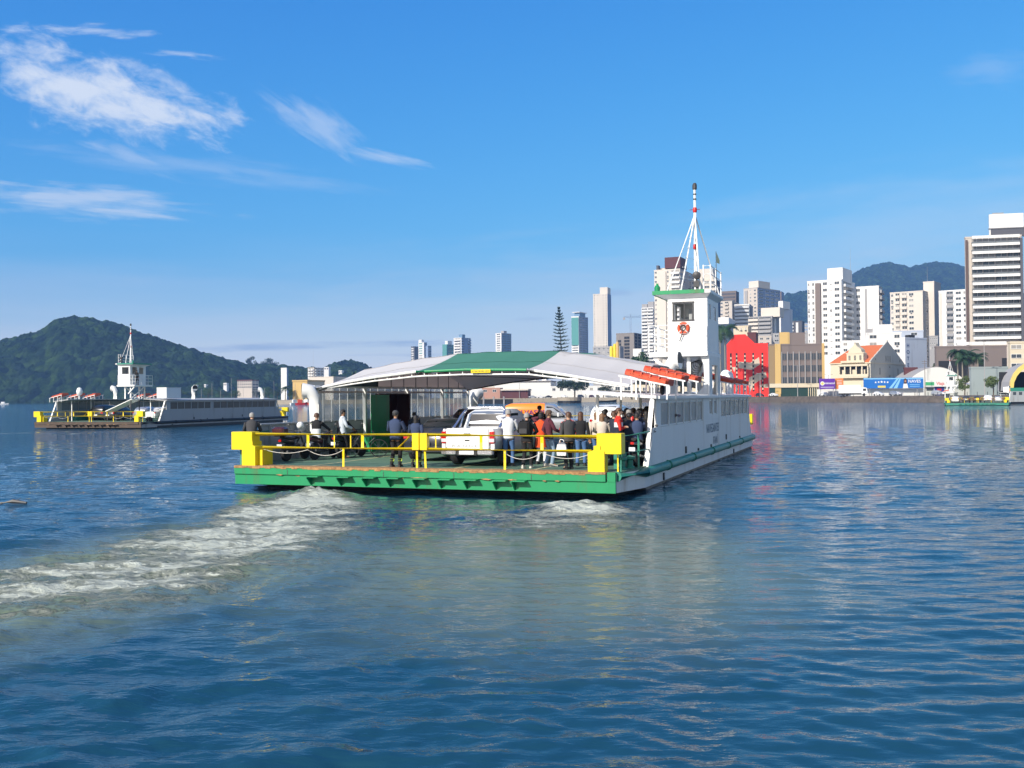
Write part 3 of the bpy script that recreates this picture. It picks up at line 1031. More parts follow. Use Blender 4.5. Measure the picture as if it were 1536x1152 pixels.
        q.lathe((xx, 1.15, .70), [(.14, 0), (.14, .05), (.09, .09), (.09, .25), (.16, .3), (.16, .36), (.0, .40)], 12)
        q.lathe((xx + s * .1, 1.75, .70), [(.14, 0), (.14, .05), (.09, .09), (.09, .25), (.16, .3), (.16, .36), (.0, .40)], 12)
        q.box(xx - .35, xx - .05, 1.5, 1.9, .7, 1.18)
        q.split('mooring_bollard', GREEN_D if A else BLACK, root, smooth=40)
    # --- low bulwark on both sides
    for s in (0, 1):
        X0 = 13.4 if s else -0.4
        w = -0.07 if s else 0.07
        q = MB()
        sl = 1.2
        q.prism([(2.45, .70), (28.15, .70), (27.2, 1.88), (3.25, 1.88)] if s == (side > 0) or not canopy else
                [(1.5, .70), (28.9, .70), (28.4, 1.98), (1.9, 1.98)], 'x', min(X0, X0 + w), max(X0, X0 + w))
        bw = q.build('bulwark', topm if s == (side > 0) or not canopy else BULW, root)
        if not (s == (side > 0)) and canopy:
            q = MB()
            q.tube([(X0 + w, 1.85, 2.0), (X0 + w, 28.4, 2.0)], .05, 8)
            for y in np.arange(2.4, 28, 1.75):
                q.box(X0 + w, X0 + w + .09, y, y + .03, .7, 1.96)
            q.build('bulwark_frame', BULW, bw)

    # --- passenger cabin (a long narrow house along one side)
    def cabin(xo, sgn, v0, v1, name, pane_m, wins, with_inner=True):
        """xo outer face, sgn +1 if the outer face looks to +x"""
        def xr(a, b_):
            q = sorted((xo - sgn * a, xo - sgn * b_))
            return q[0], q[1]
        q = MB()
        zt = 2.80
        # outer skin above the bulwark: header, piers, sills between the window groups
        edges = [v0 + 1.0]
        q.box(*xr(0, .07), v0 + 1.2, v1 - 1.2, 2.74, zt)
        last = v0 + 1.2
        groups = []
        for (a, c, zs, n) in wins:
            if a > last:
                q.box(*xr(0, .07), last, a, 1.882, 2.738)
            if zs > 1.885:
                q.box(*xr(0, .07), a, c, 1.882, zs)
            w_ = (c - a) / n
            for i in range(1, n):
                q.box(*xr(-.004, .07), a + i * w_ - .045, a + i * w_ + .045, zs + .001, 2.737)
            for i in range(n):
                groups.append((a + i * w_ + .046, a + (i + 1) * w_ - .046, zs + .002))
            last = c
        q.box(*xr(0, .07), last, v1 - 1.2, 1.882, 2.738)
        cb = q.build(name, topm, root)
        for (a, c, zs) in groups:
            q = MB()
            q.box(*xr(.035, .05), a, c, zs, 2.735)
            wn_ = q.build('window', pane_m, cb)
            q = MB()
            q.box(*xr(.02, .034), a, c, 2.66, 2.734)
            q.box(*xr(.02, .034), a, c, zs + .001, zs + .05)
            q.split('window_frame', topm, wn_)
        # roof slab, falling a little to the outside
        q = MB()
        for (r0, z_in, z_out, th) in ((2.2, 3.09, 2.90, .10),):
            a_, b_ = xo - sgn * r0, xo + sgn * .16
            q.rings([[(a_, v0 + .35, z_in - th), (b_, v0 + 1.0, z_out - th), (b_, v0 + 1.0, z_out), (a_, v0 + .35, z_in)],
                     [(a_, v1 - .35, z_in - th), (b_, v1 - 1.0, z_out - th), (b_, v1 - 1.0, z_out), (a_, v1 - .35, z_in)]])
        q.build('cabin_roof', WHITE2 if A else topm, cb)
        # raked end posts and inner posts
        q = MB()
        for y0, y1 in ((v0, v0 + 1.05), (v1, v1 - 1.05)):
            q.tube([(xo - sgn * .1, y0 + (.0 if y1 > y0 else 0), .70), (xo - sgn * .1, y1, 2.80)], .075, 8)
        for y in np.arange(v0 + 1.2, v1 - 1, 3.1):
            q.tube([(xo - sgn * 1.95, y, .70), (xo - sgn * 1.95, y, 2.98)], .045, 8)
        q.split('cabin_post', WHITE2, cb, smooth=40)
        if with_inner:
            q = MB()
            for y in np.arange(v0 + 3.2, v1 - 3.5, 3.1):
                q.box(*xr(.35, .85), y, y + 2.2, .70, 1.12)
            q.split('bench', GREEN_D, cb)
        return cb

    wins = [(4.4, 12.45, 1.885, 6), (14.15, 14.95, 2.08, 1), (15.35, 16.1, 2.08, 1), (17.3, 26.5, 1.90, 6)]
    sg = 1 if side > 0 else -1
    cb = cabin(13.4 if side > 0 else -.4, sg, 2.5, 28.1, 'tower_side_cabin', PANE_S, wins)
    if not canopy:
        wl = [(4.4, 12.0, 1.9, 6), (12.6, 26.5, 1.9, 10)]
        cb2 = cabin(-.4 if side > 0 else 13.4, -sg, 2.5, 28.1, 'long_cabin', PANE_B if style == 'b' else PANE_S, wl)
        q = MB()
        x0 = 12.0 if side < 0 else -.2
        q.box(x0, x0 + 1.2, 4.0, 6.6, 3.1, 4.2, b=.02)
        q.box(x0 - .02, x0 + 1.22, 4.0, 6.6, 4.2, 4.24)
        q.build('roof_locker', WHITE2, cb2)
    if names and A:
        M0 = Matrix.Translation((13.405, 14.95, 1.50)) @ Matrix.Rotation(PI / 2, 4, 'Z')
        text_mesh('ship_name', 'NAVEGANTES', 0.52, LETTER_B, hull, M0, .002)
        text_mesh('home_port', 'ITAJAÍ', 0.44, LETTER_B, hull, Matrix.Translation((13.405, 15.6, 0.96)) @ Matrix.Rotation(PI / 2, 4, 'Z'), .002)

    # --- pilot tower
    tw = MB()
    bx(tw, 10.95, 13.42, 13.75, 17.25, 4.54, 4.74, b=.02)
    tower = tw.build('tower', WHITE2, root)
    q = MB()
    for x, y in ((11.75, 14.1), (11.75, 16.8), (12.55, 14.15), (12.55, 16.8)):
        q.tube([(SX(x), y, 2.95), (SX(x), y, 4.6)], .085, 10)
    q.bar((SX(11.1), 13.95, 4.5), (SX(12.0), 14.05, 3.7), .12)
    q.bar((SX(11.75), 14.2, 3.1), (SX(11.75), 16.7, 4.5), .09)
    q.bar((SX(12.55), 14.2, 4.5), (SX(12.55), 16.7, 3.1), .09)
    q.split('tower_leg', WHITE2, tower, smooth=40)
    q = MB()
    bx(q, 13.36, 13.44, 13.95, 14.75, 2.86, 4.579)
    bx(q, 13.36, 13.44, 16.2, 16.95, 2.86, 4.579)
    bx(q, 13.36, 13.44, 14.751, 16.199, 4.2, 4.579)
    pts = [(13.35, 4.57), (13.06, 4.57), (13.20, 4.2), (13.22, 3.6), (13.16, 3.25), (12.98, 3.05), (12.65, 2.98), (13.35, 2.94)]
    q.prism([(SX(x), z) for x, z in pts], 'y', 13.98, 14.06)
    q.prism([(SX(x), z) for x, z in pts], 'y', 16.80, 16.88)
    q.split('tower_web', WHITE, tower) if style != 'b' else None
    cm = MB()
    x0, x1, y0, y1 = 11.72, 13.38, 13.98, 16.95
    # four walls with real openings
    bx(cm, x0, x1, y0, y0 + .06, 4.742, 6.10)
    bx(cm, x0, x1, y0, y0 + .06, 6.80, 7.02)
    bx(cm, x0, 11.98, y0, y0 + .06, 6.101, 6.799)
    bx(cm, 12.76, x1, y0, y0 + .06, 6.101, 6.799)
    bx(cm, x0, x1, y1 - .06, y1, 4.742, 7.02)
    bx(cm, x0, x0 + .06, y0 + .061, y1 - .061, 4.742, 6.05)
    bx(cm, x0, x0 + .06, y0 + .061, y1 - .061, 6.85, 7.02)
    for a, c in ((y0 + .061, 14.4), (15.3, 15.7), (16.5, y1 - .061)):
        bx(cm, x0, x0 + .06, a, c, 6.051, 6.849)
    bx(cm, x1 - .06, x1, y0 + .061, y1 - .061, 4.742, 6.15)
    bx(cm, x1 - .06, x1, y0 + .061, y1 - .061, 6.75, 7.02)
    for a, c in ((y0 + .061, 14.35), (14.85, 15.55), (16.25, y1 - .061)):
        bx(cm, x1 - .06, x1, a, c, 6.151, 6.749)
    bx(cm, x0 + .061, x1 - .061, y0 + .061, y1 - .061, 4.75, 4.80)
    cab = cm.build('wheelhouse', WHITE2, tower)
    q = MB()
    bx(q, 11.9, 12.84, y0 - .03, y0 - .002, 6.80, 6.86)
    bx(q, 11.9, 12.84, y0 - .03, y0 - .002, 6.04, 6.10)
    bx(q, 11.92, 11.98, y0 - .03, y0 - .002, 6.101, 6.799)
    bx(q, 12.76, 12.82, y0 - .03, y0 - .002, 6.101, 6.799)
    bx(q, 12.40, 12.43, y0 + .01, y0 + .03, 6.101, 6.799)
    q.split('window_frame', STEEL_D, cab)
    q = MB()
    bx(q, 12.5, 12.75, 14.6, 14.9, 6.0, 6.6)
    bx(q, 12.0, 12.4, 15.3, 15.7, 5.3, 6.3)
    q.split('console', BULW, cab)
    for a, c in ((14.35, 14.85), (15.55, 16.25)):
        q = MB()
        bx(q, x1 - .04, x1 - .02, a + .002, c - .002, 6.152, 6.748)
        q.build('side_window', GLASS_D, cab)
    # flared roof
    q = MB()
    a = [(x0, y0), (x1, y0), (x1, y1), (x0, y1)]
    c = [(11.18, 13.72), (13.56, 13.72), (13.56, 17.3), (11.18, 17.3)]
    q.rings([[(SX(x), y, 7.0) for x, y in a], [(SX(x), y, 7.18) for x, y in c]], cap=True)
    q.rings([[(SX(x), y, 7.182) for x, y in c], [(SX(x), y, 7.30) for x, y in c]])
    rf = q.build('tower_roof', WHITE2, tower)
    q = MB()
    bx(q, 11.12, 13.3, 13.67, 13.718, 7.17, 7.33)
    bx(q, 11.12, 11.178, 13.72, 17.32, 7.17, 7.33)
    bx(q, 11.18, 13.2, 13.72, 14.3, 7.301, 7.335)
    q.lathe((SX(11.28), 13.95, 7.33), [(.12, 0), (.13, .18), (.05, .28), (.05, .34)], 10)
    q.build('green_roof_edge', GREEN if A else GREEN_D, rf)
    q = MB()
    for x, y in ((13.2, 14.2), (13.5, 14.2), (13.5, 15.6), (13.5, 17.0)):
        q.tube([(SX(x), y, 7.30), (SX(x), y, 8.4)], .032, 6)
    for z in (7.65, 8.0, 8.35):
        q.tube([(SX(13.2), 14.2, z), (SX(13.5), 14.2, z), (SX(13.5), 17.0, z)], .02, 6)
    q.build('roof_rail', WHITE2, rf)
    q = MB()
    q.tube([(SX(12.95), 14.0, 7.3), (SX(12.95), 14.0, 7.8)], .04, 8)
    q.lathe((SX(12.95), 13.85, 7.95), [(.05, 0), (.16, .04), (.17, .22), (.12, .28)], 12, axis='y')
    q.box(SX(12.95) - .12, SX(12.95) + .12, 13.9, 14.1, 7.45, 7.7)
    q.build('searchlight', STEEL_D, rf, smooth=40)
    q = MB()
    for x in (10.92, 11.62):
        pass
    rl = [(11.72, 14.05), (10.92, 13.85), (10.92, 17.15), (11.72, 17.15)]
    for z in (5.12, 5.5, 5.88):
        q.tube([(SX(x), y, z) for x, y in rl], .02, 6)
    for x, y in ((10.92, 13.85), (11.32, 13.95), (10.92, 15.0), (10.92, 16.1), (10.92, 17.15), (11.5, 17.15)):
        q.tube([(SX(x), y, 4.74), (SX(x), y, 5.88)], .024, 6)
    for z in (5.5, 5.88):
        q.tube([(SX(11.3), 13.8, z), (SX(13.3), 13.8, z)], .015, 6)
    q.tube([(SX(11.3), 13.8, 4.74), (SX(11.3), 13.8, 5.88)], .02, 6)
    q.tube([(SX(13.3), 13.8, 4.74), (SX(13.3), 13.8, 5.88)], .02, 6)
    q.build('tower_railing', WHITE2, tower)
    # ladder
    q = MB()
    for y in (15.1, 15.5):
        q.tube([(SX(10.9), y, 3.05), (SX(11.2), y, 5.0)], .025, 6)
    for i in range(7):
        t = i / 7
        q.tube([(SX(10.9 + .3 * t), 15.1, 3.2 + 1.9 * t), (SX(10.9 + .3 * t), 15.5, 3.2 + 1.9 * t)], .018, 6)
    q.build('ladder', WHITE2, tower)
    # mast
    mx, my = SX(12.66), 15.4
    q = MB()
    q.tube([(mx, my, 7.3), (mx, my, 10.8), (mx, my, 11.9)], [.065, .055, .05], 10)
    mast = q.build('mast', WHITE2, tower, smooth=40)
    q = MB()
    for x, y in ((11.7, 13.9), (12.3, 13.9), (13.1, 13.9), (13.45, 17.0)):
        q.tube([(SX(x), y, 7.3), (mx, my, 10.75)], .034, 6)
    for k in range(5):
        z = 7.9 + k * .45
        q.tube([(mx, my, z), (mx + (SX(12.2) - mx) * (1 - (z - 7.3) / 3.45), my - 1.8 * (1 - (z - 7.3) / 3.45), z)], .014, 5)
    q.split('mast_stay', WHITE2, mast)
    q = MB()
    for z in (9.25, 10.85):
        q.lathe((mx, my, z), [(.07, 0), (.09, .04), (.09, .18), (.07, .22)], 10)
    q.tube([(mx - .22, my, 10.98), (mx + .22, my, 10.98)], .015, 6)
    q.split('mast_light', REDP, mast, smooth=40)
    q = MB()
    q.lathe((mx, my, 11.85), [(.07, 0), (.10, .02), (.10, .2), (.06, .28), (.0, .3)], 10)
    q.lathe((mx, my, 11.4), [(.07, 0), (.07, .06), (.05, .06)], 10)
    q.lathe((mx, my, 11.62), [(.07, 0), (.07, .05), (.05, .05)], 10)
    q.split('lamp_housing', STEEL_D, mast)
    if A:
        q = MB()
        q.tube([(SX(13.55), 15.4, 7.3), (SX(13.55), 15.4, 9.1)], .014, 6)
        fp = q.build('flag_pole', STEEL_D, rf)
        q = MB()
        q.rings([[(13.57, 15.39, 8.62), (13.70, 15.37, 8.55), (13.70, 15.38, 8.72), (13.57, 15.40, 9.05)], [(13.57, 15.41, 8.62), (13.70, 15.40, 8.55), (13.70, 15.40, 8.72), (13.57, 15.42, 9.05)]])
        q.build('flag', DARKGREEN, fp)

    # --- cowl vents
    def cowl(x, y, z0, zt, r, mouth, m=WHITE2):
        """mouth: direction the bell faces"""
        d = Vector(mouth).normalized()
        pts = [Vector((x, y, z0)), Vector((x, y, zt - .5)), Vector((x, y, zt - .25)), Vector((x, y, zt)) + d * .18, Vector((x, y, zt + .02)) + d * .42]
        q = MB()
        q.tube(pts, [r, r, r * 1.12, r * 1.4, r * 1.62], 16)
        o_ = q.build('cowl_vent', m, root, smooth=60)
        q = MB()
        e = pts[-1] + d * .006
        q.tube([e - d * .03, e + d * .004], [r * 1.5, r * 1.5], 16)
        q.build('vent_mouth', BLACK, o_)  # black disc paints the shade inside the closed bell
    cowl(SX(12.2), 11.9, 3.0, 4.3, .22, (sg, -.1, 0))
    cowl(SX(13.1), 22.3, 2.95, 3.85, .19, (-sg * .6, .8, 0))
    if canopy:
        cowl(0.10, 4.75, .70, 3.2, .20, (-.95, -.42, -.1))
        cowl(0.10, 20.4, .70, 3.1, .22, (.2, 1, 0))
    else:
        cowl(13.0 if side < 0 else 0.0, 9.2, 3.0, 4.2, .2, (-sg, -.6, 0))
        cowl(13.0 if side < 0 else 0.0, 24.0, 3.0, 4.1, .2, (sg, -.3, 0))
        if side < 0:
            q = MB()
            q.lathe((1.0, 5.6, 3.1), [(.05, 0), (.05, .35), (.28, .5), (.34, .85), (.22, 1.2), (0, 1.3)], 12)
            q.build('radar_dome', WHITE2, root, smooth=50)
    # hose coil and tyre under the tower
    if A:
        q = MB()
        for k in range(5):
            q.torus((12.75 + .04 * k, 14.3 + k * .04, 4.05 + .05 * k), .27 - .03 * k, .012, 'y', 20, 6)
        q.build('hose_coil', RUBBER, tower)
        q = MB()
        q.torus((13.5, 4.2, 3.1), .12, .06, 'x', 14, 6)
        q.build('roof_tyre', RUBBER, root)
    # --- canopy
    if canopy:
        def ztop(u, v):
            arch = float(np.interp(u, [0, 1.3, 2.5, 4.3, 6.2, 8.5, 10.0, 11.1, 12.2], [3.31, 3.53, 3.70, 3.885, 3.93, 3.885, 3.66, 3.46, 3.27]))
            if v < 8.8:
                t = (v - 5) / 3.8
                r_ = .80 * t
            elif v > 15.7:
                t = (19.7 - v) / 4
                r_ = .82 * math.sin(t * PI / 2) ** .92
            else:
                r_ = .80 + .02 * math.sin((v - 9) * 1.1)
            rib = -.028 * abs(math.sin((u - .05) / 1.36 * PI)) if 0.2 < v - 5 < 14.5 else 0
            hollow = .22 * math.sin(min(1, max(0, (v - 5) / 4)) * PI) * (-.35)
            pk = .16 * math.exp(-((u - 7.6) / 1.2) ** 2 - ((v - 14.5) / 1.5) ** 2)
            return arch + r_ + rib + hollow + pk
        cn = empty('canopy', (0, 0, 0), 0, root)
        for nm, u0, u1, m_ in (('canopy_sheet', 0.0, 4.25, TARP_W), ('canopy_sheet', 4.25, 8.55, GREEN_T), ('canopy_sheet', 8.55, 12.2, TARP_W)):
            us = np.linspace(u0, u1, int((u1 - u0) * 8))
            vs_ = np.linspace(5.0, 19.7, 70)
            q = MB()
            rings = []
            for u in us:
                top = [(u, v, ztop(u, v)) for v in vs_]
                bot = [(u, v, ztop(u, v) - .03) for v in vs_[::-1]]
                rings.append(top + bot)
            q.rings(rings)
            # faces that look down get the lining
            o_ = q.build(nm, [m_, TARP_IN], cn, smooth=9)
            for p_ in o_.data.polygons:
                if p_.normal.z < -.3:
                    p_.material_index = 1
            sm_ = MB()   # seams
            for v in (6.9, 8.8, 12.3, 15.7, 17.7):
                sm_.rings([[(u, v - .03, ztop(u, v) + .004), (u, v + .03, ztop(u, v) + .004), (u, v, ztop(u, v) + .012)] for u in us])
            sm_.build('seam', m_, o_)
        q = MB()   # white rolled hem of the front edge (green over the green sheet)
        for u0, u1 in ((0, 4.25), (8.55, 12.2)):
            q.tube([(u, 4.98, ztop(u, 5) - .02) for u in np.linspace(u0, u1, 14)], .05, 8)
        q.split('front_hem', WHITE2, cn, smooth=40)
        q = MB()
        q.tube([(u, 4.98, ztop(u, 5) - .03) for u in np.linspace(4.27, 8.53, 14)], .05, 8)
        q.split('front_hem', GREEN, cn, smooth=40)
        q = MB()
        def low(u, d):
            return ztop(u, 5.0) - d * (.35 + .65 * max(0, 1 - ((u - 6.1) / 6.1) ** 2))
        cu_ = np.linspace(0, 12.15, 25)
        q.tube([(u, 5.03, low(u, .20)) for u in cu_], .03, 8)
        for u in cu_:
            q.tube([(u, 5.02, ztop(u, 5) - .02), (u, 5.03, low(u, .20))], .016, 6)
        q.build('front_truss', WHITE2, cn, smooth=40)
        q = MB()
        for v in (9.0, 12.3, 15.7, 19.6):
            q.tube([(u, v, ztop(u, v) - .10) for u in np.linspace(.05, 12.15, 20)], .035, 6)
        for u in (4.25, 6.4, 8.55, 10.4):
            q.tube([(u, v, ztop(u, v) - .12) for v in np.linspace(5.1, 19.6, 20)], .03, 6)
        for v0, v1 in ((5.1, 9), (9, 12.3), (12.3, 15.7), (15.7, 19.6)):
            for u0, u1 in ((.1, 4.25), (4.25, 8.55), (8.55, 12.1)):
                q.tube([(u0, v0, ztop(u0, v0) - .13), (u1, v1, ztop(u1, v1) - .13)], .022, 6)
        q.split('canopy_frame', STEEL_D, cn, smooth=40)
        # side cloths between wall head and roof
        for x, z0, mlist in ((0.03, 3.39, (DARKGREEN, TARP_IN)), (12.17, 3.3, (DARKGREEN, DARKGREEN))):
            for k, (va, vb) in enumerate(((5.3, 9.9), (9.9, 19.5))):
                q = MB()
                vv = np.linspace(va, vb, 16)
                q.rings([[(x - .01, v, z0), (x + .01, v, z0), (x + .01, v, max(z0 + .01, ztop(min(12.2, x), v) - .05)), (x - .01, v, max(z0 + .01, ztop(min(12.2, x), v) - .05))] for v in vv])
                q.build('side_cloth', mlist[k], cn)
            q = MB()
            for v in np.arange(6.2, 19.6, 1.23):
                zz = ztop(min(12.2, x), v) - .05
                if zz > z0 + .05:
                    q.box(x - .03 if x > 5 else x + .012, x + .03 if x < 5 else x - .012, v, v + .04, z0, zz)
            q.split('cloth_batten', STEEL_D, cn)
        q = MB()   # yellow sign on the front edge
        zz = ztop(7.0, 5) - .07
        q.box(6.45, 7.2, 4.90, 4.925, zz - .075, zz + .045, b=.008)
        sgn = q.build('canopy_sign', YELLOW, cn)
        text_mesh('sign_lettering', 'ALTURA MÁXIMA 3,00 M', 0.062, STEEL_D, sgn, Matrix.Translation((6.825, 4.896, zz - .015)), .001)
        # --- port wall of clear curtains
        q = MB()
        for y in (5.1, 8.9, 12.85, 16.7, 19.9):
            q.bar((-.02, y, .70), (-.02, y, 3.4), .11)
        q.bar((-.02, 4.9, 3.36), (-.02, 20.0, 3.36), .08, .10)
        wallr = q.build('curtain_wall', WHITE2, root)
        edges = [5.1, 8.9, 12.85, 16.7, 19.9]
        for a, c_ in zip(edges, edges[1:]):
            n = 6
            for i in range(n):
                y0_, y1_ = a + (c_ - a) * i / n + .03, a + (c_ - a) * (i + 1) / n - .01
                if 9.7 < (y0_ + y1_) / 2 < 11.9 and i != 0:
                    pass
                q = MB()
                q.box(-.13, -.118, y0_, y1_, 2.0, 3.31)
                pn = q.build('clear_panel', CLEAR, wallr)
                q = MB()
                q.box(-.135, -.11, y0_ - .028, y0_ - .001, 1.99, 3.31)
                q.build('panel_bar', WHITE2, pn)
        q = MB()
        q.box(-.12, -.06, 5.1, 19.9, 3.12, 3.2)
        q.build('curtain_rail', TARP_IN, wallr)
        # doorway hut in the port wall
        q = MB()
        q.box(-.1, .55, 11.9, 12.0, .7, 3.05)
        q.box(-.1, .55, 9.95, 10.0, .7, 3.05)
        q.box(-.1, .55, 9.95, 12.0, 3.05, 3.1)
        q.box(-.1, -.05, 10.0, 11.9, .7, 3.05)
        hut = q.build('stairway_housing', MAROON, root)
        q = MB()
        q.bar((.56, 8.35, 1.87), (.56, 9.94, 1.87), .03, 2.34)
        q.build('door', GREEN, hut)
        q = MB()
        q.box(.0, .5, 8.3, 9.7, .7, 1.3)
        q.build('door_box', GREEN, hut)
    return root


main_ferry = ferry(FO, FANG, 'large white and green car ferry with arched canopy and yellow stern gate in the foreground', side=1, canopy=True, style='a')
F2O, F2A = Vector((-50.3, 105.4, 0)), R(15.8)
ferry2 = ferry(F2O, F2A, 'grey-white car ferry without canopy sailing at the left below the forested hill', side=-1, style='b')
F3O, F3A = Vector((100.6, 232, 0)), R(26)
ferry3 = ferry(F3O, F3A, 'small distant green-hulled car ferry moored at the right below the rock embankment', side=-1, style='c', names=False)


def on(root_o, root_a, u, v, z=.705):
    s_ = Vector((math.cos(root_a), -math.sin(root_a), 0))
    h_ = Vector((math.sin(root_a), math.cos(root_a), 0))
    return root_o + s_ * u + h_ * v + Vector((0, 0, z))


# --- things carried on the ferries
def raft_stand():
    r = empty('life_raft')
    q = MB()
    S = Matrix.Translation((0, 0, .40)) @ Matrix.Rotation(R(15), 4, 'Y') @ Matrix.Diagonal((.84, .92, .85, 1))
    q.T = S
    q.rings([[(x, y * w, z) for y, z in ((-.62, .03), (-.5, 0), (.5, 0), (.62, .03), (.62, .17), (.5, .24), (-.5, .24), (-.62, .17))]
             for x, w in ((-.86, .8), (-.78, 1), (.78, 1), (.86, .8))])
    q.build('raft_body', ORANGE, r)
    q = MB(S)
    for x in (-.55, -.2, .15, .5):
        q.torus((x, -.63, .1), .07, .014, 'y', 10, 5, a0=0, a1=PI)
        q.bar((x, -.64, .18), (x, .64, .18), .05, .15)
    q.build('grab_rope', ORANGE2, r)
    q = MB()
    z0, z1 = .62, .21
    for y in (-.72, .72):
        q.bar((-.82, y, z0 - .06), (.82, y, z1 + .0), .05)
        for x in (-.74, -.25, .25, .74):
            q.bar((x, y, -.22), (x, y, .41 - .216 * x - .03), .045)
    q.build('rack', WHITE2, r)
    return r


raft0 = raft_stand()
rp = [3.9, 6.6, 9.2, 18.4, 20.8, 23.2]
ordn = ['first', 'second', 'third', 'fourth', 'fifth', 'last']
for i, y in enumerate(rp):
    r = raft0 if i == 0 else copy_tree(raft0)
    r.location = fw(13.12, y, 3.0 + (.18 if i else 0))
    r.rotation_euler = (0, 0, -FANG)
    tag(r, 'orange life raft on sloping white rack, %s from the stern on near ferry' % ordn[i], 'life raft', 'life rafts on the ferry roofs')
for i, y in enumerate(rp):
    r = copy_tree(raft0, mats={'raft_orange': ORANGE2})
    r.location = on(F2O, F2A, -.1, y, 2.99)
    r.rotation_euler = (0, 0, PI - F2A)
    tag(r, 'faded red life raft on the roof of the far left ferry, %s from its stern' % ordn[i], 'life raft', 'life rafts on the ferry roofs')
for i, y in enumerate((4.5, 22)):
    r = copy_tree(raft0)
    r.location = on(F3O, F3A, (-.1, 12.9)[i], y, 2.99)
    r.rotation_euler = (0, 0, PI * (1 - i) - F3A)
    tag(r, ('red life raft on the left roof of the distant green ferry', 'red life raft on the right roof of the distant green ferry')[i], 'life raft', 'life rafts on the ferry roofs')
# life buoy on the wheelhouse
lb = empty('life_buoy', fw(12.38, 13.93, 5.74), -FANG)
tag(lb, 'orange life buoy hanging below the wheelhouse window on the white tower', 'life buoy')
MB().torus((0, 0, 0), .195, .07, 'y', 28, 10).build('ring', ORANGE, lb, smooth=50)
q = MB()
for k in range(4):
    a = PI / 4 + k * PI / 2
    q.torus((0, 0, 0), .195, .073, 'y', 4, 10, a0=a - .07, a1=a + .07)
q.build('reflective_band', WHITE2, lb)
q = MB()
q.tube([(-.1, -.06, .05), (0, -.08, -.1), (-.06, -.06, -.3), (-.16, -.03, -.55)], .02, 6)
q.torus((0, -.05, 0), .10, .025, 'y', 14, 6)
q.build('rope_coil', STEEL_D, lb)
# fire extinguisher by the cabin
fe = empty('fire_extinguisher', fw(12.75, 3.1, 1.62), -FANG)
tag(fe, 'red fire extinguisher hanging beside the cabin end post', 'fire extinguisher')
MB().lathe((0, 0, 0), [(.08, 0), (.085, .05), (.085, .55), (.04, .64)], 12).build('cylinder_body', REDP, fe, smooth=40)
MB().box(-.03, .03, -.09, -.082, .2, .45).build('instruction_label', WHITE2, fe)
q = MB()
q.tube([(0, 0, .62), (0, 0, .7), (.08, -.02, .68)], .02, 6)
q.tube([(.06, -.02, .67), (.12, -.05, .4), (.09, -.05, .15)], .012, 6)
q.build('hose', BLACK, fe)
q = MB()
q.bar((.0, .08, .1), (.45, .12, .1), .04)
q.build('wall_bracket', WHITE2, fe)
# ------------------------------------------------------------------ people
SKINS = [pm('skin_light', (0.52, 0.30, 0.20), 0.5, 0.06, 8), pm('skin_tan', (0.36, 0.19, 0.11), 0.5, 0.06, 8), pm('skin_brown', (0.17, 0.085, 0.05), 0.5, 0.06, 8)]
HAIRS = {'black': pm('black_hair', (0.012, 0.010, 0.010), 0.6, 0.3, 14), 'brown': pm('brown_hair', (0.09, 0.040, 0.020), 0.5, 0.35, 14),
         'grey': pm('grey_hair', (0.30, 0.29, 0.28), 0.6, 0.2, 14), 'light': pm('light_brown_hair', (0.20, 0.11, 0.055), 0.5, 0.3, 14)}
CL = {}


def cloth(n, c, r=0.9):
    if n not in CL:
        CL[n] = pm('cloth_' + n, c, r, 0.16, 7.0, 0.25, bscale=22)
    return CL[n]


cloth('navy', (0.035, 0.055, 0.12)); cloth('black', (0.012, 0.012, 0.014)); cloth('darkgrey', (0.05, 0.05, 0.055)); cloth('white', (0.72, 0.73, 0.76))
cloth('jeans', (0.07, 0.15, 0.32)); cloth('palejeans', (0.24, 0.34, 0.46)); cloth('red', (0.62, 0.03, 0.02)); cloth('orange_red', (0.72, 0.08, 0.015))
cloth('plum', (0.10, 0.02, 0.035)); cloth('brown', (0.10, 0.06, 0.04)); cloth('cream', (0.60, 0.52, 0.44)); cloth('lightgrey', (0.42, 0.42, 0.43))
cloth('teal', (0.03, 0.12, 0.14)); cloth('greywhite', (0.55, 0.60, 0.66)); cloth('midnight', (0.018, 0.024, 0.045)); cloth('pink', (0.55, 0.25, 0.26))
cloth('olive', (0.07, 0.075, 0.045)); cloth('hivis', (0.55, 0.75, 0.06)); cloth('mauve', (0.20, 0.14, 0.17))
SHOE_B = pm('dark_shoe', (0.02, 0.02, 0.02), 0.6, 0.2, 9)
SHOE_W = pm('pale_shoe', (0.62, 0.58, 0.50), 0.6, 0.1, 9)
EYE = pm('eye_dark', (0.02, 0.015, 0.012), 0.3, 0.1, 5)


def limb(a, b, la, lb, hint):
    """two-bone joint position between a and b, bending towards hint"""
    a, b, hint = Vector(a), Vector(b), Vector(hint)
    d = b - a
    L = min(d.length, (la + lb) * .999)
    dn = d.normalized()
    x = (la * la - lb * lb + L * L) / (2 * L)
    h = math.sqrt(max(0, la * la - x * x))
    p = (hint - dn * hint.dot(dn)).normalized()
    return a + dn * x + p * h, a + dn * L


ARMS = {   # wrist targets relative to the shoulder line centre, x outwards
    'down': (0.10, 0.02, -0.53), 'pocket': (0.03, 0.08, -0.45), 'front': (-0.06, 0.30, -0.32), 'phone': (-0.09, 0.20, 0.14),
    'crossed': (-0.24, 0.19, -0.22), 'chin': (-0.14, 0.20, 0.06), 'bag': (0.08, 0.0, -0.54), 'grip': (0.08, 0.46, -0.28), 'out': (0.30, 0.25, -0.22), 'back': (-0.02, -0.18, -0.40)}


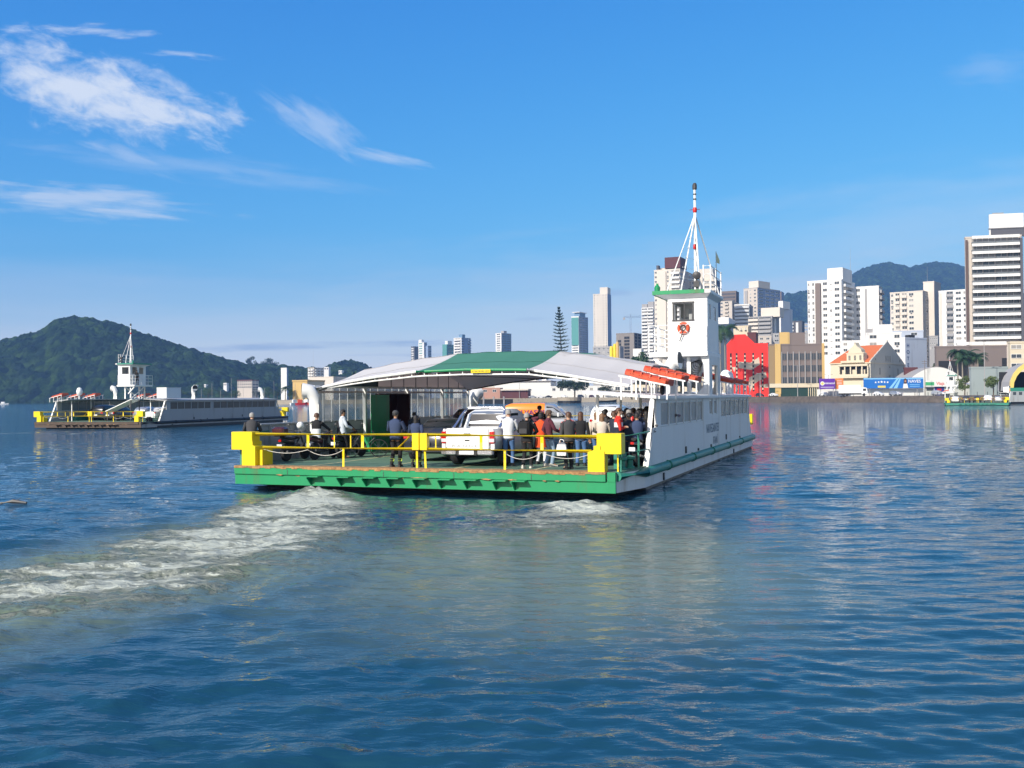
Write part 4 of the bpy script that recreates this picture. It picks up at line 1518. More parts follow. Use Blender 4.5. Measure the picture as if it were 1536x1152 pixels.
def person(loc, yaw, label, top='navy', legs='black', hair='black', h=1.72, arms=('down', 'down'), skin=1, build=1.0, pose='stand',
           long_hair=0, shoe='b', step=0.06, lean=0.0, hood=False, cuffs=None, sleeves=True, bands=None, head_turn=0.0, skirt=0.0, cap=None, group=None):
    """front of the body is +Y at yaw 0. One skinned body, clothing and hair as children."""
    root = empty('person', loc, yaw)
    tag(root, label, 'person', group)
    k = h / 1.72
    root.scale = (k, k, k)
    sit = pose == 'sit'
    hipz = 0.90 if not sit else 0.0
    ln = Vector((0, math.sin(lean), math.cos(lean)))
    pel = Vector((0, 0, hipz + .05))
    waist = pel + ln * .13
    chest = pel + ln * .34
    shl = pel + ln * .475
    neck = pel + ln * .53
    head = neck + Vector((0, .015 + .03 * math.sin(lean), .11))
    J = {}
    legsj = []
    for s in (-1, 1):
        hip = Vector((s * .095, 0, hipz))
        if sit:
            ank = Vector((s * .17, .30, -.46 + .0))
            knee, ank = limb(hip, ank, .43, .42, (0, 1, .6))
        else:
            ank = Vector((s * .11, s * step, .085))
            knee, ank = limb(hip, ank, .425, .415, (0, 1, 0))
        legsj.append((hip, knee, ank, ank + Vector((s * .02, .15, -.05))))
    armsj = []
    for s, a in zip((-1, 1), arms):
        t = ARMS[a]
        sh = shl + Vector((s * .185 * build, 0, -.035))
        wr = sh + Vector((s * t[0], t[1], t[2]))
        hint = (s * .9, -.5, -.5) if a in ('phone', 'chin', 'crossed', 'front') else (s * .4, -1, -.2)
        el, wr = limb(sh, wr, .285, .26, hint)
        armsj.append((sh, el, wr))
    # --- body: one skinned surface
    vs, es, rad = [], [], []

    def av(p, r, par=None):
        vs.append(tuple(p))
        rad.append(r if isinstance(r, tuple) else (r, r))
        if par is not None:
            es.append((par, len(vs) - 1))
        return len(vs) - 1
    b = build
    i_p = av(pel, (.10 * b, .075))
    i_w = av(waist, (.095 * b, .07), i_p)
    i_c = av(chest, (.11 * b, .075), i_w)
    i_s = av(shl + Vector((0, 0, -.05)), (.075 * b, .055), i_c)
    i_n = av(neck + Vector((0, 0, .02)), .052, i_s)
    i_h = av(head + Vector((0, .012, -.035)), (.062, .066), i_n)
    i_h2 = av(head + Vector((0, -.002, .055)), (.074, .086), i_h)
    av(head + Vector((0, -.006, .115)), (.050, .058), i_h2)
    for hip, kn, an, toe in legsj:
        a = av(hip + Vector((0, 0, -.06)), .068, i_p)
        a = av(kn, .046, a)
        a = av(an, .036, a)
        av(toe, .03, a)
    for sh, el, wr in armsj:
        a = av(sh + Vector((0, 0, -.02)), .038, i_s)
        a = av(el, .030, a)
        a = av(wr, .026, a)
        d = (wr - el).normalized()
        av(wr + d * .075, (.038, .018), a)
    me = bpy.data.meshes.new('body')
    me.from_pydata(vs, es, [])
    tmp = bpy.data.objects.new('body', me)
    COL.objects.link(tmp)
    sk = tmp.modifiers.new('s', 'SKIN')
    sk.use_smooth_shade = True
    for i, sv in enumerate(me.skin_vertices[0].data):
        sv.radius = rad[i]
        sv.use_root = i == 0
    ss = tmp.modifiers.new('u', 'SUBSURF')
    ss.levels = ss.render_levels = 1
    dg = bpy.context.evaluated_depsgraph_get()
    body_me = bpy.data.meshes.new_from_object(tmp.evaluated_get(dg))
    bpy.data.objects.remove(tmp)
    Rh = Matrix.Rotation(head_turn, 3, 'Z')
    if head_turn:
        for v in body_me.vertices:
            if v.co.z > neck.z + .03 and abs(v.co.x) < .16:
                v.co = head + Rh @ (v.co - head)

    def hp(x, y, z):
        return head + Rh @ Vector((x, y, z))
    # face, ears, hands with five fingers: appended to the same body mesh
    q = MB()
    q.tube([hp(0, .078, .035), hp(0, .104, .0), hp(0, .08, -.012)], [.008, .015, .010], 6)
    for s in (-1, 1):
        q.ball(hp(s * .078, -.005, .02), .012, .02, .03, 6, 4)
        q.ball(hp(s * .030, .079, .032), .011, .008, .008, 6, 4, mi=1)
    q.tube([hp(-.024, .078, -.045), hp(0, .086, -.045), hp(.024, .078, -.045)], .006, 5, mi=2)
    for (sh, el, wr), s in zip(armsj, (-1, 1)):
        d = (wr - el).normalized()
        up = Vector((0, 0, 1)) if abs(d.z) < .8 else Vector((0, 1, 0))
        a = d.cross(up).normalized()
        n_ = a.cross(d).normalized()
        q.tube([wr + d * .0, wr + d * .04, wr + d * .085], [.026, .036, .034], 8, sq=.55)
        for f, (o_, L) in enumerate(((-.028, .062), (-.010, .072), (.009, .068), (.027, .052))):
            p0 = wr + d * .075 + a * o_
            p1 = p0 + d * L * .5 - n_ * .006
            p2 = p1 + d * L * .36 - n_ * .022
            p3 = p2 + d * L * .1 - n_ * .022
            q.tube([p0, p1, p2, p3], [.0095, .009, .0085, .006], 6)
        p0 = wr + d * .03 - a * .03 * s
        q.tube([p0, p0 + d * .03 - a * .022 * s - n_ * .01, p0 + d * .058 - a * .022 * s - n_ * .024], [.012, .010, .008], 6)
    bm = bmesh.new()
    bm.from_mesh(body_me)
    for f in bm.faces:
        f.smooth = True
    hm_ = q.mesh()
    bm.from_mesh(hm_)
    bm.to_mesh(body_me)
    bm.free()
    body_me.materials.clear()
    for m_ in (SKINS[skin], EYE, cloth('pink', (0, 0, 0))):
        body_me.materials.append(m_)
    body = bpy.data.objects.new('body', body_me)
    body.parent = root
    COL.objects.link(body)
    # --- clothing
    tm = CL[top]

    def ell(c, rx, ry, n=14, f=None):
        ax = Vector((1, 0, 0))
        ay = ln.cross(ax).normalized()
        return [c + ax * rx * math.cos(2 * PI * j / n) + ay * ry * math.sin(2 * PI * j / n) for j in range(n)]
    q = MB()
    hem = -.10 - skirt
    jac = [(hem, .175 * b + skirt * .10, .135 + skirt * .08), (-.02, .168 * b, .132), (.10, .158 * b, .122), (.22, .178 * b, .13), (.36, .195 * b, .132),
           (.44, .192 * b, .118), (.485, .150 * b, .095), (.52, .075, .075), (.545, .068, .07)]
    rr = random.Random(hash(label) % 1000)
    rings = []
    for z, rx, ry in jac:
        wob = 1 + (rr.random() - .5) * .05
        c = pel + ln * z + Vector((0, -.005, 0))
        if z < 0 and not sit:
            c = pel + Vector((0, 0, z))
        rings.append(ell(c, rx * wob, ry * wob))
    if bands:      # a coloured yoke / stripe is a separate piece of the same jacket
        lo = [r_ for r_, (z, _, _) in zip(rings, jac) if z <= .22]
        mid = [r_ for r_, (z, _, _) in zip(rings, jac) if .22 <= z <= .36]
        hi = [r_ for r_, (z, _, _) in zip(rings, jac) if z >= .36]
        q.rings(lo, mi=1)
        q.rings(mid, mi=2)
        q.rings(hi, mi=0)
    else:
        q.rings(rings)
    for (sh, el, wr), s in zip(armsj, (-1, 1)):
        if sleeves:
            d = (wr - el)
            q.tube([sh + Vector((-s * .05, 0, .02)), sh + Vector((s * .005, 0, -.01)), sh.lerp(el, .5), el, el.lerp(wr, .5), wr - d * .03],
                   [.062, .068, .060, .056, .050, .043], 10)
        else:
            q.tube([sh + Vector((-s * .05, 0, .02)), sh + Vector((s * .005, 0, -.01)), sh.lerp(el, .7)], [.06, .066, .062], 10)
    if hood:
        q.torus(neck + Vector((0, -.04, .0)), .085, .04, 'z', 14, 6)
    mats_ = [tm] + ([CL[bands[0]], CL[bands[1]]] if bands else [])
    q.build('jacket', mats_, root, smooth=60)
    q = MB()
    lm = CL[legs]
    q.rings([ell(pel + Vector((0, 0, .06)), .150 * b, .115), ell(pel + Vector((0, 0, -.05)), .162 * b, .125), ell(pel + Vector((0, 0, -.13)), .150 * b, .112)])
    for hip, kn, an, toe in legsj:
        q.tube([hip + Vector((0, 0, .0)), hip.lerp(kn, .25), kn, kn.lerp(an, .5), an + (kn - an) * .02], [.092, .090, .068, .062, .056], 10)
    q.build('trousers', lm, root, smooth=60)
    if cuffs:
        q = MB()
        for hip, kn, an, toe in legsj:
            q.tube([an.lerp(kn, .22), an.lerp(kn, .40)], [.064, .066], 10)
        q.split('reflective_band', CL[cuffs], root, smooth=60)
    for hip, kn, an, toe in legsj:
        q = MB()
        f = Vector((0, 1, 0))
        c = Vector((an.x, an.y, an.z - .085 + .0))
        q.rings([[c + Vector((x * w, y, z)) for x, z in ((-1, 0.0), (1, 0.0), (1, t * .6), (.6, t), (-.6, t), (-1, t * .6))]
                 for y, w, t in ((-.085, .034, .085), (-.03, .042, .115), (.05, .044, .085), (.12, .048, .06), (.175, .036, .045))])
        q.build('shoe', SHOE_W if shoe == 'w' else SHOE_B, root, smooth=50)
    # hair / cap
    q = MB()
    rings = []
    for z, rx, ry, cy in ((.00, .086, .045, -.062), (.035, .090, .080, -.028), (.07, .092, .098, -.012), (.10, .084, .094, -.008), (.13, .060, .070, -.008), (.148, .025, .03, -.008)):
        rings.append([hp(rx * math.cos(2 * PI * j / 14), cy + ry * math.sin(2 * PI * j / 14), z) for j in range(14)])
    q.rings(rings)
    if long_hair:
        L = long_hair
        q.rings([[hp(x * w, y - t * .02 * (L > .2), z - t * L) for x, y in ((-.078, -.005), (-.05, -.075), (0, -.10), (.05, -.075), (.078, -.005), (0, -.03))]
                 for t, w, z in ((0, 1, .06), (.35, 1.15, .03), (.7, 1.25, .01), (1, .85, 0))])
    q.build('hair', HAIRS[hair], root, smooth=60)
    if cap:
        q = MB()
        rings = []
        for z, r_ in ((.055, .097), (.09, .096), (.13, .078), (.155, .04)):
            rings.append([hp(r_ * math.cos(2 * PI * j / 14), -.006 + r_ * 1.05 * math.sin(2 * PI * j / 14), z) for j in range(14)])
        q.rings(rings)
        q.rings([[hp(x, y, .07 + z) for x, y in ((-.06, .07), (.06, .07), (.045, .15), (-.045, .15))] for z in (0, .012)])
        q.build('cap', CL[cap], root, smooth=60)
    root['_j'] = 0
    del root['_j']
    return root, armsj, k


def fd(u, v, z=0.705):
    return fw(u, v, z)


# facing: yaw measured so that 0 looks along the ferry's heading (away), PI looks back at the camera
def P(u, v, face, label, **kw):
    return person(fd(u, v), face - FANG, label, **kw)


crew = 'ferry crew in navy uniforms'
P(5.62, .62, .05, 'crew member in navy jacket with reflective ankle bands, standing with hands in front, cap', top='navy', legs='black', arms=('front', 'front'), cuffs='hivis', h=1.78, skin=1, cap='darkgrey', build=1.08, group=crew)
P(6.28, .75, .12, 'shorter crew member with dark ponytail in navy jacket and reflective ankle bands', top='navy', legs='black', arms=('front', 'pocket'), cuffs='hivis', h=1.64, long_hair=.3, step=.03, group=crew)
P(9.05, 1.75, .25, 'man in white shirt and blue jeans raising a phone beside the pickup', top='white', legs='jeans', hair='grey', arms=('phone', 'front'), skin=0, h=1.80, shoe='b')
pb = P(9.92, 1.05, .0, 'balding man in black with a black backpack behind the gate rail', top='black', legs='black', hair='grey', arms=('front', 'front'), skin=0, h=1.70, shoe='w', build=1.15)[0]
P(9.75, 2.9, -.1, 'woman in a long orange-red coat and white trousers', top='orange_red', legs='white', hair='black', arms=('front', 'pocket'), h=1.66, skirt=.28, long_hair=.06, shoe='b')
P(10.35, 1.9, -.9, 'man in plum checked shirt and pale jeans looking right', top='plum', legs='palejeans', hair='brown', arms=('pocket', 'front'), h=1.76, skin=1, cap='brown', shoe='w')
P(10.62, 3.2, .4, 'person in red top behind the man in plum shirt', top='red', legs='palejeans', hair='brown', h=1.68, arms=('front', 'down'))
P(11.30, .95, .75, 'person in dark grey jacket resting chin on hand, holding a white bag', top='darkgrey', legs='black', hair='brown', arms=('bag', 'chin'), h=1.72, skin=0, shoe='b', build=1.1)
P(11.25, 2.4, .1, 'woman with long dark hair and jeans in black top', top='black', legs='jeans', hair='brown', arms=('front', 'down'), h=1.70, long_hair=.34)
P(11.85, 2.75, .2, 'woman with very long light brown hair in pale jacket and black trousers', top='cream', legs='black', hair='light', arms=('front', 'front'), h=1.64, long_hair=.42, shoe='w')
P(11.35, 3.9, -.3, 'woman in cream sweater standing behind the long-haired woman', top='cream', legs='jeans', hair='light', h=1.66, long_hair=.2)
P(12.1, 3.4, -1.2, 'dark-haired woman in red cardigan looking right', top='red', legs='black', hair='black', h=1.66, long_hair=.22, arms=('front', 'down'), skin=0)
P(12.05, 5.4, .2, 'man in light grey shirt seen from behind', top='lightgrey', legs='jeans', hair='brown', h=1.72, arms=('front', 'front'), skin=0)
P(12.55, 2.15, -1.35, 'tall man in red, white and navy striped jacket beside the yellow counterweight', top='red', legs='midnight', hair='brown', h=1.82, arms=('crossed', 'crossed'), bands=('midnight', 'white'), skin=0, build=1.15)
P(12.45, 3.9, .0, 'man in black vest with folded arms behind the striped jacket', top='black', legs='black', hair='grey', h=1.76, arms=('crossed', 'crossed'), skin=0)
P(12.35, 6.6, .3, 'person in black hooded jacket in front of the grey hatchback', top='black', legs='black', hair='black', h=1.72, hood=True)
P(11.0, 6.2, -.2, 'person in charcoal coat beside the silver van', top='darkgrey', legs='black', hair='black', h=1.7)
P(9.3, 4.3, .15, 'person in maroon jumper mostly hidden behind the white shirt', top='plum', legs='black', hair='brown', h=1.68, arms=('phone', 'front'))
# dense dark crowd at the cabin entrance
cols = ['midnight', 'black', 'navy', 'darkgrey', 'mauve', 'teal', 'brown', 'olive']
desc = {'midnight': 'midnight blue', 'black': 'black', 'navy': 'navy', 'darkgrey': 'charcoal', 'mauve': 'mauve grey', 'teal': 'dark teal', 'brown': 'brown', 'olive': 'olive'}
hr = ['black', 'brown', 'black', 'grey', 'black', 'brown']
spots = [(12.2, 2.9, 'midnight', 'brown', -.6, 1.70, 'half hidden by the striped jacket'), (13.0, 4.9, 'teal', 'black', .4, 1.75, 'turned towards the green rail'), (12.45, 5.0, 'black', 'black', -.1, 1.69, 'shortest in the third row of the crowd'), (12.1, 6.0, 'midnight', 'brown', .6, 1.77, 'with brown hair beside the brown jumper'), (11.6, 5.5, 'darkgrey', 'black', -.4, 1.71, 'behind the cream sweater'), (12.2, 7.3, 'black', 'grey', .2, 1.74, 'grey haired in the rear of the crowd'), (11.4, 7.1, 'olive', 'brown', .9, 1.68, 'looking right near the charcoal coat'), (13.0, 7.5, 'mauve', 'black', -.2, 1.72, 'against the cabin passage wall'),
         (11.9, 11.2, 'black', 'black', .3, 1.72, 'between the grey cars in the canopy shade'), (12.3, 9.6, 'midnight', 'black', -.3, 1.76, 'by the cabin posts in the canopy shade'), (11.2, 7.9, 'black', 'brown', .5, 1.66, 'behind the charcoal coat'), (12.0, 8.5, 'navy', 'black', -.8, 1.80, 'tallest in the rear rows of the crowd'), (10.4, 8.6, 'mauve', 'black', .1, 1.70, 'alone behind the red top'),
         (12.6, 10.9, 'darkgrey', 'black', .2, 1.74, 'far back along the cabin wall'), (12.65, 6.2, 'black', 'black', -.5, 1.80, 'shoulder to shoulder with the navy clothed one'), (12.7, 4.3, 'navy', 'black', .3, 1.77, 'pressed between the padded coat and the end post'), (11.7, 6.4, 'brown', 'brown', .0, 1.68, 'just left of the black hooded jacket'),
         (12.95, 3.1, 'midnight', 'black', -.4, 1.74, 'close behind the green corner rail'), (13.0, 4.0, 'black', 'black', .6, 1.70, 'with long black hair by the cabin end post'),
         (12.75, 4.9, 'mauve', 'brown', -.8, 1.72, 'looking down beside the cabin entrance'), (12.2, 4.6, 'midnight', 'black', .2, 1.78, 'in a bulky padded coat amid the crowd'),
         (12.95, 5.7, 'navy', 'black', .9, 1.76, 'taller than those around, inside the cabin entrance'), (12.5, 5.7, 'darkgrey', 'brown', -.2, 1.70, 'third row of the crowd near the cabin'),
         (13.05, 6.8, 'brown', 'black', .1, 1.74, 'deep inside the cabin entrance'), (12.9, 8.2, 'black', 'black', .4, 1.72, 'deepest visible inside the cabin passage'),
         (11.9, 7.6, 'olive', 'black', -.5, 1.70, 'behind the light grey shirt'), (12.55, 7.9, 'teal', 'brown', .0, 1.73, 'in the middle of the cabin passage'),
         (11.7, 9.0, 'midnight', 'black', .7, 1.71, 'near the front of the grey hatchback'), (12.75, 2.7, 'midnight', 'black', .5, 1.66, 'stooping behind the yellow counterweight')]
for i, (u, v, c, hc, f, hh, tail) in enumerate(spots):
    P(u, v, f, 'person in %s clothes %s' % (desc[c], tail), top=c, legs='black' if i % 2 else 'midnight', hair=hc, h=hh, skin=i % 3 if i % 3 < 2 else 1,
      arms=[('front', 'front'), ('pocket', 'down'), ('crossed', 'crossed'), ('front', 'phone')][i % 4], long_hair=.28 if 'long black' in tail else 0, hood=i in (3, 7), group='crowd by the cabin entrance')
# under the canopy, port side
P(1.55, 4.35, -.9, 'man in pale grey patterned jacket and dark trousers standing by the bicycle', top='greywhite', legs='black', hair='black', h=1.78, arms=('down', 'front'), skin=1)
P(3.2, 11.4, -1.6, 'person in dark clothes standing behind the dark estate car', top='black', legs='black', h=1.68, arms=('front', 'front'))
P(4.6, 12.4, -1.9, 'man in black seen above the dark grey car roof', top='black', legs='black', h=1.74, arms=('phone', 'down'))
P(2.2, 9.0, .3, 'person in dark hoodie by the green door', top='midnight', legs='black', h=1.60, hood=True)
P(6.4, 12.6, .2, 'person in black hat visible above the pickup cab', top='black', legs='black', h=1.80, cap='black')

# things worn or carried
bpk = empty('backpack', fd(9.92, 1.05, .705 + 1.10), -FANG)
tag(bpk, 'black backpack on the back of the balding man', 'backpack')
q = MB()
q.box(-.17, .17, -.31, -.15, -.10, .36, b=.06)
q.build('bag_body', CL['black'], bpk)
q = MB()
q.box(-.13, .13, -.36, -.312, -.04, .14, b=.03)
q.build('front_pocket', CL['darkgrey'], bpk)
q = MB()
for s in (-1, 1):
    q.tube([(s * .11, -.16, .3), (s * .12, -.02, .40), (s * .12, .13, .28), (s * .13, .14, .02), (s * .16, -.1, -.06)], .018, 6)
q.split('strap', CL['black'], bpk)
bag = empty('carrier_bag', fd(11.18, .62, .705 + .42), -FANG)
tag(bag, 'white carrier bag held by the person in dark grey', 'bag')
q = MB()
q.rings([[(x * w, y * w, z) for x, y in ((-.15, -.05), (.15, -.05), (.15, .05), (-.15, .05))] for z, w in ((0, .9), (.18, 1.05), (.34, .85), (.40, .5))])
q.build('bag_body', CL['white'], bag)
MB().torus((0, 0, .42), .07, .012, 'y', 12, 6, a0=0, a1=PI).build('handle', CL['white'], bag)
cup = tag(MB().lathe((0, 0, 0), [(.03, 0), (.042, .10), (.042, .11), (.03, .115)], 12).build('paper_cup', WHITE2, None, loc=fd(10.72, 1.75, 2.28)), 'white paper cup lifted beside the plum checked shirt', 'cup')
P2 = person(on(F2O, F2A, 1.75, 14.6, 4.745), -.3, 'person in black on the wheelhouse balcony of the far left ferry', top='black', legs='black', h=1.75)

# ------------------------------------------------------------------ vehicles
def paint(name, c, metal=0.0, rough=0.28):
    m = pm(name, c, rough, 0.03, 2.0, metal=metal)
    m.node_tree.nodes['Principled BSDF'].inputs['Coat Weight'].default_value = 0.7
    return m


PW = paint('white_car_paint', (0.80, 0.80, 0.79))
PS = paint('silver_car_paint', (0.50, 0.51, 0.53), 0.5)
PDG = paint('dark_grey_car_paint', (0.035, 0.037, 0.045), 0.3)
PBK = paint('black_car_paint', (0.012, 0.012, 0.014))
PRD = paint('maroon_car_paint', (0.06, 0.012, 0.015))
PBL = paint('blue_car_paint', (0.03, 0.08, 0.25))
POR = paint('orange_van_paint', (0.90, 0.26, 0.02))
CGL = pm('car_window_glass', (0.012, 0.015, 0.018), 0.05, 0.1, 1.0, spec=0.9)
TRIM = pm('black_plastic_trim', (0.02, 0.02, 0.022), 0.6, 0.1, 6.0)
RIM = pm('alloy_rim', (0.35, 0.36, 0.38), 0.35, 0.1, 6.0, metal=0.8)
TAIL = pm('red_lamp_glass', (0.50, 0.008, 0.01), 0.15, 0.1, 9.0, spec=0.8)
HEADL = pm('headlamp_glass', (0.6, 0.62, 0.65), 0.1, 0.1, 9.0, spec=0.8)
CHROME = pm('satin_chrome', (0.6, 0.6, 0.62), 0.25, 0.05, 4.0, metal=0.9)
PLATE = pm('number_plate', (0.70, 0.72, 0.76), 0.5, 0.03, 6.0)


def wheel(parent, x, y, r=.33, w=.2):
    s = 1 if x > 0 else -1
    o_ = empty('wheel', (x, y, r), 0, parent)
    q = MB()
    q.lathe((0, 0, 0), [(r * .62, -w / 2), (r * .93, -w / 2), (r, -w * .35), (r, w * .35), (r * .93, w / 2), (r * .62, w / 2)], 22, axis='x')
    q.build('tyre', RUBBER, o_, smooth=40)
    q = MB()
    q.lathe((s * w * .40, 0, 0), [(r * .60, -.02), (r * .64, 0), (r * .56, .015 * s)], 22, axis='x')
    for i in range(6):
        a = i * PI / 3
        q.bar((s * w * .42, 0, 0), (s * w * .42, math.cos(a) * r * .57, math.sin(a) * r * .57), .035, .07)
    q.build('rim', RIM, o_)
    return o_


def section(y, hw, z0, z1, tum, n=0):
    """car body cross section: sides lean in by tum at the top, corners rounded"""
    r_ = min(.09, (z1 - z0) * .3)
    m_ = (z0 + z1) / 2
    return [(-hw + .06, y, z0), (hw - .06, y, z0), (hw - .01, y, z0 + .08), (hw, y, m_), (hw - tum * .6, y, z1 - r_), (hw - tum - r_ * .8, y, z1 - .005), (0, y, z1 + .015),
            (-hw + tum + r_ * .8, y, z1 - .005), (-hw + tum * .6, y, z1 - r_), (-hw, y, m_), (-hw + .01, y, z0 + .08), (-hw + .06, y, z0)]


def car(kind='hatch', pmx=None, name='parked_car', label=None, **tg):
    """y=0 rear bumper, +y forward, on z=0"""
    root = empty(name)
    tag(root, label, 'van' if kind == 'van' else 'car', **tg)
    if kind == 'van':
        Lc, hw, belt, H_ = 4.35, .86, 1.05, 1.84
        low = [(0.0, .80, .45, 1.02), (.06, .84, .34, belt), (.5, .86, .26, belt), (3.3, .86, .24, belt), (3.75, .84, .26, .98), (4.2, .76, .30, .82), (4.35, .66, .36, .66)]
        top = [(.02, .80, belt - .03, 1.20, .04), (.07, .82, belt - .03, 1.72, .06), (.35, .84, belt - .03, 1.83, .09), (1.9, .84, belt - .03, 1.85, .10), (2.7, .84, belt - .03, 1.76, .12), (3.15, .82, belt - .03, 1.46, .12), (3.62, .80, belt - .05, 1.04, .08)]
        wb = (.72, 3.5)
    elif kind == 'suv':
        Lc, hw, belt, H_ = 4.4, .88, 1.05, 1.72
        low = [(0, .78, .50, .95), (.07, .86, .36, belt), (.6, .88, .28, belt), (3.2, .88, .28, belt - .02), (4.0, .85, .30, .93), (4.32, .76, .36, .78), (4.4, .66, .42, .66)]
        top = [(.12, .80, belt - .03, 1.18, .06), (.30, .82, belt - .03, 1.52, .10), (.60, .82, belt - .03, 1.68, .14), (1.8, .82, belt - .03, 1.72, .15), (2.5, .82, belt - .03, 1.64, .16), (3.25, .80, belt - .05, 1.08, .10)]
        wb = (.8, 3.45)
    elif kind == 'sedan':
        Lc, hw, belt, H_ = 4.45, .86, .92, 1.44
        low = [(0, .74, .48, .90), (.08, .82, .34, .98), (.5, .86, .25, .98), (1.0, .86, .22, .95), (3.2, .86, .22, .92), (4.0, .83, .24, .80), (4.36, .72, .28, .66), (4.45, .62, .36, .55)]
        top = [(.75, .70, .90, .98, .05), (1.15, .76, .88, 1.26, .12), (1.6, .78, .88, 1.42, .16), (2.3, .78, .88, 1.44, .17), (2.7, .78, .88, 1.36, .17), (3.35, .78, .86, .94, .10)]
        wb = (.82, 3.5)
    else:
        Lc, hw, belt, H_ = 3.9, .83, .95, 1.47
        low = [(0, .74, .46, .88), (.07, .80, .34, belt), (.5, .83, .24, belt), (2.8, .83, .22, .93), (3.5, .80, .24, .82), (3.82, .70, .28, .66), (3.9, .60, .36, .55)]
        top = [(.14, .72, belt - .03, 1.08, .06), (.38, .76, belt - .03, 1.36, .12), (.75, .78, belt - .03, 1.46, .15), (1.6, .78, belt - .03, 1.48, .16), (2.1, .78, belt - .03, 1.40, .17), (2.85, .76, belt - .05, .96, .10)]
        wb = (.7, 3.15)
    q = MB()
    q.rings([section(y, w, a, b_, .03) for y, w, a, b_ in low])
    body = q.build('body', pmx, root, smooth=50)
    q = MB()
    q.rings([section(y, w, a, b_, t) for y, w, a, b_, t in top])
    q.build('cabin', pmx, root, smooth=50)
    # glass: side panes, rear screen, windscreen, each a thin pane standing just proud
    tp = top

    def xs_at(y, z):
        for (y0, w0, a0, b0, t0), (y1, w1, a1, b1, t1) in zip(tp, tp[1:]):
            if y0 <= y <= y1:
                f = (y - y0) / (y1 - y0)
                w, b_, t = w0 + (w1 - w0) * f, b0 + (b1 - b0) * f, t0 + (t1 - t0) * f
                a = a0
                m_ = (a + b_) / 2
                g = max(0, min(1, (z - m_) / max(.01, b_ - .09 - m_)))
                return w - t * .6 * g, b_
        return tp[-1][1], tp[-1][3]
    ys = [(p[0]) for p in tp]
    cab0, cab1 = ys[1] + .22, ys[-2] + .25
    if kind == 'van':
        splits = [(2.35, 3.35)]
    else:
        mid = (cab0 + cab1) / 2 - .05
        splits = [(cab0, mid - .05), (mid + .05, cab1 + .1)]
    for s in (-1, 1):
        for a, c in splits:
            q = MB()
            n = 6
            rings = []
            for i in range(n + 1):
                y = a + (c - a) * i / n
                _, zt = xs_at(y, 1)
                zt2 = min(zt - .13, 9)
                zb = belt + .02
                if zt2 < zb + .02:
                    zt2 = zb + .02
                rings.append([(s * (xs_at(y, zb)[0] + .004), y, zb), (s * (xs_at(y, zt2)[0] + .006), y, zt2), (s * (xs_at(y, zt2)[0] - .03), y, zt2), (s * (xs_at(y, zb)[0] - .03), y, zb)])
            q.rings(rings)
            q.build('side_window', CGL, root, smooth=30)
    for (i0, i1, nm) in ((0, 2, 'rear_window'), (-1, -3, 'windscreen')):
        a, c = tp[i0], tp[i1]
        f0, f1 = (.28, .80)
        rings = []
        for f in (f0, f1):
            mid_ = tp[1] if i0 == 0 else tp[-2]
            if f < .5:
                A_, B_, g = a, mid_, f * 2
            else:
                A_, B_, g = mid_, c, (f - .5) * 2
            y = A_[0] + (B_[0] - A_[0]) * g
            z = A_[3] + (B_[3] - A_[3]) * g
            w = (A_[1] - A_[4]) + ((B_[1] - B_[4]) - (A_[1] - A_[4])) * g - .10
            off = -.02 if i0 == 0 else .02
            rings.append([(-w, y + off, z), (w, y + off, z), (w, y, z + .022), (-w, y, z + .022)])
        q = MB()
        q.rings(rings)
        q.build(nm, CGL, root)
    for s in (-1, 1):
        for y in wb:
            wheel(root, s * (hw - .10), y)
            q = MB()
            q.torus((s * (hw - .005), y, .33), .37, .03, 'x', 18, 6, a0=0, a1=PI)
            q.build('wheel_arch', TRIM, body)
        q = MB()
        zl = .78 if kind != 'van' else .80
        q.box(*sorted((s * .80, s * .60)), -.012, .13, zl, zl + (.16 if kind != 'van' else .34), b=.02)
        q.build('tail_lamp', TAIL, root)
        q = MB()
        q.box(*sorted((s * .72, s * .48)), Lc - .16, Lc - .02, .58, .72, b=.02)
        q.build('headlight', HEADL, root)
        q = MB()
        q.box(*sorted((s * (hw + .01), s * (hw + .17))), ys[-2] + .25, ys[-2] + .37, belt + .02, belt + .15, b=.02)
        q.build('mirror', pmx, root)
    q = MB()
    q.box(-hw + .08, hw - .08, -.05, .08, .32, .52, b=.03)
    q.build('rear_bumper', TRIM if kind in ('suv', 'van') else pmx, root)
    MB().box(-.22, .22, -.062, -.052, .56, .68).build('number_plate', PLATE, root)
    return root


def put(o, loc, ang, label, group=None):
    o.location = loc
    o.rotation_euler = (0, 0, ang)
    tag(o, label, None, group)
    return o


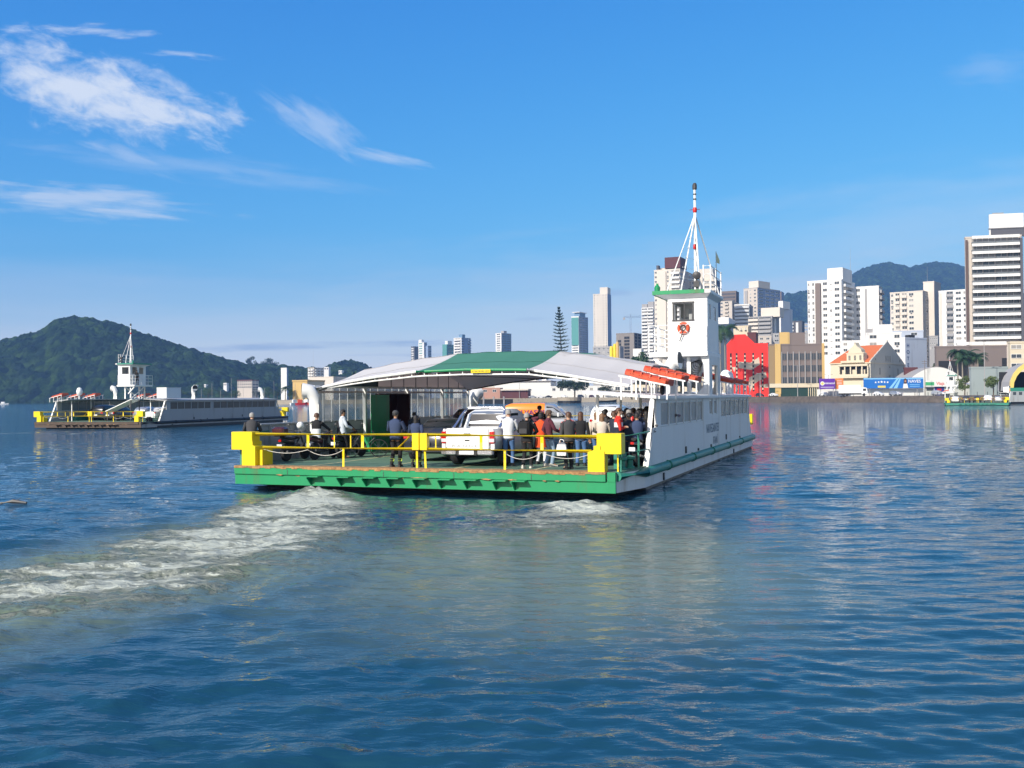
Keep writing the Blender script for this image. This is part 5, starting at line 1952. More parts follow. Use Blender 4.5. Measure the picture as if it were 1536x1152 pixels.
# white double-cab pickup
def pickup():
    root = empty('pickup_truck')
    q = MB()   # bed as real walls, open on top
    hw = .90
    q.box(-hw, hw, .10, 1.55, .55, .80)
    q.rings([[(-hw, y, .55), (-hw, y, 1.0), (-hw + .05, y, 1.20), (-hw + .12, y, 1.20), (-hw + .12, y, .55)] for y in (.06, 1.60)])
    q.rings([[(hw, y, .55), (hw, y, 1.0), (hw - .05, y, 1.20), (hw - .12, y, 1.20), (hw - .12, y, .55)] for y in (.06, 1.60)])
    q.build('bed', PW, root, smooth=30)
    q = MB()
    q.rings([section(y, w, a, b_, .03) for y, w, a, b_ in ((1.56, .90, .42, 1.12), (3.7, .91, .40, 1.10), (4.6, .90, .42, 1.04), (5.05, .82, .46, .95), (5.15, .70, .5, .8))])
    body = q.build('body', PW, root, smooth=50)
    q = MB()
    q.rings([section(y, w, a, b_, t) for y, w, a, b_, t in ((1.60, .80, 1.08, 1.35, .10), (1.78, .80, 1.08, 1.72, .14), (2.1, .80, 1.08, 1.80, .15), (3.0, .80, 1.08, 1.80, .15), (3.3, .80, 1.08, 1.70, .14), (3.95, .80, 1.05, 1.12, .08))])
    q.build('cabin', PW, root, smooth=50)
    q = MB()
    q.rings([[(-.62, 1.575, 1.24), (.62, 1.575, 1.24), (.62, 1.60, 1.24), (-.62, 1.60, 1.24)], [(-.56, 1.70, 1.64), (.56, 1.70, 1.64), (.56, 1.73, 1.64), (-.56, 1.73, 1.64)]])
    q.build('rear_window', CGL, root)
    for s in (-1, 1):
        for a, c, zt in ((1.95, 2.65, 1.66), (2.75, 3.5, 1.60)):
            q = MB()
            q.rings([[(s * .806, y, 1.14), (s * .745, y, z), (s * .72, y, z), (s * .77, y, 1.14)] for y, z in ((a, zt), (c, zt - (.0 if c < 3 else .2)))])
            q.build('side_window', CGL, root)
        q = MB()
        q.box(*sorted((s * .92, s * 1.10)), 3.45, 3.6, 1.12, 1.30, b=.03)
        q.build('mirror', PW, root)
        q = MB()
        q.box(*sorted((s * .905, s * .74)), .02, .16, .74, 1.12, b=.02)
        q.build('tail_lamp', TAIL, root)
        q = MB()
        q.box(*sorted((s * .907, s * .735)), .015, .10, .78, .90, b=.01)
        q.build('reversing_lamp', HEADL, root)
        for y in (1.15, 4.30):
            wheel(root, s * .82, y, .39, .25)
            q = MB()
            q.torus((s * .905, y, .42), .44, .035, 'x', 18, 6, a0=0, a1=PI)
            q.build('wheel_arch', TRIM, body)
        MB().box(*sorted((s * .86, s * .55)), 1.55, 3.5, .30, .38, b=.02).build('side_step', TRIM, root)
    q = MB()
    q.box(-.735, .735, .0, .07, .56, 1.22, b=.025)
    tg = q.build('tailgate', PW, root)
    text_mesh('tailgate_lettering', 'R A N G E R', .125, BULW, tg, Matrix.Translation((0, -.004, .66)), .002, sx=1.6)
    q = MB()
    q.box(-.12, .12, -.015, .0, 1.02, 1.06, b=.006)
    q.box(-.08, .08, -.012, .0, .82, .86, b=.006)
    q.build('handle', TRIM, tg)
    q = MB()
    for x0, x1 in ((-.88, -.36), (.36, .88)):
        q.box(x0, x1, -.10, .09, .38, .56, b=.03)
    q.split('bumper_end', CHROME, root)
    MB().box(-.36, .36, -.06, .09, .36, .55, b=.02).build('bumper_step', TRIM, root)
    MB().box(-.25, .25, -.075, -.062, .40, .53).build('number_plate', PLATE, root)
    q = MB()
    for s in (-1, 1):
        q.tube([(s * .80, .75, 1.20), (s * .76, 1.30, 1.58), (s * .70, 1.55, 1.76)], .045, 8)
        q.tube([(s * .80, 1.28, 1.20), (s * .70, 1.48, 1.72)], .04, 8)
    q.tube([(-.72, 1.54, 1.74), (-.6, 1.55, 1.84), (.6, 1.55, 1.84), (.72, 1.54, 1.74)], .045, 8)
    q.box(-.16, .16, 1.48, 1.55, 1.80, 1.86, b=.015)
    q.build('roll_bar', CHROME, root, smooth=40)
    MB().box(-.7, .7, .2, 5.0, .34, .42).build('chassis', TRIM, root)
    return root


pk = pickup()
put(pk, fd(7.92, 1.05), -FANG, 'white double-cab pickup truck parked behind the yellow gate')
tag(pk, cat='pickup truck')
c_sedan = put(car('sedan', PDG, label='x'), fd(5.45, 3.1), -FANG, 'dark grey saloon car parked to the left of the white pickup')
text = None
c_van = put(car('van', PS, 'panel_van', 'x'), fw(0.45, 24.4, .705), -FANG - R(80), 'orange and silver panel van standing crosswise in the middle of the deck')
T_ = Matrix.Identity(4)
q = MB()
q.rings([section(y, w, a, b_, t) for y, w, a, b_, t in ((.06, .825, .99, 1.725, .055), (.35, .845, .99, 1.836, .085), (1.9, .845, .99, 1.856, .095), (2.25, .845, .99, 1.826, .10))])
q.rings([section(y, w, .26, 1.055, .03) for y, w in ((.055, .845), (.5, .865), (2.25, .865))])
q.build('orange_wrap', POR, c_van, smooth=50)
text_mesh('van_lettering', 'SALVASUL', .36, pm('purple_lettering', (0.22, 0.03, 0.20), 0.5, 0.1, 6), c_van,
          Matrix.Translation((.872, 1.40, 1.33)) @ Matrix.Rotation(PI / 2, 4, 'Z'), .003, sx=1.15)
c_suv = put(car('suv', PW, label='x'), fd(5.9, 24.9), -FANG, 'white estate vehicle with large dark rear window beyond the van')
c_mar = put(car('suv', PRD, label='x'), fd(3.0, 12.6), -FANG, 'very dark maroon vehicle in the shade under the canopy')
c_h = put(car('hatch', PDG, label='x'), fd(9.6, 23.0), -FANG, 'grey hatchback far forward on the deck')
c_b = put(car('sedan', PBK, label='x'), fd(5.6, 10.0), -FANG, 'black saloon car ahead of the dark grey saloon')
c_c = put(car('hatch', PS, label='x'), fd(9.9, 17.5), -FANG, 'silver hatchback near the bow under the canopy')
dk_lbls2 = [('suv', PBK, 3.2, 5.5, 'black vehicle with rounded roof on the far left ferry'), ('hatch', PDG, 1.3, 7.5, 'dark grey hatchback behind the black one on the far left ferry'),
            ('sedan', PW, 10.9, 4.2, 'white saloon at the right of the far left ferry deck'), ('sedan', PBK, 5.9, 4.0, 'low black saloon in the middle of the far left ferry'),
            ('hatch', PS, 8.3, 6.0, 'silver hatchback behind the black saloon on the far left ferry')]
tmpl = {}
for kd, pt, u, v, lb_ in dk_lbls2:
    c_ = car(kd, pt)
    tmpl[kd] = c_
    put(c_, on(F2O, F2A, u, v), -F2A, lb_)
MBr = empty('loading_ramp', on(F2O, F2A, 8.2, 2.0), -F2A)
tag(MBr, 'white sloping ramp board rising over the cars on the far left ferry', 'ramp')
q = MB()
q.bar((-1.6, 1.5, 1.05), (1.7, 1.5, 2.35), 1.6, .08)
q.build('ramp_board', WHITE2, MBr)
q = MB()
q.bar((1.5, .8, 0), (1.5, .8, 2.2), .08)
q.bar((1.5, 2.2, 0), (1.5, 2.2, 2.2), .08)
q.bar((-1.4, .8, 0), (-1.4, .8, 1.05), .08)
q.bar((-1.4, 2.2, 0), (-1.4, 2.2, 1.05), .08)
q.split('support', STEEL_D, MBr)
third = [('hatch', PW, 1.9, 'white hatchback, leftmost car on the distant green ferry'), ('hatch', PDG, 4.2, 'grey hatchback second from left on the distant green ferry'),
         ('sedan', PBK, 6.5, 'black saloon in the middle of the distant green ferry'), ('suv', PW, 8.8, 'white tall car fourth from left on the distant green ferry'),
         ('hatch', PS, 11.0, 'silver hatchback rightmost on the distant green ferry')]
for kd, pt, u, lb_ in third:
    src = tmpl.get(kd)
    c_ = copy_tree(src, mats={m.name: pt for m in (PW, PS, PDG, PBK)} if False else {src.children[0].data.materials[0].name: pt})
    put(c_, on(F3O, F3A, u, 2.2), -F3A, lb_)


# ------------------------------------------------------------------ motorcycles and bicycle
def motorcycle(col, label, loc, ang, box=False):
    r = empty('motorcycle', loc, ang)
    tag(r, label, 'motorcycle')
    for y, w, rr_ in ((.32, .13, .31), (1.62, .10, .31)):
        q = MB()
        q.lathe((0, y, rr_), [(rr_ * .72, -w / 2), (rr_ * .94, -w / 2), (rr_, -w * .2), (rr_, w * .2), (rr_ * .94, w / 2), (rr_ * .72, w / 2)], 20, axis='x')
        t_ = q.build('tyre', RUBBER, r, smooth=40)
        q = MB()
        for i in range(6):
            a = i * PI / 3
            q.bar((0, y, rr_), (0, y + math.cos(a) * rr_ * .73, rr_ + math.sin(a) * rr_ * .73), .03)
        q.build('spokes', RIM, t_)
    q = MB()
    q.tube([(0, 1.62, .31), (0, 1.42, .75), (0, 1.30, 1.0)], .035, 8)
    q.tube([(-.36, 1.12, 1.06), (-.2, 1.26, 1.03), (.2, 1.26, 1.03), (.36, 1.12, 1.06)], .016, 8)
    q.tube([(0, .32, .31), (0, .85, .42), (0, 1.3, .85)], .03, 8)
    q.build('frame', STEEL_D, r)
    q = MB()
    q.box(-.13, .13, .7, 1.12, .30, .60, b=.04)
    q.tube([(.15, 1.0, .35), (.17, .6, .28), (.19, .05, .36)], .04, 8)
    q.build('engine', STEEL_D, r)
    q = MB()
    q.rings([[(w * math.cos(a), y, z + hh * math.sin(a)) for a in np.linspace(0, 2 * PI, 9)[:-1]] for y, w, z, hh in ((.75, .07, .80, .05), (.9, .14, .84, .10), (1.12, .15, .88, .12), (1.28, .06, .88, .07))])
    q.build('fuel_tank', col, r, smooth=60)
    q = MB()
    q.rings([[(w * math.cos(a), y, z + hh * math.sin(a)) for a in np.linspace(0, 2 * PI, 9)[:-1]] for y, w, z, hh in ((.02, .09, .86, .05), (.25, .12, .82, .06), (.55, .14, .79, .06), (.8, .08, .80, .05))])
    q.build('seat', RUBBER, r, smooth=60)
    q = MB()
    q.rings([[(w * math.cos(a), y, z + hh * math.sin(a)) for a in np.linspace(0, 2 * PI, 9)[:-1]] for y, w, z, hh in ((-.12, .03, .72, .03), (.05, .10, .74, .07), (.4, .13, .70, .10), (.75, .10, .66, .12))])
    q.build('tail_fairing', col, r, smooth=60)
    MB().box(-.06, .06, -.13, -.08, .70, .78, b=.01).build('tail_lamp', TAIL, r)
    MB().box(-.10, .10, -.15, -.13, .50, .62).build('number_plate', PLATE, r)
    for s in (-1, 1):
        q = MB()
        q.tube([(s * .28, 1.18, 1.05), (s * .36, 1.14, 1.22)], .008, 6)
        q.ball((s * .38, 1.13, 1.25), .055, .02, .04, 8, 5)
        q.build('mirror', STEEL_D, r)
    if box:
        MB().box(-.24, .24, -.28, .12, .90, 1.22, b=.06).build('top_box', box if not isinstance(box, bool) else TRIM, r)
    return r


motorcycle(PBK, 'large touring motorcycle with rusty red tail standing nearest the left gate box', fd(.52, 1.9), -FANG + .05, box=PRD)
motorcycle(PRD, 'dark red motorcycle under the rider in black and white jacket', fd(1.05, 2.9), -FANG, False)
motorcycle(PBK, 'black motorcycle beside the port bulwark behind the standing rider', fd(1.5, 3.9), -FANG - .1)
motorcycle(PDG, 'grey motorcycle near the green door', fd(2.5, 6.6), -FANG + .1)
motorcycle(PBK, 'black motorcycle parked at the right corner rail behind the gate', fd(13.0, 2.2), -FANG - .1)
motorcycle(PBL, 'blue motorcycle at the cabin entrance beside the green rail', fd(12.95, 3.6), -FANG + .1)


def rider(u, v, face, label, **kw):
    person(fd(u, v, .705 + .84), face - FANG, label, pose='sit', **kw)


rider(1.05, 3.35, 0, 'rider in black jacket with white patches sitting on the dark red motorcycle', top='black', legs='black', hair='brown', arms=('grip', 'grip'), bands=('white', 'black'), h=1.74, skin=0)
rider(1.5, 4.3, .1, 'rider in black leather leaning forward on the black motorcycle', top='black', legs='black', hair='black', arms=('grip', 'grip'), lean=.3)
P(-.05, .95, .5, 'man in charcoal jacket leaning over behind the left yellow counterweight', top='darkgrey', legs='black', hair='grey', arms=('front', 'front'), lean=.35, skin=0, h=1.76)
rider(12.95, 4.1, -.2, 'rider in midnight blue on the motorcycle at the cabin entrance', top='midnight', legs='midnight', arms=('grip', 'grip'), lean=.1)
rider(13.0, 2.7, .3, 'helmetless rider in navy on the right corner motorcycle', top='navy', legs='midnight', arms=('grip', 'grip'), lean=.1)
hl = empty('helmet', fd(.62, 2.95, 1.95), 0)
tag(hl, 'white helmet resting on the handlebar by the left gate box', 'helmet')
MB().ball((0, 0, 0), .13, .15, .13, 14, 8).build('shell', WHITE2, hl, smooth=60)
MB().ball((0, .05, -.01), .115, .12, .06, 12, 6).build('visor', CGL, hl, smooth=60)
bi = empty('bicycle', fd(1.75, 4.55), -FANG - 1.1)
tag(bi, 'black bicycle held by the man in the pale jacket', 'bicycle')
for y in (0, 1.05):
    q = MB()
    q.torus((0, y, .34), .32, .018, 'x', 26, 6)
    ty = q.build('tyre', RUBBER, bi)
    q = MB()
    for i in range(8):
        a = i * PI / 4
        q.bar((0, y, .34), (0, y + .31 * math.cos(a), .34 + .31 * math.sin(a)), .006)
    q.build('spokes', RIM, ty)
q = MB()
for a, c in (((0, 0, .34), (0, .42, .30)), ((0, .42, .30), (0, .28, .80)), ((0, .28, .78), (0, .85, .80)), ((0, .42, .30), (0, .88, .72)), ((0, 0, .34), (0, .28, .72)), ((0, 1.05, .34), (0, .84, .95))):
    q.tube([a, c], .018, 6)
q.build('frame', STEEL_D, bi)
q = MB()
q.tube([(-.28, .80, .98), (0, .86, .97), (.28, .80, .98)], .014, 6)
q.build('handlebar', STEEL_D, bi)
q = MB()
q.box(-.06, .06, .16, .40, .82, .87, b=.02)
q.build('saddle', RUBBER, bi)
for (u, v, z) in ((.0, 4.0, 2.02), (.0, 7.3, 2.02)):
    pass
# ------------------------------------------------------------------ city
def wallm(n, c, var=0.05, dirt=0.12):
    return pm('wall_' + n, c, 0.85, var, 0.12, dirt=dirt, dirtcol=tuple(x * .55 for x in c), streak=True)


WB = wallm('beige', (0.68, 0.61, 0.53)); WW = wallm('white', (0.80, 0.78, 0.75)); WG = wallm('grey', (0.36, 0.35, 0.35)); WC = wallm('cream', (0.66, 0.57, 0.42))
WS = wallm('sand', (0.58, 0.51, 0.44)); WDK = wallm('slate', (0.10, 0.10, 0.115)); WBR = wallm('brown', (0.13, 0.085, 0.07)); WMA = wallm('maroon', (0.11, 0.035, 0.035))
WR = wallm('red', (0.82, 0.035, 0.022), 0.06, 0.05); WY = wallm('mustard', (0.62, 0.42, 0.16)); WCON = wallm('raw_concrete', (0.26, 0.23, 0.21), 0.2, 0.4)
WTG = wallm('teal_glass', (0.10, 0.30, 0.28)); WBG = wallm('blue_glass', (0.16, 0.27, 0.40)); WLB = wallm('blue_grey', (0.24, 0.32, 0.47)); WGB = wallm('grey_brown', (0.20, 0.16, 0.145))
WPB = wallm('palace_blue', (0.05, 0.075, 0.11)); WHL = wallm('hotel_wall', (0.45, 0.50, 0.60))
GLC = pm('city_window_glass', (0.05, 0.06, 0.07), 0.15, 0.3, 0.5, spec=0.6)
GLP = pm('curtained_city_window', (0.34, 0.32, 0.29), 0.5, 0.3, 0.5)
DARKV = pm('dark_void', (0.02, 0.02, 0.022), 0.9, 0.2, 1)  # near-black, mostly standing for the shade inside openings
RAILG = pm('balcony_glass', (0.16, 0.17, 0.18), 0.2, 0.2, 1)
_wm = {}


def win_mesh(w, h, fr, gl):
    k = ('w', round(w, 2), round(h, 2), fr.name, gl.name)
    if k not in _wm:
        q = MB()
        t = min(.10, w * .12)
        q.box(-w / 2, w / 2, -.02, .05, 0, h, mi=1)
        q.box(-w / 2 - .05, w / 2 + .05, -.16, .03, -.12, 0, mi=0)
        q.box(-w / 2, w / 2, -.05, .03, h - t, h + .02, mi=0)
        q.box(-t / 2, t / 2, -.045, .03, 0, h - t, mi=0)
        for s in (-1, 1):
            q.box(s * w / 2 - t / 2, s * w / 2 + t / 2, -.05, .03, 0, h - t, mi=0)
        me = q.mesh('window')
        me.materials.append(fr)
        me.materials.append(gl)
        _wm[k] = me
    return _wm[k]


def bal_mesh(w, h, d, slab, rail, ph=.95, curve=0.0, gl=None):
    gl = gl or GLC
    k = ('b', round(w, 2), round(h, 2), d, slab.name, rail.name, ph, curve, gl.name)
    if k not in _wm:
        q = MB()
        n = 8 if curve else 1
        xs_ = [-w / 2 + w * i / n for i in range(n + 1)]
        yy_ = [-d - curve * math.sin(PI * i / n) for i in range(n + 1)]
        q.rings([[(x, 0, -.2), (x, y, -.2), (x, y, .02), (x, 0, .02)] for x, y in zip(xs_, yy_)], mi=0)
        q.rings([[(x, y + .08, .02), (x, y + .01, .02), (x, y + .01, ph), (x, y + .08, ph)] for x, y in zip(xs_, yy_)], mi=1)
        q.box(-w / 2, -w / 2 + .08, -d + .09, 0, .03, ph - .01, mi=1)
        q.box(w / 2 - .08, w / 2, -d + .09, 0, .03, ph - .01, mi=1)
        q.box(-w / 2 + .15, w / 2 - .15, -.03, .05, .05, h * .80, mi=2)
        q.box(-.08, .08, -.06, -.031, .05, h * .80, mi=0)
        me = q.mesh('balcony')
        for m_ in (slab, rail, gl):
            me.materials.append(m_)
        _wm[k] = me
    return _wm[k]


def ac_mesh():
    if 'ac' not in _wm:
        mb = MB()
        mb.box(-.42, .42, -.40, 0, 0, .55)
        mb.box(-.30, .30, -.42, -.401, .08, .47, mi=1)
        me = mb.mesh('air_conditioner')
        me.materials.append(WG)
        me.materials.append(DARKV)
        _wm['ac'] = me
    return _wm['ac']


def inst(me, name, parent, loc, rz=0):
    o_ = bpy.data.objects.new(name, me)
    o_.location = loc
    o_.rotation_euler = (0, 0, rz)
    o_.parent = parent
    COL.objects.link(o_)
    return o_


def solve_len(C, d, xpx):
    k = (xpx - 768) / FP
    return (k * C.y - C.x) / (d.x - k * d.y)


def block(label, xl, xc, xr, ytop, Y, mat, a=18, pitch=None, front=None, side=None, roof=None, name='apartment_building', group='buildings of the city behind the river', zb=None,
          fr=None, sidemat=None, maxrows=99, first=0.55, cat='building', parapet=True):
    """corner tower: (xl..xc) the sunlit face, (xc..xr) the shaded face, all at photo bearings, standing at depth Y"""
    a = R(a)
    C = at(xc, ytop, Y)
    zt = C.z
    dl, dr = Vector((-math.cos(a), math.sin(a), 0)), Vector((math.sin(a), math.cos(a), 0))
    L1 = max(.5, solve_len(C, dl, xl))
    L2 = solve_len(C, dr, xr) if xr > xc + .3 else L1 * .7
    L2 = max(2, min(L2, 60))
    root = empty(name, (C.x, C.y, 0), -a)
    tag(root, label, cat, group)
    z0 = LZ if zb is None else zb
    q = MB()
    q.box(-L1, 0, 0, L2, z0 - .5, zt)
    if parapet:
        q.box(-L1 - .12, .12, -.12, L2 + .12, zt - .05, zt + .55)
    b = q.build('wall', [mat], root)
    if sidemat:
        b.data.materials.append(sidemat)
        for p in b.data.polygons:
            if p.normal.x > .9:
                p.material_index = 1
    fr = fr or WW
    if pitch:
        fh = pitch * Y / FP
        n = min(maxrows, int((zt - z0 - 1.2) / fh))
        nac = 0
        rr = random.Random(int(xl * 13 + ytop))
        for spec, L, isf in ((front, L1, True), (side, L2, False)):
            for s in spec or []:
                f0, f1, kind = s[:3]
                opt = s[3] if len(s) > 3 else {}
                w = (f1 - f0) * L
                x = (f0 + f1) / 2 * L
                loc = (lambda z: (-L + x, 0, z)) if isf else (lambda z: (0, x, z))
                rz = 0 if isf else PI / 2
                if kind == 'strip':
                    q = MB()
                    zs_, ze = opt.get('z0', z0 + 1), zt - opt.get('dz', .8)
                    dd = opt.get('d', .25)
                    q.box(-w / 2, w / 2, -dd, .0 if dd > .05 else .05, zs_, ze)
                    q.build(opt.get('name', 'facade_strip'), opt.get('m', WG), root, loc=loc(0), rz=rz)
                    continue
                for i in range(n):
                    z = zt - (i + 1) * fh + fh * .12
                    if i < opt.get('skip', 0):
                        continue
                    if kind == 'w':
                        hh = opt.get('h', .45) * fh
                        inst(win_mesh(w, hh, opt.get('fr', fr), GLP if rr.random() < opt.get('cur', .25) else opt.get('gl', GLC)), 'window', root, loc(z + fh * .28), rz)
                        if pitch >= 7 and rr.random() < .22 and nac < 60:
                            nac += 1
                            inst(ac_mesh(), 'air_conditioner', root, loc(z + fh * .06), rz)
                    elif kind == 'b':
                        inst(bal_mesh(w, fh, opt.get('d', 1.2), opt.get('m', fr), opt.get('rail', opt.get('m', fr)), opt.get('ph', .42) * fh, opt.get('curve', 0), GLP if rr.random() < opt.get('pale_gl', .3) else GLC), 'balcony', root, loc(z), rz)  # a random share of balconies gets pale curtained glazing
                    elif kind == 'band':
                        q_ = ('band', round(w, 2), round(fh, 2), opt.get('m', fr).name)
                        if q_ not in _wm:
                            mb = MB()
                            mb.box(-w / 2, w / 2, -.35, 0, 0, fh * opt.get('ph', .45))
                            me = mb.mesh('floor_band')
                            me.materials.append(opt.get('m', fr))
                            _wm[q_] = me
                        inst(_wm[q_], 'floor_band', root, loc(z), rz)
    for r_ in roof or []:
        # (f0,f1,g0,g1,height m,mat[,name])
        q = MB()
        f0, f1, g0, g1, hh, m_ = r_[:6]
        q.box(-L1 + f0 * L1, -L1 + f1 * L1, g0 * L2, g1 * L2, zt + (r_[7] if len(r_) > 7 else 0), zt + (r_[7] if len(r_) > 7 else 0) + hh)
        q.build(r_[6] if len(r_) > 6 else 'roof_block', m_, root)
    root['_z'] = zt
    del root['_z']
    return root, L1, L2, zt


def mast_on(root, x, y, z, h, r=.08):
    q = MB()
    q.tube([(x, y, z), (x, y, z + h)], [r, r * .4], 6)
    return q.build('antenna', WG, root)


W_, B_ = 'w', 'b'
# far centre and left
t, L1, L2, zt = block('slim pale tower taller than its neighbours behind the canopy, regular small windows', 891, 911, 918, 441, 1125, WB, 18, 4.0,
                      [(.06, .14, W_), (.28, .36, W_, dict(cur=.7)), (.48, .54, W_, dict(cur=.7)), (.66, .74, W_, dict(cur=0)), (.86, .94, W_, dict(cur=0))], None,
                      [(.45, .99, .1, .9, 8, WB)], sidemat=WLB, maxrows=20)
block('slender tower with a teal glass upper corner left of the slim pale tower', 858, 868, 883, 475, 1150, WW, 30, 3.5,
      [(.1, .9, W_, dict(skip=9, cur=.1)), (.02, .98, 'strip', dict(m=WTG, z0=62, d=.3, name='glass_front'))], [(.1, .3, W_), (.4, .6, W_), (.7, .9, W_)],
      [(.3, 1, .1, .7, 5, WBG), (.1, 1.1, .0, .8, .6, WW, 'roof_slab', 5)], sidemat=WLB, maxrows=26)
block('blue-grey glass tower far behind the green canopy sheet', 744, 752, 767.5, 500, 1450, WW, 40, 3.4, [(.2, .8, W_)], [(.05, .45, W_, dict(cur=0)), (.55, .95, W_, dict(cur=0))],
      [(.4, .9, .3, .6, 4, WG)], sidemat=WBG, maxrows=20)
block('white and blue tower block with stacked balconies above the white canopy sheet', 681, 692, 706.5, 507, 1350, WW, 38, 4.0, [(.1, .9, B_, dict(m=WW))], [(.0, .3, B_, dict(m=WLB)), (.7, 1, B_, dict(m=WLB))],
      [(.55, 1.0, .1, .4, 5, WBG)], sidemat=WLB, maxrows=16)
block('small mint green tower beside the white and blue balconied block', 664, 670, 681, 517, 1500, WTG, 35, 4.0, None, [(.2, .8, W_)], [(.3, .9, .2, .8, 6, WW)], sidemat=WTG, maxrows=14)
block('dark grey far tower at the left of the distant cluster', 617, 622, 631, 520, 1600, WDK, 40, 3.6, [(.2, .8, B_, dict(m=WW))], [(.2, .8, W_)], sidemat=WDK, maxrows=14)
block('pale green and white far tower in the middle of the distant cluster', 628, 636, 641, 514, 1580, WW, 30, 3.6, [(.1, .7, W_, dict(gl=WTG))], [(.2, .8, W_)], [(.0, .5, .1, .9, 5, WW)], sidemat=WLB, maxrows=14)
block('blue-grey far tower at the right of the distant cluster', 639, 642, 647.5, 519, 1560, WLB, 40, 3.6, None, [(.1, .9, W_)], sidemat=WLB, maxrows=14)
t, L1, L2, zt = block('low white apartment block among trees on the far left bank', 462, 471, 486, 552, 1000, WB, 25, 4.0, [(.1, .45, B_), (.55, .9, B_)], [(.1, .25, B_), (.4, .6, B_), (.75, .9, B_)], maxrows=8)
mast_on(t, -3, 3, zt, 22)
block('plain white windowless slab tower rising from the trees at left', 421.5, 430, 432.5, 552.5, 900, WW, 15, None, sidemat=WLB, name='silo_tower')
block('yellow-topped cream warehouse beside the boats on the far left bank', 439, 461, 487, 572, 560, WY, 22, None, None, [(.35, .7, 'strip', dict(m=WG, z0=8, dz=2, d=.03, name='shutter'))], [(-.02, 1.02, -.02, 1.02, .8, WY, 'roof_edge')], sidemat=WC, name='warehouse', cat='warehouse')
block('long beige warehouse roof left of the near ferry vent', 464, 500, 520, 566, 640, WB, 20, None, name='warehouse', cat='warehouse')
block('unfinished pink-grey frame building on the hillside at left', 356, 378, 388, 571, 950, WS, 20, 4.2, [(i / 7 + .02, (i + 1) / 7 - .03, W_, dict(gl=DARKV, cur=0, h=.7)) for i in range(7)], [(.1, .9, W_)], [(-.02, 1.02, -.02, 1.02, 1.0, WMA, 'roof_slab')], maxrows=3)
for i, (x0, x1, yt, y_, lb_) in enumerate(((288, 298, 578, 1315, 'low white house at the foot of the hill, left of the frame building'), (335, 343, 575, 1315, 'small pale house on the wooded slope at left'),
                                          (486, 496, 551, 1410, 'white house on the small wooded hill'), (508, 516, 556, 1410, 'pale house on the right shoulder of the small wooded hill'),
                                          (306, 312, 577, 1315, 'tiny cream shed between trees on the left bank'))):
    block(lb_, x0, x1 - 3, x1, yt, y_, WW, 20, 5, [(.1, .4, W_), (.6, .9, W_)], None, maxrows=1, zb=12 if y_ == 1315 else 28, name='house', cat='house', group='houses on the left bank')
# construction site
t, L1, L2, zt = block('unfinished grey-brown concrete tower with open floors beside the yellow silos', 925, 951, 963, 500, 850, WCON, 28, 5.0,
                      [(.1, .28, W_, dict(gl=DARKV, cur=0, h=.75, fr=WCON, skip=2)), (.45, .75, W_, dict(gl=DARKV, cur=0, h=.75, fr=WCON, skip=1))], [(.1, .4, W_, dict(gl=DARKV, cur=0, h=.8, fr=WCON)), (.55, .9, W_, dict(gl=DARKV, cur=0, h=.8, fr=WCON))], maxrows=14)
cr = empty('tower_crane', tuple(at(946, 500, 860)[:2]) + (0,), R(-8))
tag(cr, 'grey-blue tower crane above the unfinished concrete tower', 'crane')
ch = at(946, 476, 860).z
q = MB()
for sx_ in (-.6, .6):
    for sy_ in (-.6, .6):
        q.tube([(sx_, sy_, 50), (sx_, sy_, ch)], .14, 5)
for z in np.arange(50, ch, 2.2):
    q.bar((-.6, -.6, z), (.6, -.6, z + 2.2), .12)
    q.bar((.6, -.6, z), (-.6, -.6, z + 2.2), .12)
q.build('crane_mast', WLB, cr)
q = MB()
for z_, y_ in ((0, -.4), (0, .4), (1.0, 0)):
    q.tube([(-6, y_, ch + z_), (12, y_, ch + z_)], .14, 5)
for x in np.arange(-6, 12, 1.5):
    q.bar((x, .4, ch), (x + .75, 0, ch + 1.0), .08)
    q.bar((x + .75, 0, ch + 1.0), (x + 1.5, -.4, ch), .08)
q.build('jib', WLB, cr)
MB().box(-6.5, -4.6, -.6, .6, ch - 2.0, ch - .1).build('counterweight', WG, cr)
q = MB()
q.tube([(0, 0, ch), (0, 0, ch + 3)], .18, 6)
q.tube([(0, 0, ch + 3), (10, 0, ch + 1)], .05, 4)
q.tube([(0, 0, ch + 3), (-5.5, 0, ch + .2)], .05, 4)
q.build('apex', WLB, cr)
for i, (px, yt) in enumerate(((917, 519), (922, 515.5), (926, 512.5))):
    p = at(px, yt, 700)
    q = MB()
    q.lathe((0, 0, 0), [(1.25, 2.4), (1.25, p.z - 1.5), (.8, p.z - .2), (.3, p.z)], 14)
    sl = q.build('silo', YELLOW if i < 2 else WY, None, loc=(p.x, p.y, 0), smooth=40)
    tag(sl, ('short yellow silo, leftmost of three beside the unfinished tower', 'yellow silo, middle of three beside the unfinished tower', 'mustard silo, tallest of three beside the unfinished tower')[i], 'silo', 'silos beside the unfinished tower')
block('white stepped apartment tower with wide balconies left of the wheelhouse', 963.5, 980, 986, 462, 900, WW, 22, 5.0, [(.02, .48, B_, dict(rail=WW)), (.52, .98, B_, dict(rail=WW))], [(.2, .8, W_)], [(.0, .45, .1, .9, 4, WG), (.5, 1, .1, .9, 6, WG)], sidemat=WG, maxrows=18)
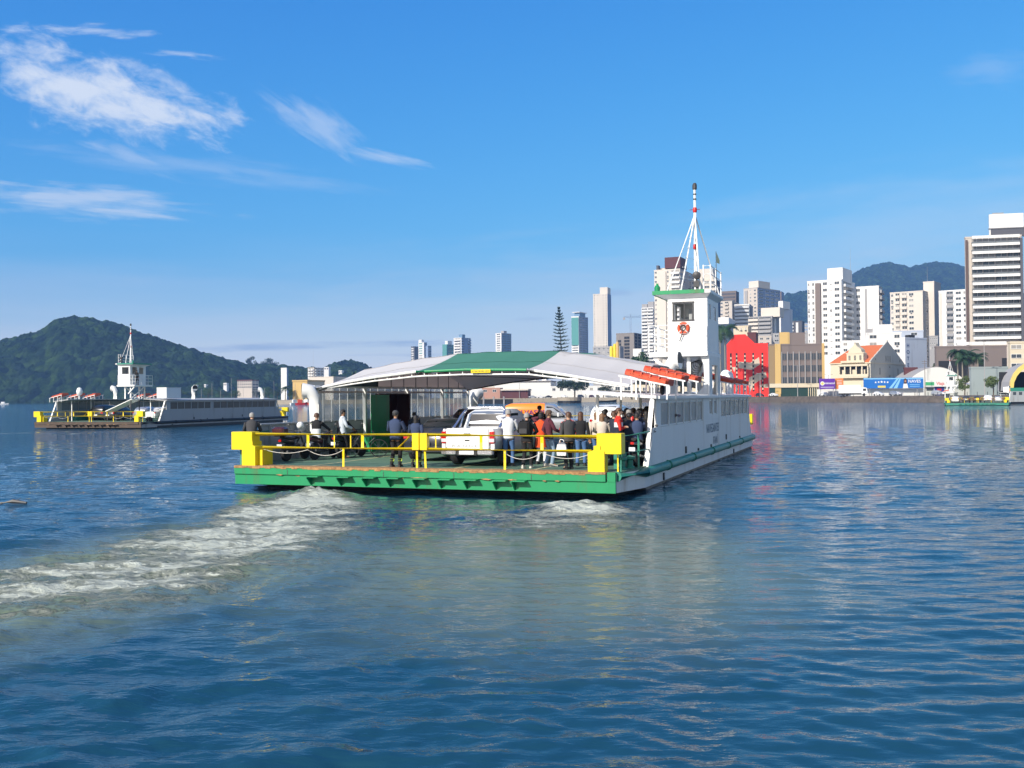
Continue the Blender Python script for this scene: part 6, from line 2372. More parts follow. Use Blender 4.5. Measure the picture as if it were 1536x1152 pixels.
# the big beige block behind the mast
block('tall beige apartment tower with brown water tank behind the ferry mast', 983, 1020, 1045, 404, 640, WB, 24, 7.0,
      [(.02, .10, W_), (.16, .46, 'strip', dict(m=WB, d=1.0, name='pilaster')), (.50, .56, W_), (.66, .98, B_, dict(m=WW, ph=.35))], [(.1, .3, W_), (.5, .7, W_), (.8, .95, W_)],
      [(.38, .98, .05, .45, 7.0, WMA, 'water_tank', 1.5), (.02, .1, .1, .2, 4, WDK), (0, .3, .2, .8, 2.5, WB)], sidemat=WG, maxrows=20)
block('beige tower with wide windows right behind the ferry mast', 1030, 1074, 1082, 420, 660, WB, 22, 7.0,
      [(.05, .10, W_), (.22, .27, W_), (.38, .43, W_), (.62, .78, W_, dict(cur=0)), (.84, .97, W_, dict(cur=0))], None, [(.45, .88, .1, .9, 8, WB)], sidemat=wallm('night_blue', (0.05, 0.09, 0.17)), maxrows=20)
block('grey-brown building with dark horizontal bands right of the wheelhouse', 1078, 1104, 1110, 437, 900, WGB, 22, 5.0, [(.05, .95, 'band', dict(m=WDK, skip=0))], None, maxrows=4, sidemat=WDK)
block('sand-grey apartment block in front of the banded brown one', 1078, 1098, 1115, 452, 820, WS, 24, 5.6, [(.1, .35, W_), (.5, .75, B_, dict(m=WS))], [(.1, .5, 'strip', dict(m=WCON, d=1.2, name='pilaster')), (.6, .9, W_)], maxrows=14)
block('broad blue-grey tower with cylinder on its roof beyond the white blocks', 1117, 1136, 1172, 433, 850, WS, 44, 5.3, [(.1, .3, 'strip', dict(m=WG, d=.8, name='pilaster')), (.45, .55, W_), (.75, .9, W_)],
      [(.05, .25, W_, dict(cur=.1)), (.35, .5, W_, dict(cur=.1)), (.58, .72, W_, dict(cur=.1)), (.8, .95, W_, dict(cur=.1))], [(.3, 1.0, .05, .55, 7, WB), (.0, 1, .0, 1, 1.2, WG)], sidemat=WLB, maxrows=20)
block('narrow brownish tower behind the broad blue-grey one', 1160, 1172, 1178, 438, 980, WGB, 25, None, sidemat=WLB)
block('white building with curved wrap-around balconies right of the palm', 1103, 1124, 1131, 457, 700, WW, 20, 5.4, [(.02, .98, B_, dict(curve=1.6, m=WW, ph=.5))], [(.2, .6, 'strip', dict(m=WDK, d=.05, name='window_strip'))], maxrows=8, sidemat=WG)
block('white and grey block with long balconies below the curved one', 1124, 1158, 1170, 475, 640, WG, 30, 6.0, [(.0, .42, B_, dict(m=WB, ph=.5)), (.44, .96, B_, dict(m=WG, ph=.5))], [(.3, .5, 'strip', dict(m=WW, d=.3, name='pilaster'))], [(.5, 1.3, .1, .7, 6, WB)], maxrows=10, sidemat=WG)
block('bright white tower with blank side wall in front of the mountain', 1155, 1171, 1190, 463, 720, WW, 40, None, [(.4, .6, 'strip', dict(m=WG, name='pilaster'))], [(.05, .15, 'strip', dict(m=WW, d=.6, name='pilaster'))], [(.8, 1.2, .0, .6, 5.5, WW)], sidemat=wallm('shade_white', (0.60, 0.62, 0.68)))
block('dark narrow tower with a white stripe right of the bright white tower', 1190, 1203, 1208, 482, 800, WDK, 22, 5, [(.35, .6, 'strip', dict(m=WW, name='pilaster')), (-.2, .1, B_, dict(m=WW))], None, sidemat=WDK, maxrows=12)
block('small blue-grey block just left of the tall white tower', 1205, 1212, 1216, 485, 900, WLB, 22, 5, [(.1, .9, W_)], None, maxrows=10)
block('cream low house roof above the red building', 1101, 1122, 1128, 490, 460, WC, 20, 8, [(.15, .25, W_, dict(gl=DARKV, cur=0)), (.5, .58, W_), (.8, .88, W_)], None, maxrows=1)
block('blue-walled low building behind the palm by the wheelhouse', 1078, 1100, 1112, 487, 520, WPB, 20, None, None, None, [(0, .7, 0, .8, 4, WW)])
block('dark maroon gable wall behind the red building', 1122, 1134, 1138, 500, 455, WMA, 20, None)
# the white tower pair
block('tall white apartment tower with brown bay column and rooftop antenna', 1213, 1262, 1284, 420, 470, WW, 34, 9.6,
      [(.02, .06, W_, dict(cur=0)), (.14, .20, W_), (.25, .40, 'strip', dict(m=WGB, d=1.2, name='bay_column')), (.46, .58, W_, dict(cur=.1)), (.66, .72, W_, dict(h=.15)), (.80, .94, W_, dict(cur=.1))],
      [(.12, .75, B_, dict(m=WW, ph=.35))], [(.55, 1, .1, .8, 6.2, WW)], maxrows=12)
tw_, L1, L2, zt = block('white right wing of the tall tower with one window column and stacked end balconies', 1280, 1318, 1325, 430, 480, WW, 27, 9.6,
                        [(.15, .30, W_, dict(cur=.05)), (.48, .56, 'strip', dict(m=WG, d=.06, name='groove'))], [(.1, .95, B_, dict(m=WG, ph=.4))], maxrows=12, sidemat=WG)
mast_on(tw_, -L1 * 1.1, 4, zt + 8, 12)
block('beige apartment tower with rows of small balconies in front of the mountain', 1337, 1384, 1400, 437, 540, WB, 38, 8.6,
      [(.03, .10, W_), (.16, .30, B_, dict(m=WB, d=.8)), (.36, .52, B_, dict(m=WB, d=.8)), (.58, .72, W_)], [(.3, .9, W_, dict(cur=.5))], [(.5, 1, .1, 1.5, 0.1, WB)], maxrows=12, sidemat=WG)
t, L1, L2, zt = block('blank beige lift tower rising between the two beige apartment towers', 1387, 1401, 1413, 423, 545, WB, 38, None, sidemat=WG)
mast_on(t, -4, 2, zt, 9)
block('beige apartment tower with three window columns left of the brown tower', 1410, 1452, 1456, 435, 530, WW, 36, 8.6,
      [(.02, .10, 'strip', dict(m=WB, d=.3, name='pilaster')), (.26, .50, B_, dict(m=WG, d=.7, ph=.4)), (.58, .76, W_, dict(cur=.3)), (.84, .98, W_, dict(cur=.3))], None, maxrows=11)
# the tall brown framed tower at right edge
t, L1, L2, zt = block('tall modern tower with long white balconies and brown frame at the right edge', 1451.5, 1532, 1545, 354, 385, WS, 13, 11.75,
                      [(.10, .30, B_, dict(m=WW, rail=RAILG, ph=.30, d=1.6, pale_gl=.6)), (.305, .52, B_, dict(m=WW, rail=RAILG, ph=.30, d=1.6, pale_gl=.7)), (.53, .74, B_, dict(m=WW, rail=RAILG, ph=.30, d=1.6, pale_gl=.6)), (.745, .95, B_, dict(m=WW, rail=RAILG, ph=.30, d=1.6, pale_gl=.7)), (-.005, .03, 'strip', dict(m=WBR, d=.8, name='brown_pier')), (.955, 1.0, 'strip', dict(m=WDK, d=1.9, name='brown_pier'))],
                      None, [(.46, 1.1, .15, .8, 3.2, WDK), (.44, 1.05, .25, .8, 9.0, WW), (.43, 1.2, -.02, .85, .3, WG, 'roof_canopy', 3.3), (.5, .7, .3, .7, .5, WG, 'solar_panel', 9.0)], maxrows=13, sidemat=WDK)
for i in range(14):
    z = zt - i * 11.75 * 385 / FP + .25
    q = MB()
    q.box(-L1 * .9, -L1 * .05, -1.75, -1.61, z - .75, z + .30)
    q.build('floor_band', WW, t)
# podium & low rise at right
block('wide brown stone-clad podium behind the palms at the right', 1405, 1510, 1516, 520, 372, WGB, 6, 20, [(.03, .45, 'strip', dict(m=DARKV, z0=7.5, dz=5, d=.04, name='dark_opening')), (.60, .68, 'strip', dict(m=DARKV, z0=8, dz=4.5, d=.04, name='dark_opening')), (.93, 1.0, 'strip', dict(m=DARKV, z0=8, dz=4.2, d=.04, name='dark_opening'))], None, [(.3, 1, .02, .1, 1.2, WW, 'roof_edge', .8)])
block('cream corner building with strip windows at the right edge', 1516, 1560, 1580, 514, 318, WC, 8, 14, [(.03, .38, W_, dict(cur=.3, h=.42)), (.46, .8, W_)], None, maxrows=4)
block('grey-green shed with a small shutter behind the moored green ferry', 1457, 1514, 1518, 552, 340, wallm('shed_green', (0.30, 0.35, 0.35)), 7, None, [(.55, .72, 'strip', dict(m=WG, z0=6, dz=3.5, d=.04, name='shutter'))], None, name='shed', cat='shed')
# white hotel group
block('low white building with dark roof line between the house and the white tower', 1262, 1300, 1310, 512, 430, WW, 15, 9, [(.1, .25, W_), (.5, .7, W_)], None, maxrows=2)
block('white stepped hotel building behind the orange-roofed house', 1300, 1352, 1360, 500, 425, WW, 12, 11, [(.1, .3, W_), (.8, .95, W_, dict(cur=0))], None, [(.2, .75, .2, .8, 4, WW), (.05, .2, .2, .5, 2.2, WG)], maxrows=5)
t, L1, L2, zt = block('shaded blue-white hotel wall with a vertical sign', 1352, 1357.5, 1391, 508, 400, WW, 62, None, None, None, [(0, 1, .2, .45, 1.6, DARKV)], sidemat=WHL)  # side wall's bluish shade is put into its wall colour
for i, ch_ in enumerate('HOTEL'):
    text_mesh('sign_letter', ch_, 2.1, pm('hotel_letter_blue', (0.02, 0.05, 0.16), .6, .1, 3), t, Matrix.Translation((0.03, L2 * .13, zt - 2.8 - i * 2.6)) @ Matrix.Rotation(PI / 2, 4, 'Z'), .03)
block('grey-white block behind the hotel sign wall', 1340, 1385, 1405, 497, 450, WHL, 20, 9, [(.6, .8, W_)], [(.6, .8, W_)], maxrows=3)
block('small reddish house below the hotel wall', 1357, 1376, 1380, 553, 375, WMA, 12, None, name='house', cat='house')

# red building
rb = empty('red_building', tuple(at(1152, 510, 412)[:2]) + (0,), -R(12))
tag(rb, 'bright red building with cream wave mural and narrow vertical window strips', 'building', 'buildings of the city behind the river')
C = at(1152, 515, 412)
q = MB()
Lr = solve_len(C, Vector((-math.cos(R(12)), math.sin(R(12)), 0)), 1090.5)
zt2 = at(1140, 514.5, 412).z
zp = at(1110, 501, 412).z
q.prism([(-Lr, LZ - .5), (0, LZ - .5), (0, zt2), (-Lr * .317, zt2), (-Lr * .545, zp), (-Lr * .81, zp - .1), (-Lr * .89, zt2 + (zp - zt2) * .45), (-Lr, zt2 - .3)], 'y', 0, 14)
q.build('wall', WR, rb)
CRM = wallm('mural_cream', (0.62, 0.52, 0.40))
for k, (poly) in enumerate((
        [(-.72, .66), (-.42, .64), (-.22, .74), (-.20, .60), (-.40, .50), (-.72, .54)],
        [(-.46, .36), (-.24, .44), (-.06, .46), (-.04, .36), (-.22, .30), (-.34, .24), (-.44, .10), (-.48, .2)],
        [(-.22, .22), (-.02, .24), (-.01, .16), (-.2, .18)], [(-.88, .56), (-.78, .56), (-.82, .46)])):
    q = MB()
    q.prism([(x * Lr, LZ + z * (zt2 - LZ)) for x, z in poly], 'y', -.03, 0.0)
    q.build('mural', CRM, rb)
for fx in (-.90, -.76, -.56, -.36, -.14):
    q = MB()
    z0_ = LZ + (.10 if fx > -.8 else .45) * (zt2 - LZ)
    q.box(fx * Lr - .35, fx * Lr + .35, -.07, 0.04, z0_, LZ + .82 * (zt2 - LZ))
    st = q.build('window_strip', DARKV, rb)
    q = MB()
    for z in np.arange(z0_ + .6, LZ + .76 * (zt2 - LZ), 1.7):
        q.box(fx * Lr - .28, fx * Lr + .28, -.11, -.071, z, z + .8)
    q.build('pane', CRM, st)

# office block with mustard wall
t, L1, L2, zt = block('dark grid-fronted office block with mustard end walls', 1154, 1236, 1240, 517, 392, WGB, 7, None, None, None, [(.2, .38, .1, .5, 4.6, WY, 'roof_block', .56), (.38, .66, .1, .5, 4.4, WGB, 'roof_block', .55)])
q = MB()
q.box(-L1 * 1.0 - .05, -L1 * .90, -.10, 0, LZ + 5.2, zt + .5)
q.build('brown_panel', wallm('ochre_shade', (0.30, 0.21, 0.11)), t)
q = MB()
q.box(-L1 * .895, -L1 * .79, -.5, 0, LZ, zt + .56)
q.box(-.9, 0.06, -.5, 0, LZ, zt + .56)
q.split('mustard_pier', WY, t)
MB().box(-L1, -L1 * .0 + .2, -.9, -.51, LZ + 3.5, LZ + 5.1).build('canopy_slab', WC, t)
MB().box(-L1, -L1 * .05, -.3, -.05, LZ, LZ + 3.45).build('dark_shopfront', DARKGREEN, t)
for i in range(10):
    MB().box(-L1 * .30 + i * .8, -L1 * .30 + i * .8 + .25, -.5, -.31, LZ, LZ + 3.4).build('column', WC, t)
for rj in range(3):
    z = zt - 3.4 - rj * 4.9 * .95
    for ci in range(7):
        x = -L1 * .76 + ci * L1 * .106
        w = L1 * .08
        inst(win_mesh(w, 2.6, WGB, GLC), 'window', t, (x + w / 2, -.02, z - 2.4))
        q = MB()
for ci in range(8):
    x = -L1 * .77 + ci * L1 * .106
    MB().box(x - .15, x + .15, -.45, 0, LZ + 5.2, zt - 2.6).build('mullion', WG, t)

# old house with the orange roof
HA, HY = R(40), 372
hc = at(1305.5, 572, HY)
hs_ = empty('old_house', (hc.x, hc.y, 0), -HA)
tag(hs_, 'ornate cream old house with orange tiled roof and stepped gables', 'house', 'buildings of the city behind the river')
zg = lambda y: at(1306, y, HY).z


def hx(px):    # local x (negative, along the sunlit front)
    return -solve_len(hc, Vector((-math.cos(HA), math.sin(HA), 0)), px)


TILE = pm('orange_roof_tile', (0.66, 0.17, 0.05), 0.8, 0.18, 1.2, 0.3)
gw = wallm('gable_shade_grey', (0.55, 0.52, 0.45))  # greyer than the cream front: the gable's shade is put into its colour
ze, zr = zg(543.5), zg(516)
x0 = hx(1246)
Lg = solve_len(hc, Vector((math.sin(HA), math.cos(HA), 0)), 1356)
MB().box(x0, -.3, 0, Lg, LZ, ze).build('wall', WC, hs_)
q = MB()
zpk = zg(511)
nst, ym = 6, Lg / 2
pf = [(0, LZ), (Lg, LZ), (Lg, ze)]
for i in range(nst):
    f = i / nst
    y_ = Lg + (ym + .8 - Lg) * f
    z_ = ze + (zpk - ze) * (f * .95 + .08)
    pf += [(y_, z_), (y_ - .5, z_)]
pf += [(ym + .5, zpk + .3), (ym, zpk + 1.1), (ym - .5, zpk + .3)]
for i in reversed(range(nst)):
    f = i / nst
    y_ = (ym - .8) * f
    z_ = ze + (zpk - ze) * (f * .95 + .08)
    pf += [(y_ + .5, z_), (y_, z_)]
pf += [(0, ze)]
q.prism(pf, 'x', -.29, .15)
q.build('stepped_gable', gw, hs_)
q = MB()
q.rings([[(x0 - .4, -.5, ze), (x0 - .4, Lg + .4, ze), (x0 + 2.5, ym, zr + .4)], [(-.3, -.5, ze), (-.3, Lg + .4, ze), (-.3, ym, zr + .4)]])
q.build('roof', TILE, hs_)
q = MB()
q.box(x0 - .1, .3, -.5, -.1, ze - .35, ze + .02)
q.box(.16, .5, -.4, Lg + .2, ze - .35, ze - .02)
q.split('cornice', WC, hs_)
dx0, dx1 = hx(1271), hx(1296)
q = MB()
zd0, zd1 = ze + .03, zg(529)
dm_ = (dx0 + dx1) / 2
q.prism([(dx0, zd0), (dx1, zd0), (dx1, zd1), (dx1 - .6, zd1 + .3), (dx1 - .9, zd1 + 1.4), (dm_ + .7, zd1 + 2.7), (dm_, zd1 + 4.0), (dm_ - .7, zd1 + 2.7), (dx0 + .9, zd1 + 1.4), (dx0 + .6, zd1 + .3), (dx0, zd1)], 'y', -.3, 3.5)
q.box(dx0 - .3, dx1 + .3, -.45, -.31, zd1 - .15, zd1 + .1)
q.box(dx0 - 2.0, dx1 + .6, -1.2, -.6, ze + .03, ze + .75)
dm = q.build('dormer', WC, hs_)
for i in range(3):
    inst(win_mesh(.8, 1.9, WC, GLC), 'window', dm, (dx0 + 1.1 + i * (dx1 - dx0 - 2.2) / 2, -.33, zd0 + .9))
for i in range(3):
    inst(win_mesh(.8, 2.3, gw, DARKV), 'window', hs_, (.18, ym - 2.2 + i * 2.2, ze + .6), PI / 2)
for y_, z_, h_ in ((Lg * .26, ze - 4.4, 2.6), (Lg * .80, ze - 4.4, 2.6), (Lg * .55, ze - 6.3, 1.8), (Lg * .55, ze - 1.7, .7), (Lg * .14, ze + .8, .9), (Lg * .86, ze + .8, .9)):
    inst(win_mesh(.9, h_, gw, DARKV), 'window', hs_, (.18, y_, z_), PI / 2)
vx0, vx1 = hx(1261), hx(1304)
zv0, zv1 = zg(564.5), zg(549.5)
MB().box(vx0, vx1, -.03, .02, zv0, zv1).build('veranda_shade', DARKV, hs_)  # flat dark panel, the veranda's shade put into its colour
q = MB()
q.box(vx0 - .2, vx1, -1.6, -.04, zv0 - .5, zv0 - .03)
q.box(vx0 - .2, vx1, -1.6, -1.45, zv0, zv0 + .9)
q.build('veranda_rail', WC, hs_)
for i in range(6):
    x = vx0 + (vx1 - vx0) * i / 5
    MB().box(x - .22, x + .22, -1.42, -1.0, zv0, zv1 + .2).build('veranda_column', WC, hs_)
MB().box(vx0 - .3, vx1, -1.7, -.04, zv1 + .2, zv1 + .9).build('veranda_beam', WC, hs_)
for i in range(3):
    a_ = vx0 + (vx1 - vx0) * (i * .33 + .06)
    MB().box(a_, a_ + 1.6, -.08, -.031, zv0 + .6, zv0 + 2.6).build('curtain', WC, hs_)

# ------------------------------------------------------------------ signs and boundary walls along the promenade
def board(label, xl, xr, yt, yb, Y, m, name='billboard', cat='billboard', th=.3, posts=True, **k):
    a, b = at(xl, yt, Y), at(xr, yt, Y)
    zb_ = at(xl, yb, Y).z
    r = empty(name, (a.x, a.y, 0))
    tag(r, label, cat, k.get('group'))
    Wd = b.x - a.x
    MB().box(0, Wd, 0, th, zb_, a.z).build('panel', m, r)
    if posts:
        q = MB()
        for f in (.1, .9):
            q.box(Wd * f - .1, Wd * f + .1, th + .01, th + .2, LZ, a.z - .3)
        q.split('post', WG, r)
    return r, Wd, zb_, a.z


BB = pm('board_blue', (0.015, 0.16, 0.55), 0.6, 0.25, 0.25)
BP = pm('board_purple', (0.13, 0.025, 0.36), 0.6, 0.08, 0.4)
BO = pm('board_orange', (0.85, 0.24, 0.06), 0.6, 0.08, 0.4)
BGN = pm('board_green', (0.06, 0.38, 0.15), 0.6, 0.08, 0.4)
BLT = pm('board_light_blue', (0.25, 0.55, 0.80), 0.6, 0.1, 0.4)
BYE = pm('board_yellow', (0.85, 0.65, 0.12), 0.6, 0.1, 0.4)
YB = 350
WALLW = wallm('boundary_white', (0.78, 0.77, 0.73))
r, Wd, z0, z1 = board('white boundary wall under the blue billboard', 1293, 1385, 583, 596, 358, WALLW, 'boundary_wall', 'wall', posts=False)
r, Wd, z0, z1 = board('white boundary wall under the purple sign', 1226, 1293, 584, 597, 368, WALLW, 'boundary_wall', 'wall', posts=False)
r, Wd, z0, z1 = board('purple billboard with a yellow sun disc and white lettering', 1229, 1252.5, 568, 583.5, 362, BP)
text_mesh('sign_lettering', 'unimesul', 1.15, WHITE2, r, Matrix.Translation((Wd * .62, -.03, (z0 + z1) / 2 + .2)), .02)
q = MB()
q.lathe((Wd * .19, 0, (z0 + z1) / 2 + .1), [(.75, -.06), (.75, 0)], 20, axis='y')
d_ = q.build('sun_disc', WHITE2, r)
MB().lathe((Wd * .19, 0, (z0 + z1) / 2 + .1), [(.45, -.10), (.45, -.061)], 20, axis='y').build('sun_centre', BYE, d_)
q = MB()
q.box(Wd * .08, Wd * .92, -.03, 0, z0 + .55, z0 + .72)
q.build('text_line', WHITE2, r)
r, Wd, z0, z1 = board('orange billboard beside the purple one', 1253, 1265, 567.5, 583.5, 363, BO)
q = MB()
q.box(Wd * .2, Wd * .8, -.03, 0, z1 - 1.1, z1 - .6)
q.box(Wd * .2, Wd * .8, -.03, 0, z1 - 2.2, z1 - 1.4)
q.split('text_line', pm('board_pink', (0.85, .42, .3), .6, .1, 1), r)
r, Wd, z0, z1 = board('long blue billboard with a woman, five white stars and white lettering', 1295.5, 1385, 567, 582.8, 356, BB)
text_mesh('sign_lettering', 'NAVES', 1.5, WHITE2, r, Matrix.Translation((Wd * .85, -.03, z1 - 1.35)) @ Matrix.Rotation(-.0, 4, 'Y'), .02)
for i in range(5):
    q = MB()
    xx = Wd * (.20 + i * .05)
    zz = (z0 + z1) / 2 + .45 - abs(i - 2) * .08
    pts = []
    for k_ in range(10):
        rr_ = (.42 + (.1 if i == 2 else 0)) * (1 if k_ % 2 == 0 else .5)
        pts.append((xx + rr_ * math.sin(k_ * PI / 5), zz + rr_ * math.cos(k_ * PI / 5)))
    q.prism(pts, 'y', -.04, 0)
    q.build('star', WHITE2, r)
MB().box(Wd * .235, Wd * .365, -.035, 0, z0 + .25, z0 + .95).build('badge', BYE, r)
q = MB()
q.prism([(Wd * .42, z0), (Wd * .47, z0), (Wd * .60, z1), (Wd * .57, z1)], 'y', -.03, 0)
q.build('light_streak', BLT, r)
q = MB()
q.prism([(Wd * .50, z0), (Wd * .56, z0), (Wd * .63, z1), (Wd * .61, z1)], 'y', -.03, 0)
q.build('light_streak', BLT, r)
MB().box(0, Wd * .999, -.02, 0, z1 - .5, z1 - .1).build('top_band', BLT, r)
q = MB()
q.prism([(Wd * .655, z0), (Wd * .745, z0), (Wd * .73, z0 + 1.5), (Wd * .71, z0 + 2.0), (Wd * .68, z0 + 2.0), (Wd * .665, z0 + 1.4)], 'y', -.045, -.02)
q.build('woman_coat', WHITE2, r)
q = MB()
q.prism([(Wd * .67, z0 + 1.6), (Wd * .72, z0 + 1.6), (Wd * .722, z0 + 3.1), (Wd * .70, z1 - .2), (Wd * .672, z1 - .5)], 'y', -.06, -.046)
q.build('woman_hair', HAIRS['brown'], r)
q = MB()
q.lathe((Wd * .697, 0, z0 + 2.5), [(.32, -.08), (.32, -.061)], 14, axis='y')
q.build('woman_face', SKINS[0], r)
for dz in (.55, 1.15):
    MB().box(Wd * .77, Wd * .94, -.03, 0, z0 + dz, z0 + dz + .2).build('text_line', BLT, r)
r, Wd, z0, z1 = board('white shop fascia with green, red, black and blue lettering behind the moored ferry', 1387, 1458, 571, 580, 345, WALLW, 'shop_sign', 'sign', posts=False)
MB().box(.3, Wd * .20, -.04, 0, z0 + .4, z1 - .5).build('green_sign', BGN, r)
text_mesh('sign_lettering', 'Viajs', 1.5, pm('sign_red', (.65, .1, .1), .6, .1, 1), r, Matrix.Translation((Wd * .33, -.04, (z0 + z1) / 2)), .02)
text_mesh('sign_lettering', 'UNSB', 1.5, DARKGREEN, r, Matrix.Translation((Wd * .57, -.04, (z0 + z1) / 2)), .02)
text_mesh('sign_lettering', 'mercado', .9, pm('sign_blue', (.15, .2, .5), .6, .1, 1), r, Matrix.Translation((Wd * .84, -.04, (z0 + z1) / 2 - .1)), .02)
r, Wd, z0, z1 = board('white garage doors and wall under the shop fascia', 1386, 1458, 580.1, 597, 346, wallm('door_wall', (0.55, 0.56, 0.52)), 'garage_wall', 'wall', posts=False)
MB().box(Wd * .05, Wd * .20, -.05, 0, z1 - 1.4, z1 - .4).build('vent_grille', GLC, r)
MB().box(Wd * .22, Wd * .42, -.06, 0, z0 + .3, z1 - .1).build('poster', pm('poster_blue', (.03, .04, .25), .6, .3, 1), r)
MB().box(Wd * .27, Wd * .36, -.09, -.061, z0 + 2.2, z1 - .7).build('poster_red', REDP, r)
# white arched hall
hall = empty('arched_hall', tuple(at(1360, 560, 366)[:2]) + (0,))
tag(hall, 'cream arched market hall behind the shop fascia', 'building', 'buildings of the city behind the river')
hw_ = (at(1450, 560, 366).x - at(1360, 560, 366).x)
zz0, zz1 = at(1360, 575, 366).z, at(1400, 551, 366).z
q = MB()
q.prism([(0, LZ), (hw_, LZ), (hw_, zz0)] + [(hw_ * (1 - f), zz0 + (zz1 - zz0) * (math.sin(PI * f) ** .8 if 0 < f < 1 else 0)) for f in np.linspace(0.02, .98, 17)] + [(0, zz0)], 'y', 0, 16)
q.build('hall_wall', WALLW, hall)
q = MB()
q.rings([[(hw_ * (1 - f), y, zz0 + (zz1 - zz0) * math.sin(PI * f) ** .8 + dz) for f in np.linspace(.01, .99, 17)] + [(hw_ * (1 - f), y, zz0 + (zz1 - zz0) * math.sin(PI * f) ** .8 + .03) for f in np.linspace(.99, .01, 17)] for y, dz in ((.4, .25), (16.3, .25))])
q.build('roof', WG, hall)
MB().box(hw_ * .45, hw_ * .8, -.1, 0, zz0 - .6, zz0 + .9).build('hall_window', WC, hall)

# landing arch of the ferry terminal (yellow arch, grey panelled wall) at the right edge
ta = empty('arched_ferry', tuple(at(1515, 600, 262)[:2]) + (0,), -R(4))
tag(ta, 'ferry with a big yellow arch over its grey panelled side at the right edge', 'ferry')
q = MB()
pts_o, pts_i = [], []
for f in np.linspace(0, 1, 14):
    ang_ = PI - f * PI
    pts_o.append((9.5 + 9.5 * math.cos(ang_), 3.4 + 8.6 * math.sin(ang_) ** .85))
    pts_i.append((9.5 + 8.6 * math.cos(ang_), 3.4 + 7.4 * math.sin(ang_) ** .85))
q.rings([[(a[0], 0, a[1]), (b[0], 0, b[1]), (b[0], .6, b[1]), (a[0], .6, a[1])] for a, b in zip(pts_o, pts_i)])
q.build('arch', pm('arch_yellow', (0.80, 0.60, 0.16), .5, .06, 1), ta)
q = MB()
q.rings([[(b[0], 10, b[1]), (b[0], .61, b[1]), (b[0] , .61, b[1] + .2), (b[0], 10, b[1] + .2)] for b in pts_i])
q.build('arch_roof', WG, ta)
MB().box(.6, 18.4, 8, 8.2, 2.5, 8.5).build('interior_shade', DARKV, ta)  # dark sheet, the shade under the arch put into its colour
MB().box(0, 22, -.2, 0, .5, 3.3).build('side_wall', BULW, ta)
MB().box(0, 22, -.26, -.2, 3.3, 4.2).build('green_band', GREEN_D, ta)
for i in range(14):
    MB().box(.7 + i * 1.5, 1.5 + i * 1.5, -.24, -.2, 2.3, 3.1).build('window', GLC, ta)
MB().rings([[(0, -.2, .5), (22, -.2, .5), (22, 8, .5), (0, 8, .5)], [(1, .3, -.6), (22, .3, -.6), (22, 8, -.6), (1, 8, -.6)]]).build('hull', BLACK, ta)

# ------------------------------------------------------------------ far bank under the canopy
block('long white harbour shed with roof machinery, seen under the canopy', 742, 826, 834, 572, 585, WALLW, 8, None, None, None, [(.45, .55, .2, .6, 3, WW), (.62, .72, .2, .6, 4, WW), (.82, .9, .2, .6, 4.5, WW), (-.01, 1.01, -.03, 1.02, .4, WGB, 'roof_edge')], name='harbour_shed', cat='shed')
block('brown-roofed low boathouse in front of the long white shed', 752, 792, 796, 585.5, 560, WMA, 8, None, None, None, [(-.02, 1.02, -.1, 1.1, .8, WB, 'roof')], name='boathouse', cat='shed')
block('pinkish brick harbour house at the left under the canopy', 722, 750, 754, 583, 575, wallm('pink_brick', (0.45, 0.25, 0.19)), 10, 8, [(.1, .3, W_), (.6, .8, W_)], None, maxrows=1, name='house', cat='house')
block('brown harbour tower seen just under the canopy edge', 748, 756, 757, 570, 590, WBR, 10, None, name='water_tower', cat='tower')
block('beige harbour block behind the shed at the left under the canopy', 702, 742, 748, 571, 620, WS, 10, 8, [(i / 6 + .03, i / 6 + .1, W_) for i in range(6)], None, maxrows=1)
block('white house with balcony frames behind the tree under the canopy', 905, 950, 958, 566, 560, WALLW, 10, 12, [(.1, .25, W_), (.4, .55, W_), (.7, .9, W_, dict(cur=0))], None, maxrows=2, name='house', cat='house')
block('cream low row behind the parked cars under the canopy', 826, 905, 908, 580, 575, WALLW, 5, 9, [(i / 7 + .03, i / 7 + .09, W_) for i in range(7)], None, maxrows=1)
block('long cream arcade behind the canopy towards the wheelhouse', 950, 1088, 1092, 566, 480, WC, 14, 12, [(i / 12 + .02, i / 12 + .06, W_, dict(cur=0)) for i in range(12)], None, maxrows=2)
block('pale harbour office left of the wheelhouse above the canopy', 950, 962, 966, 524, 700, WW, 15, None)
block('wide pale block hidden mostly behind the canopy hump', 890, 930, 936, 520, 800, WG, 20, 6, [(i / 6 + .03, i / 6 + .1, W_) for i in range(6)], None, maxrows=3)
for i, (xl, xr, yt, Yd, m_, lb_) in enumerate(((965, 1000, 500, 900, WB, 'pale filler block between the stepped tower and the wheelhouse'), (1120, 1160, 505, 560, WS, 'sand-coloured low block above the red building'),
                                      (1160, 1215, 500, 600, WG, 'grey low block behind the mustard office roof'), (1395, 1410, 505, 500, WG, 'grey block right of the hotel'), (1240, 1262, 508, 520, WW, 'white low annex left of the old house'))):
    block(lb_, xl, xr - 3, xr, yt, Yd, m_, 15, 7, [(i2 / 4 + .05, i2 / 4 + .17, W_) for i2 in range(4)], None, maxrows=3)
pt = empty('pontoon', tuple(atz(705, 606, 0)[:2]) + (0,))
tag(pt, 'black floating pontoon with mooring posts at the far bank', 'pontoon')
pw_ = 19
MB().box(0, pw_, 0, 5, -.3, 2.0).build('float', BLACK, pt)
for i in range(4):
    MB().tube([(1.5 + i * 4.5, -.3, -.5), (1.5 + i * 4.5, -.3, 3.2)], .35, 8).build('mooring_post', WG, pt)
dk_ = empty('round_pier', tuple(atz(855, 605, 0)[:2]) + (0,))
tag(dk_, 'round-ended stone pier with dark waterline at the far bank', 'pier')
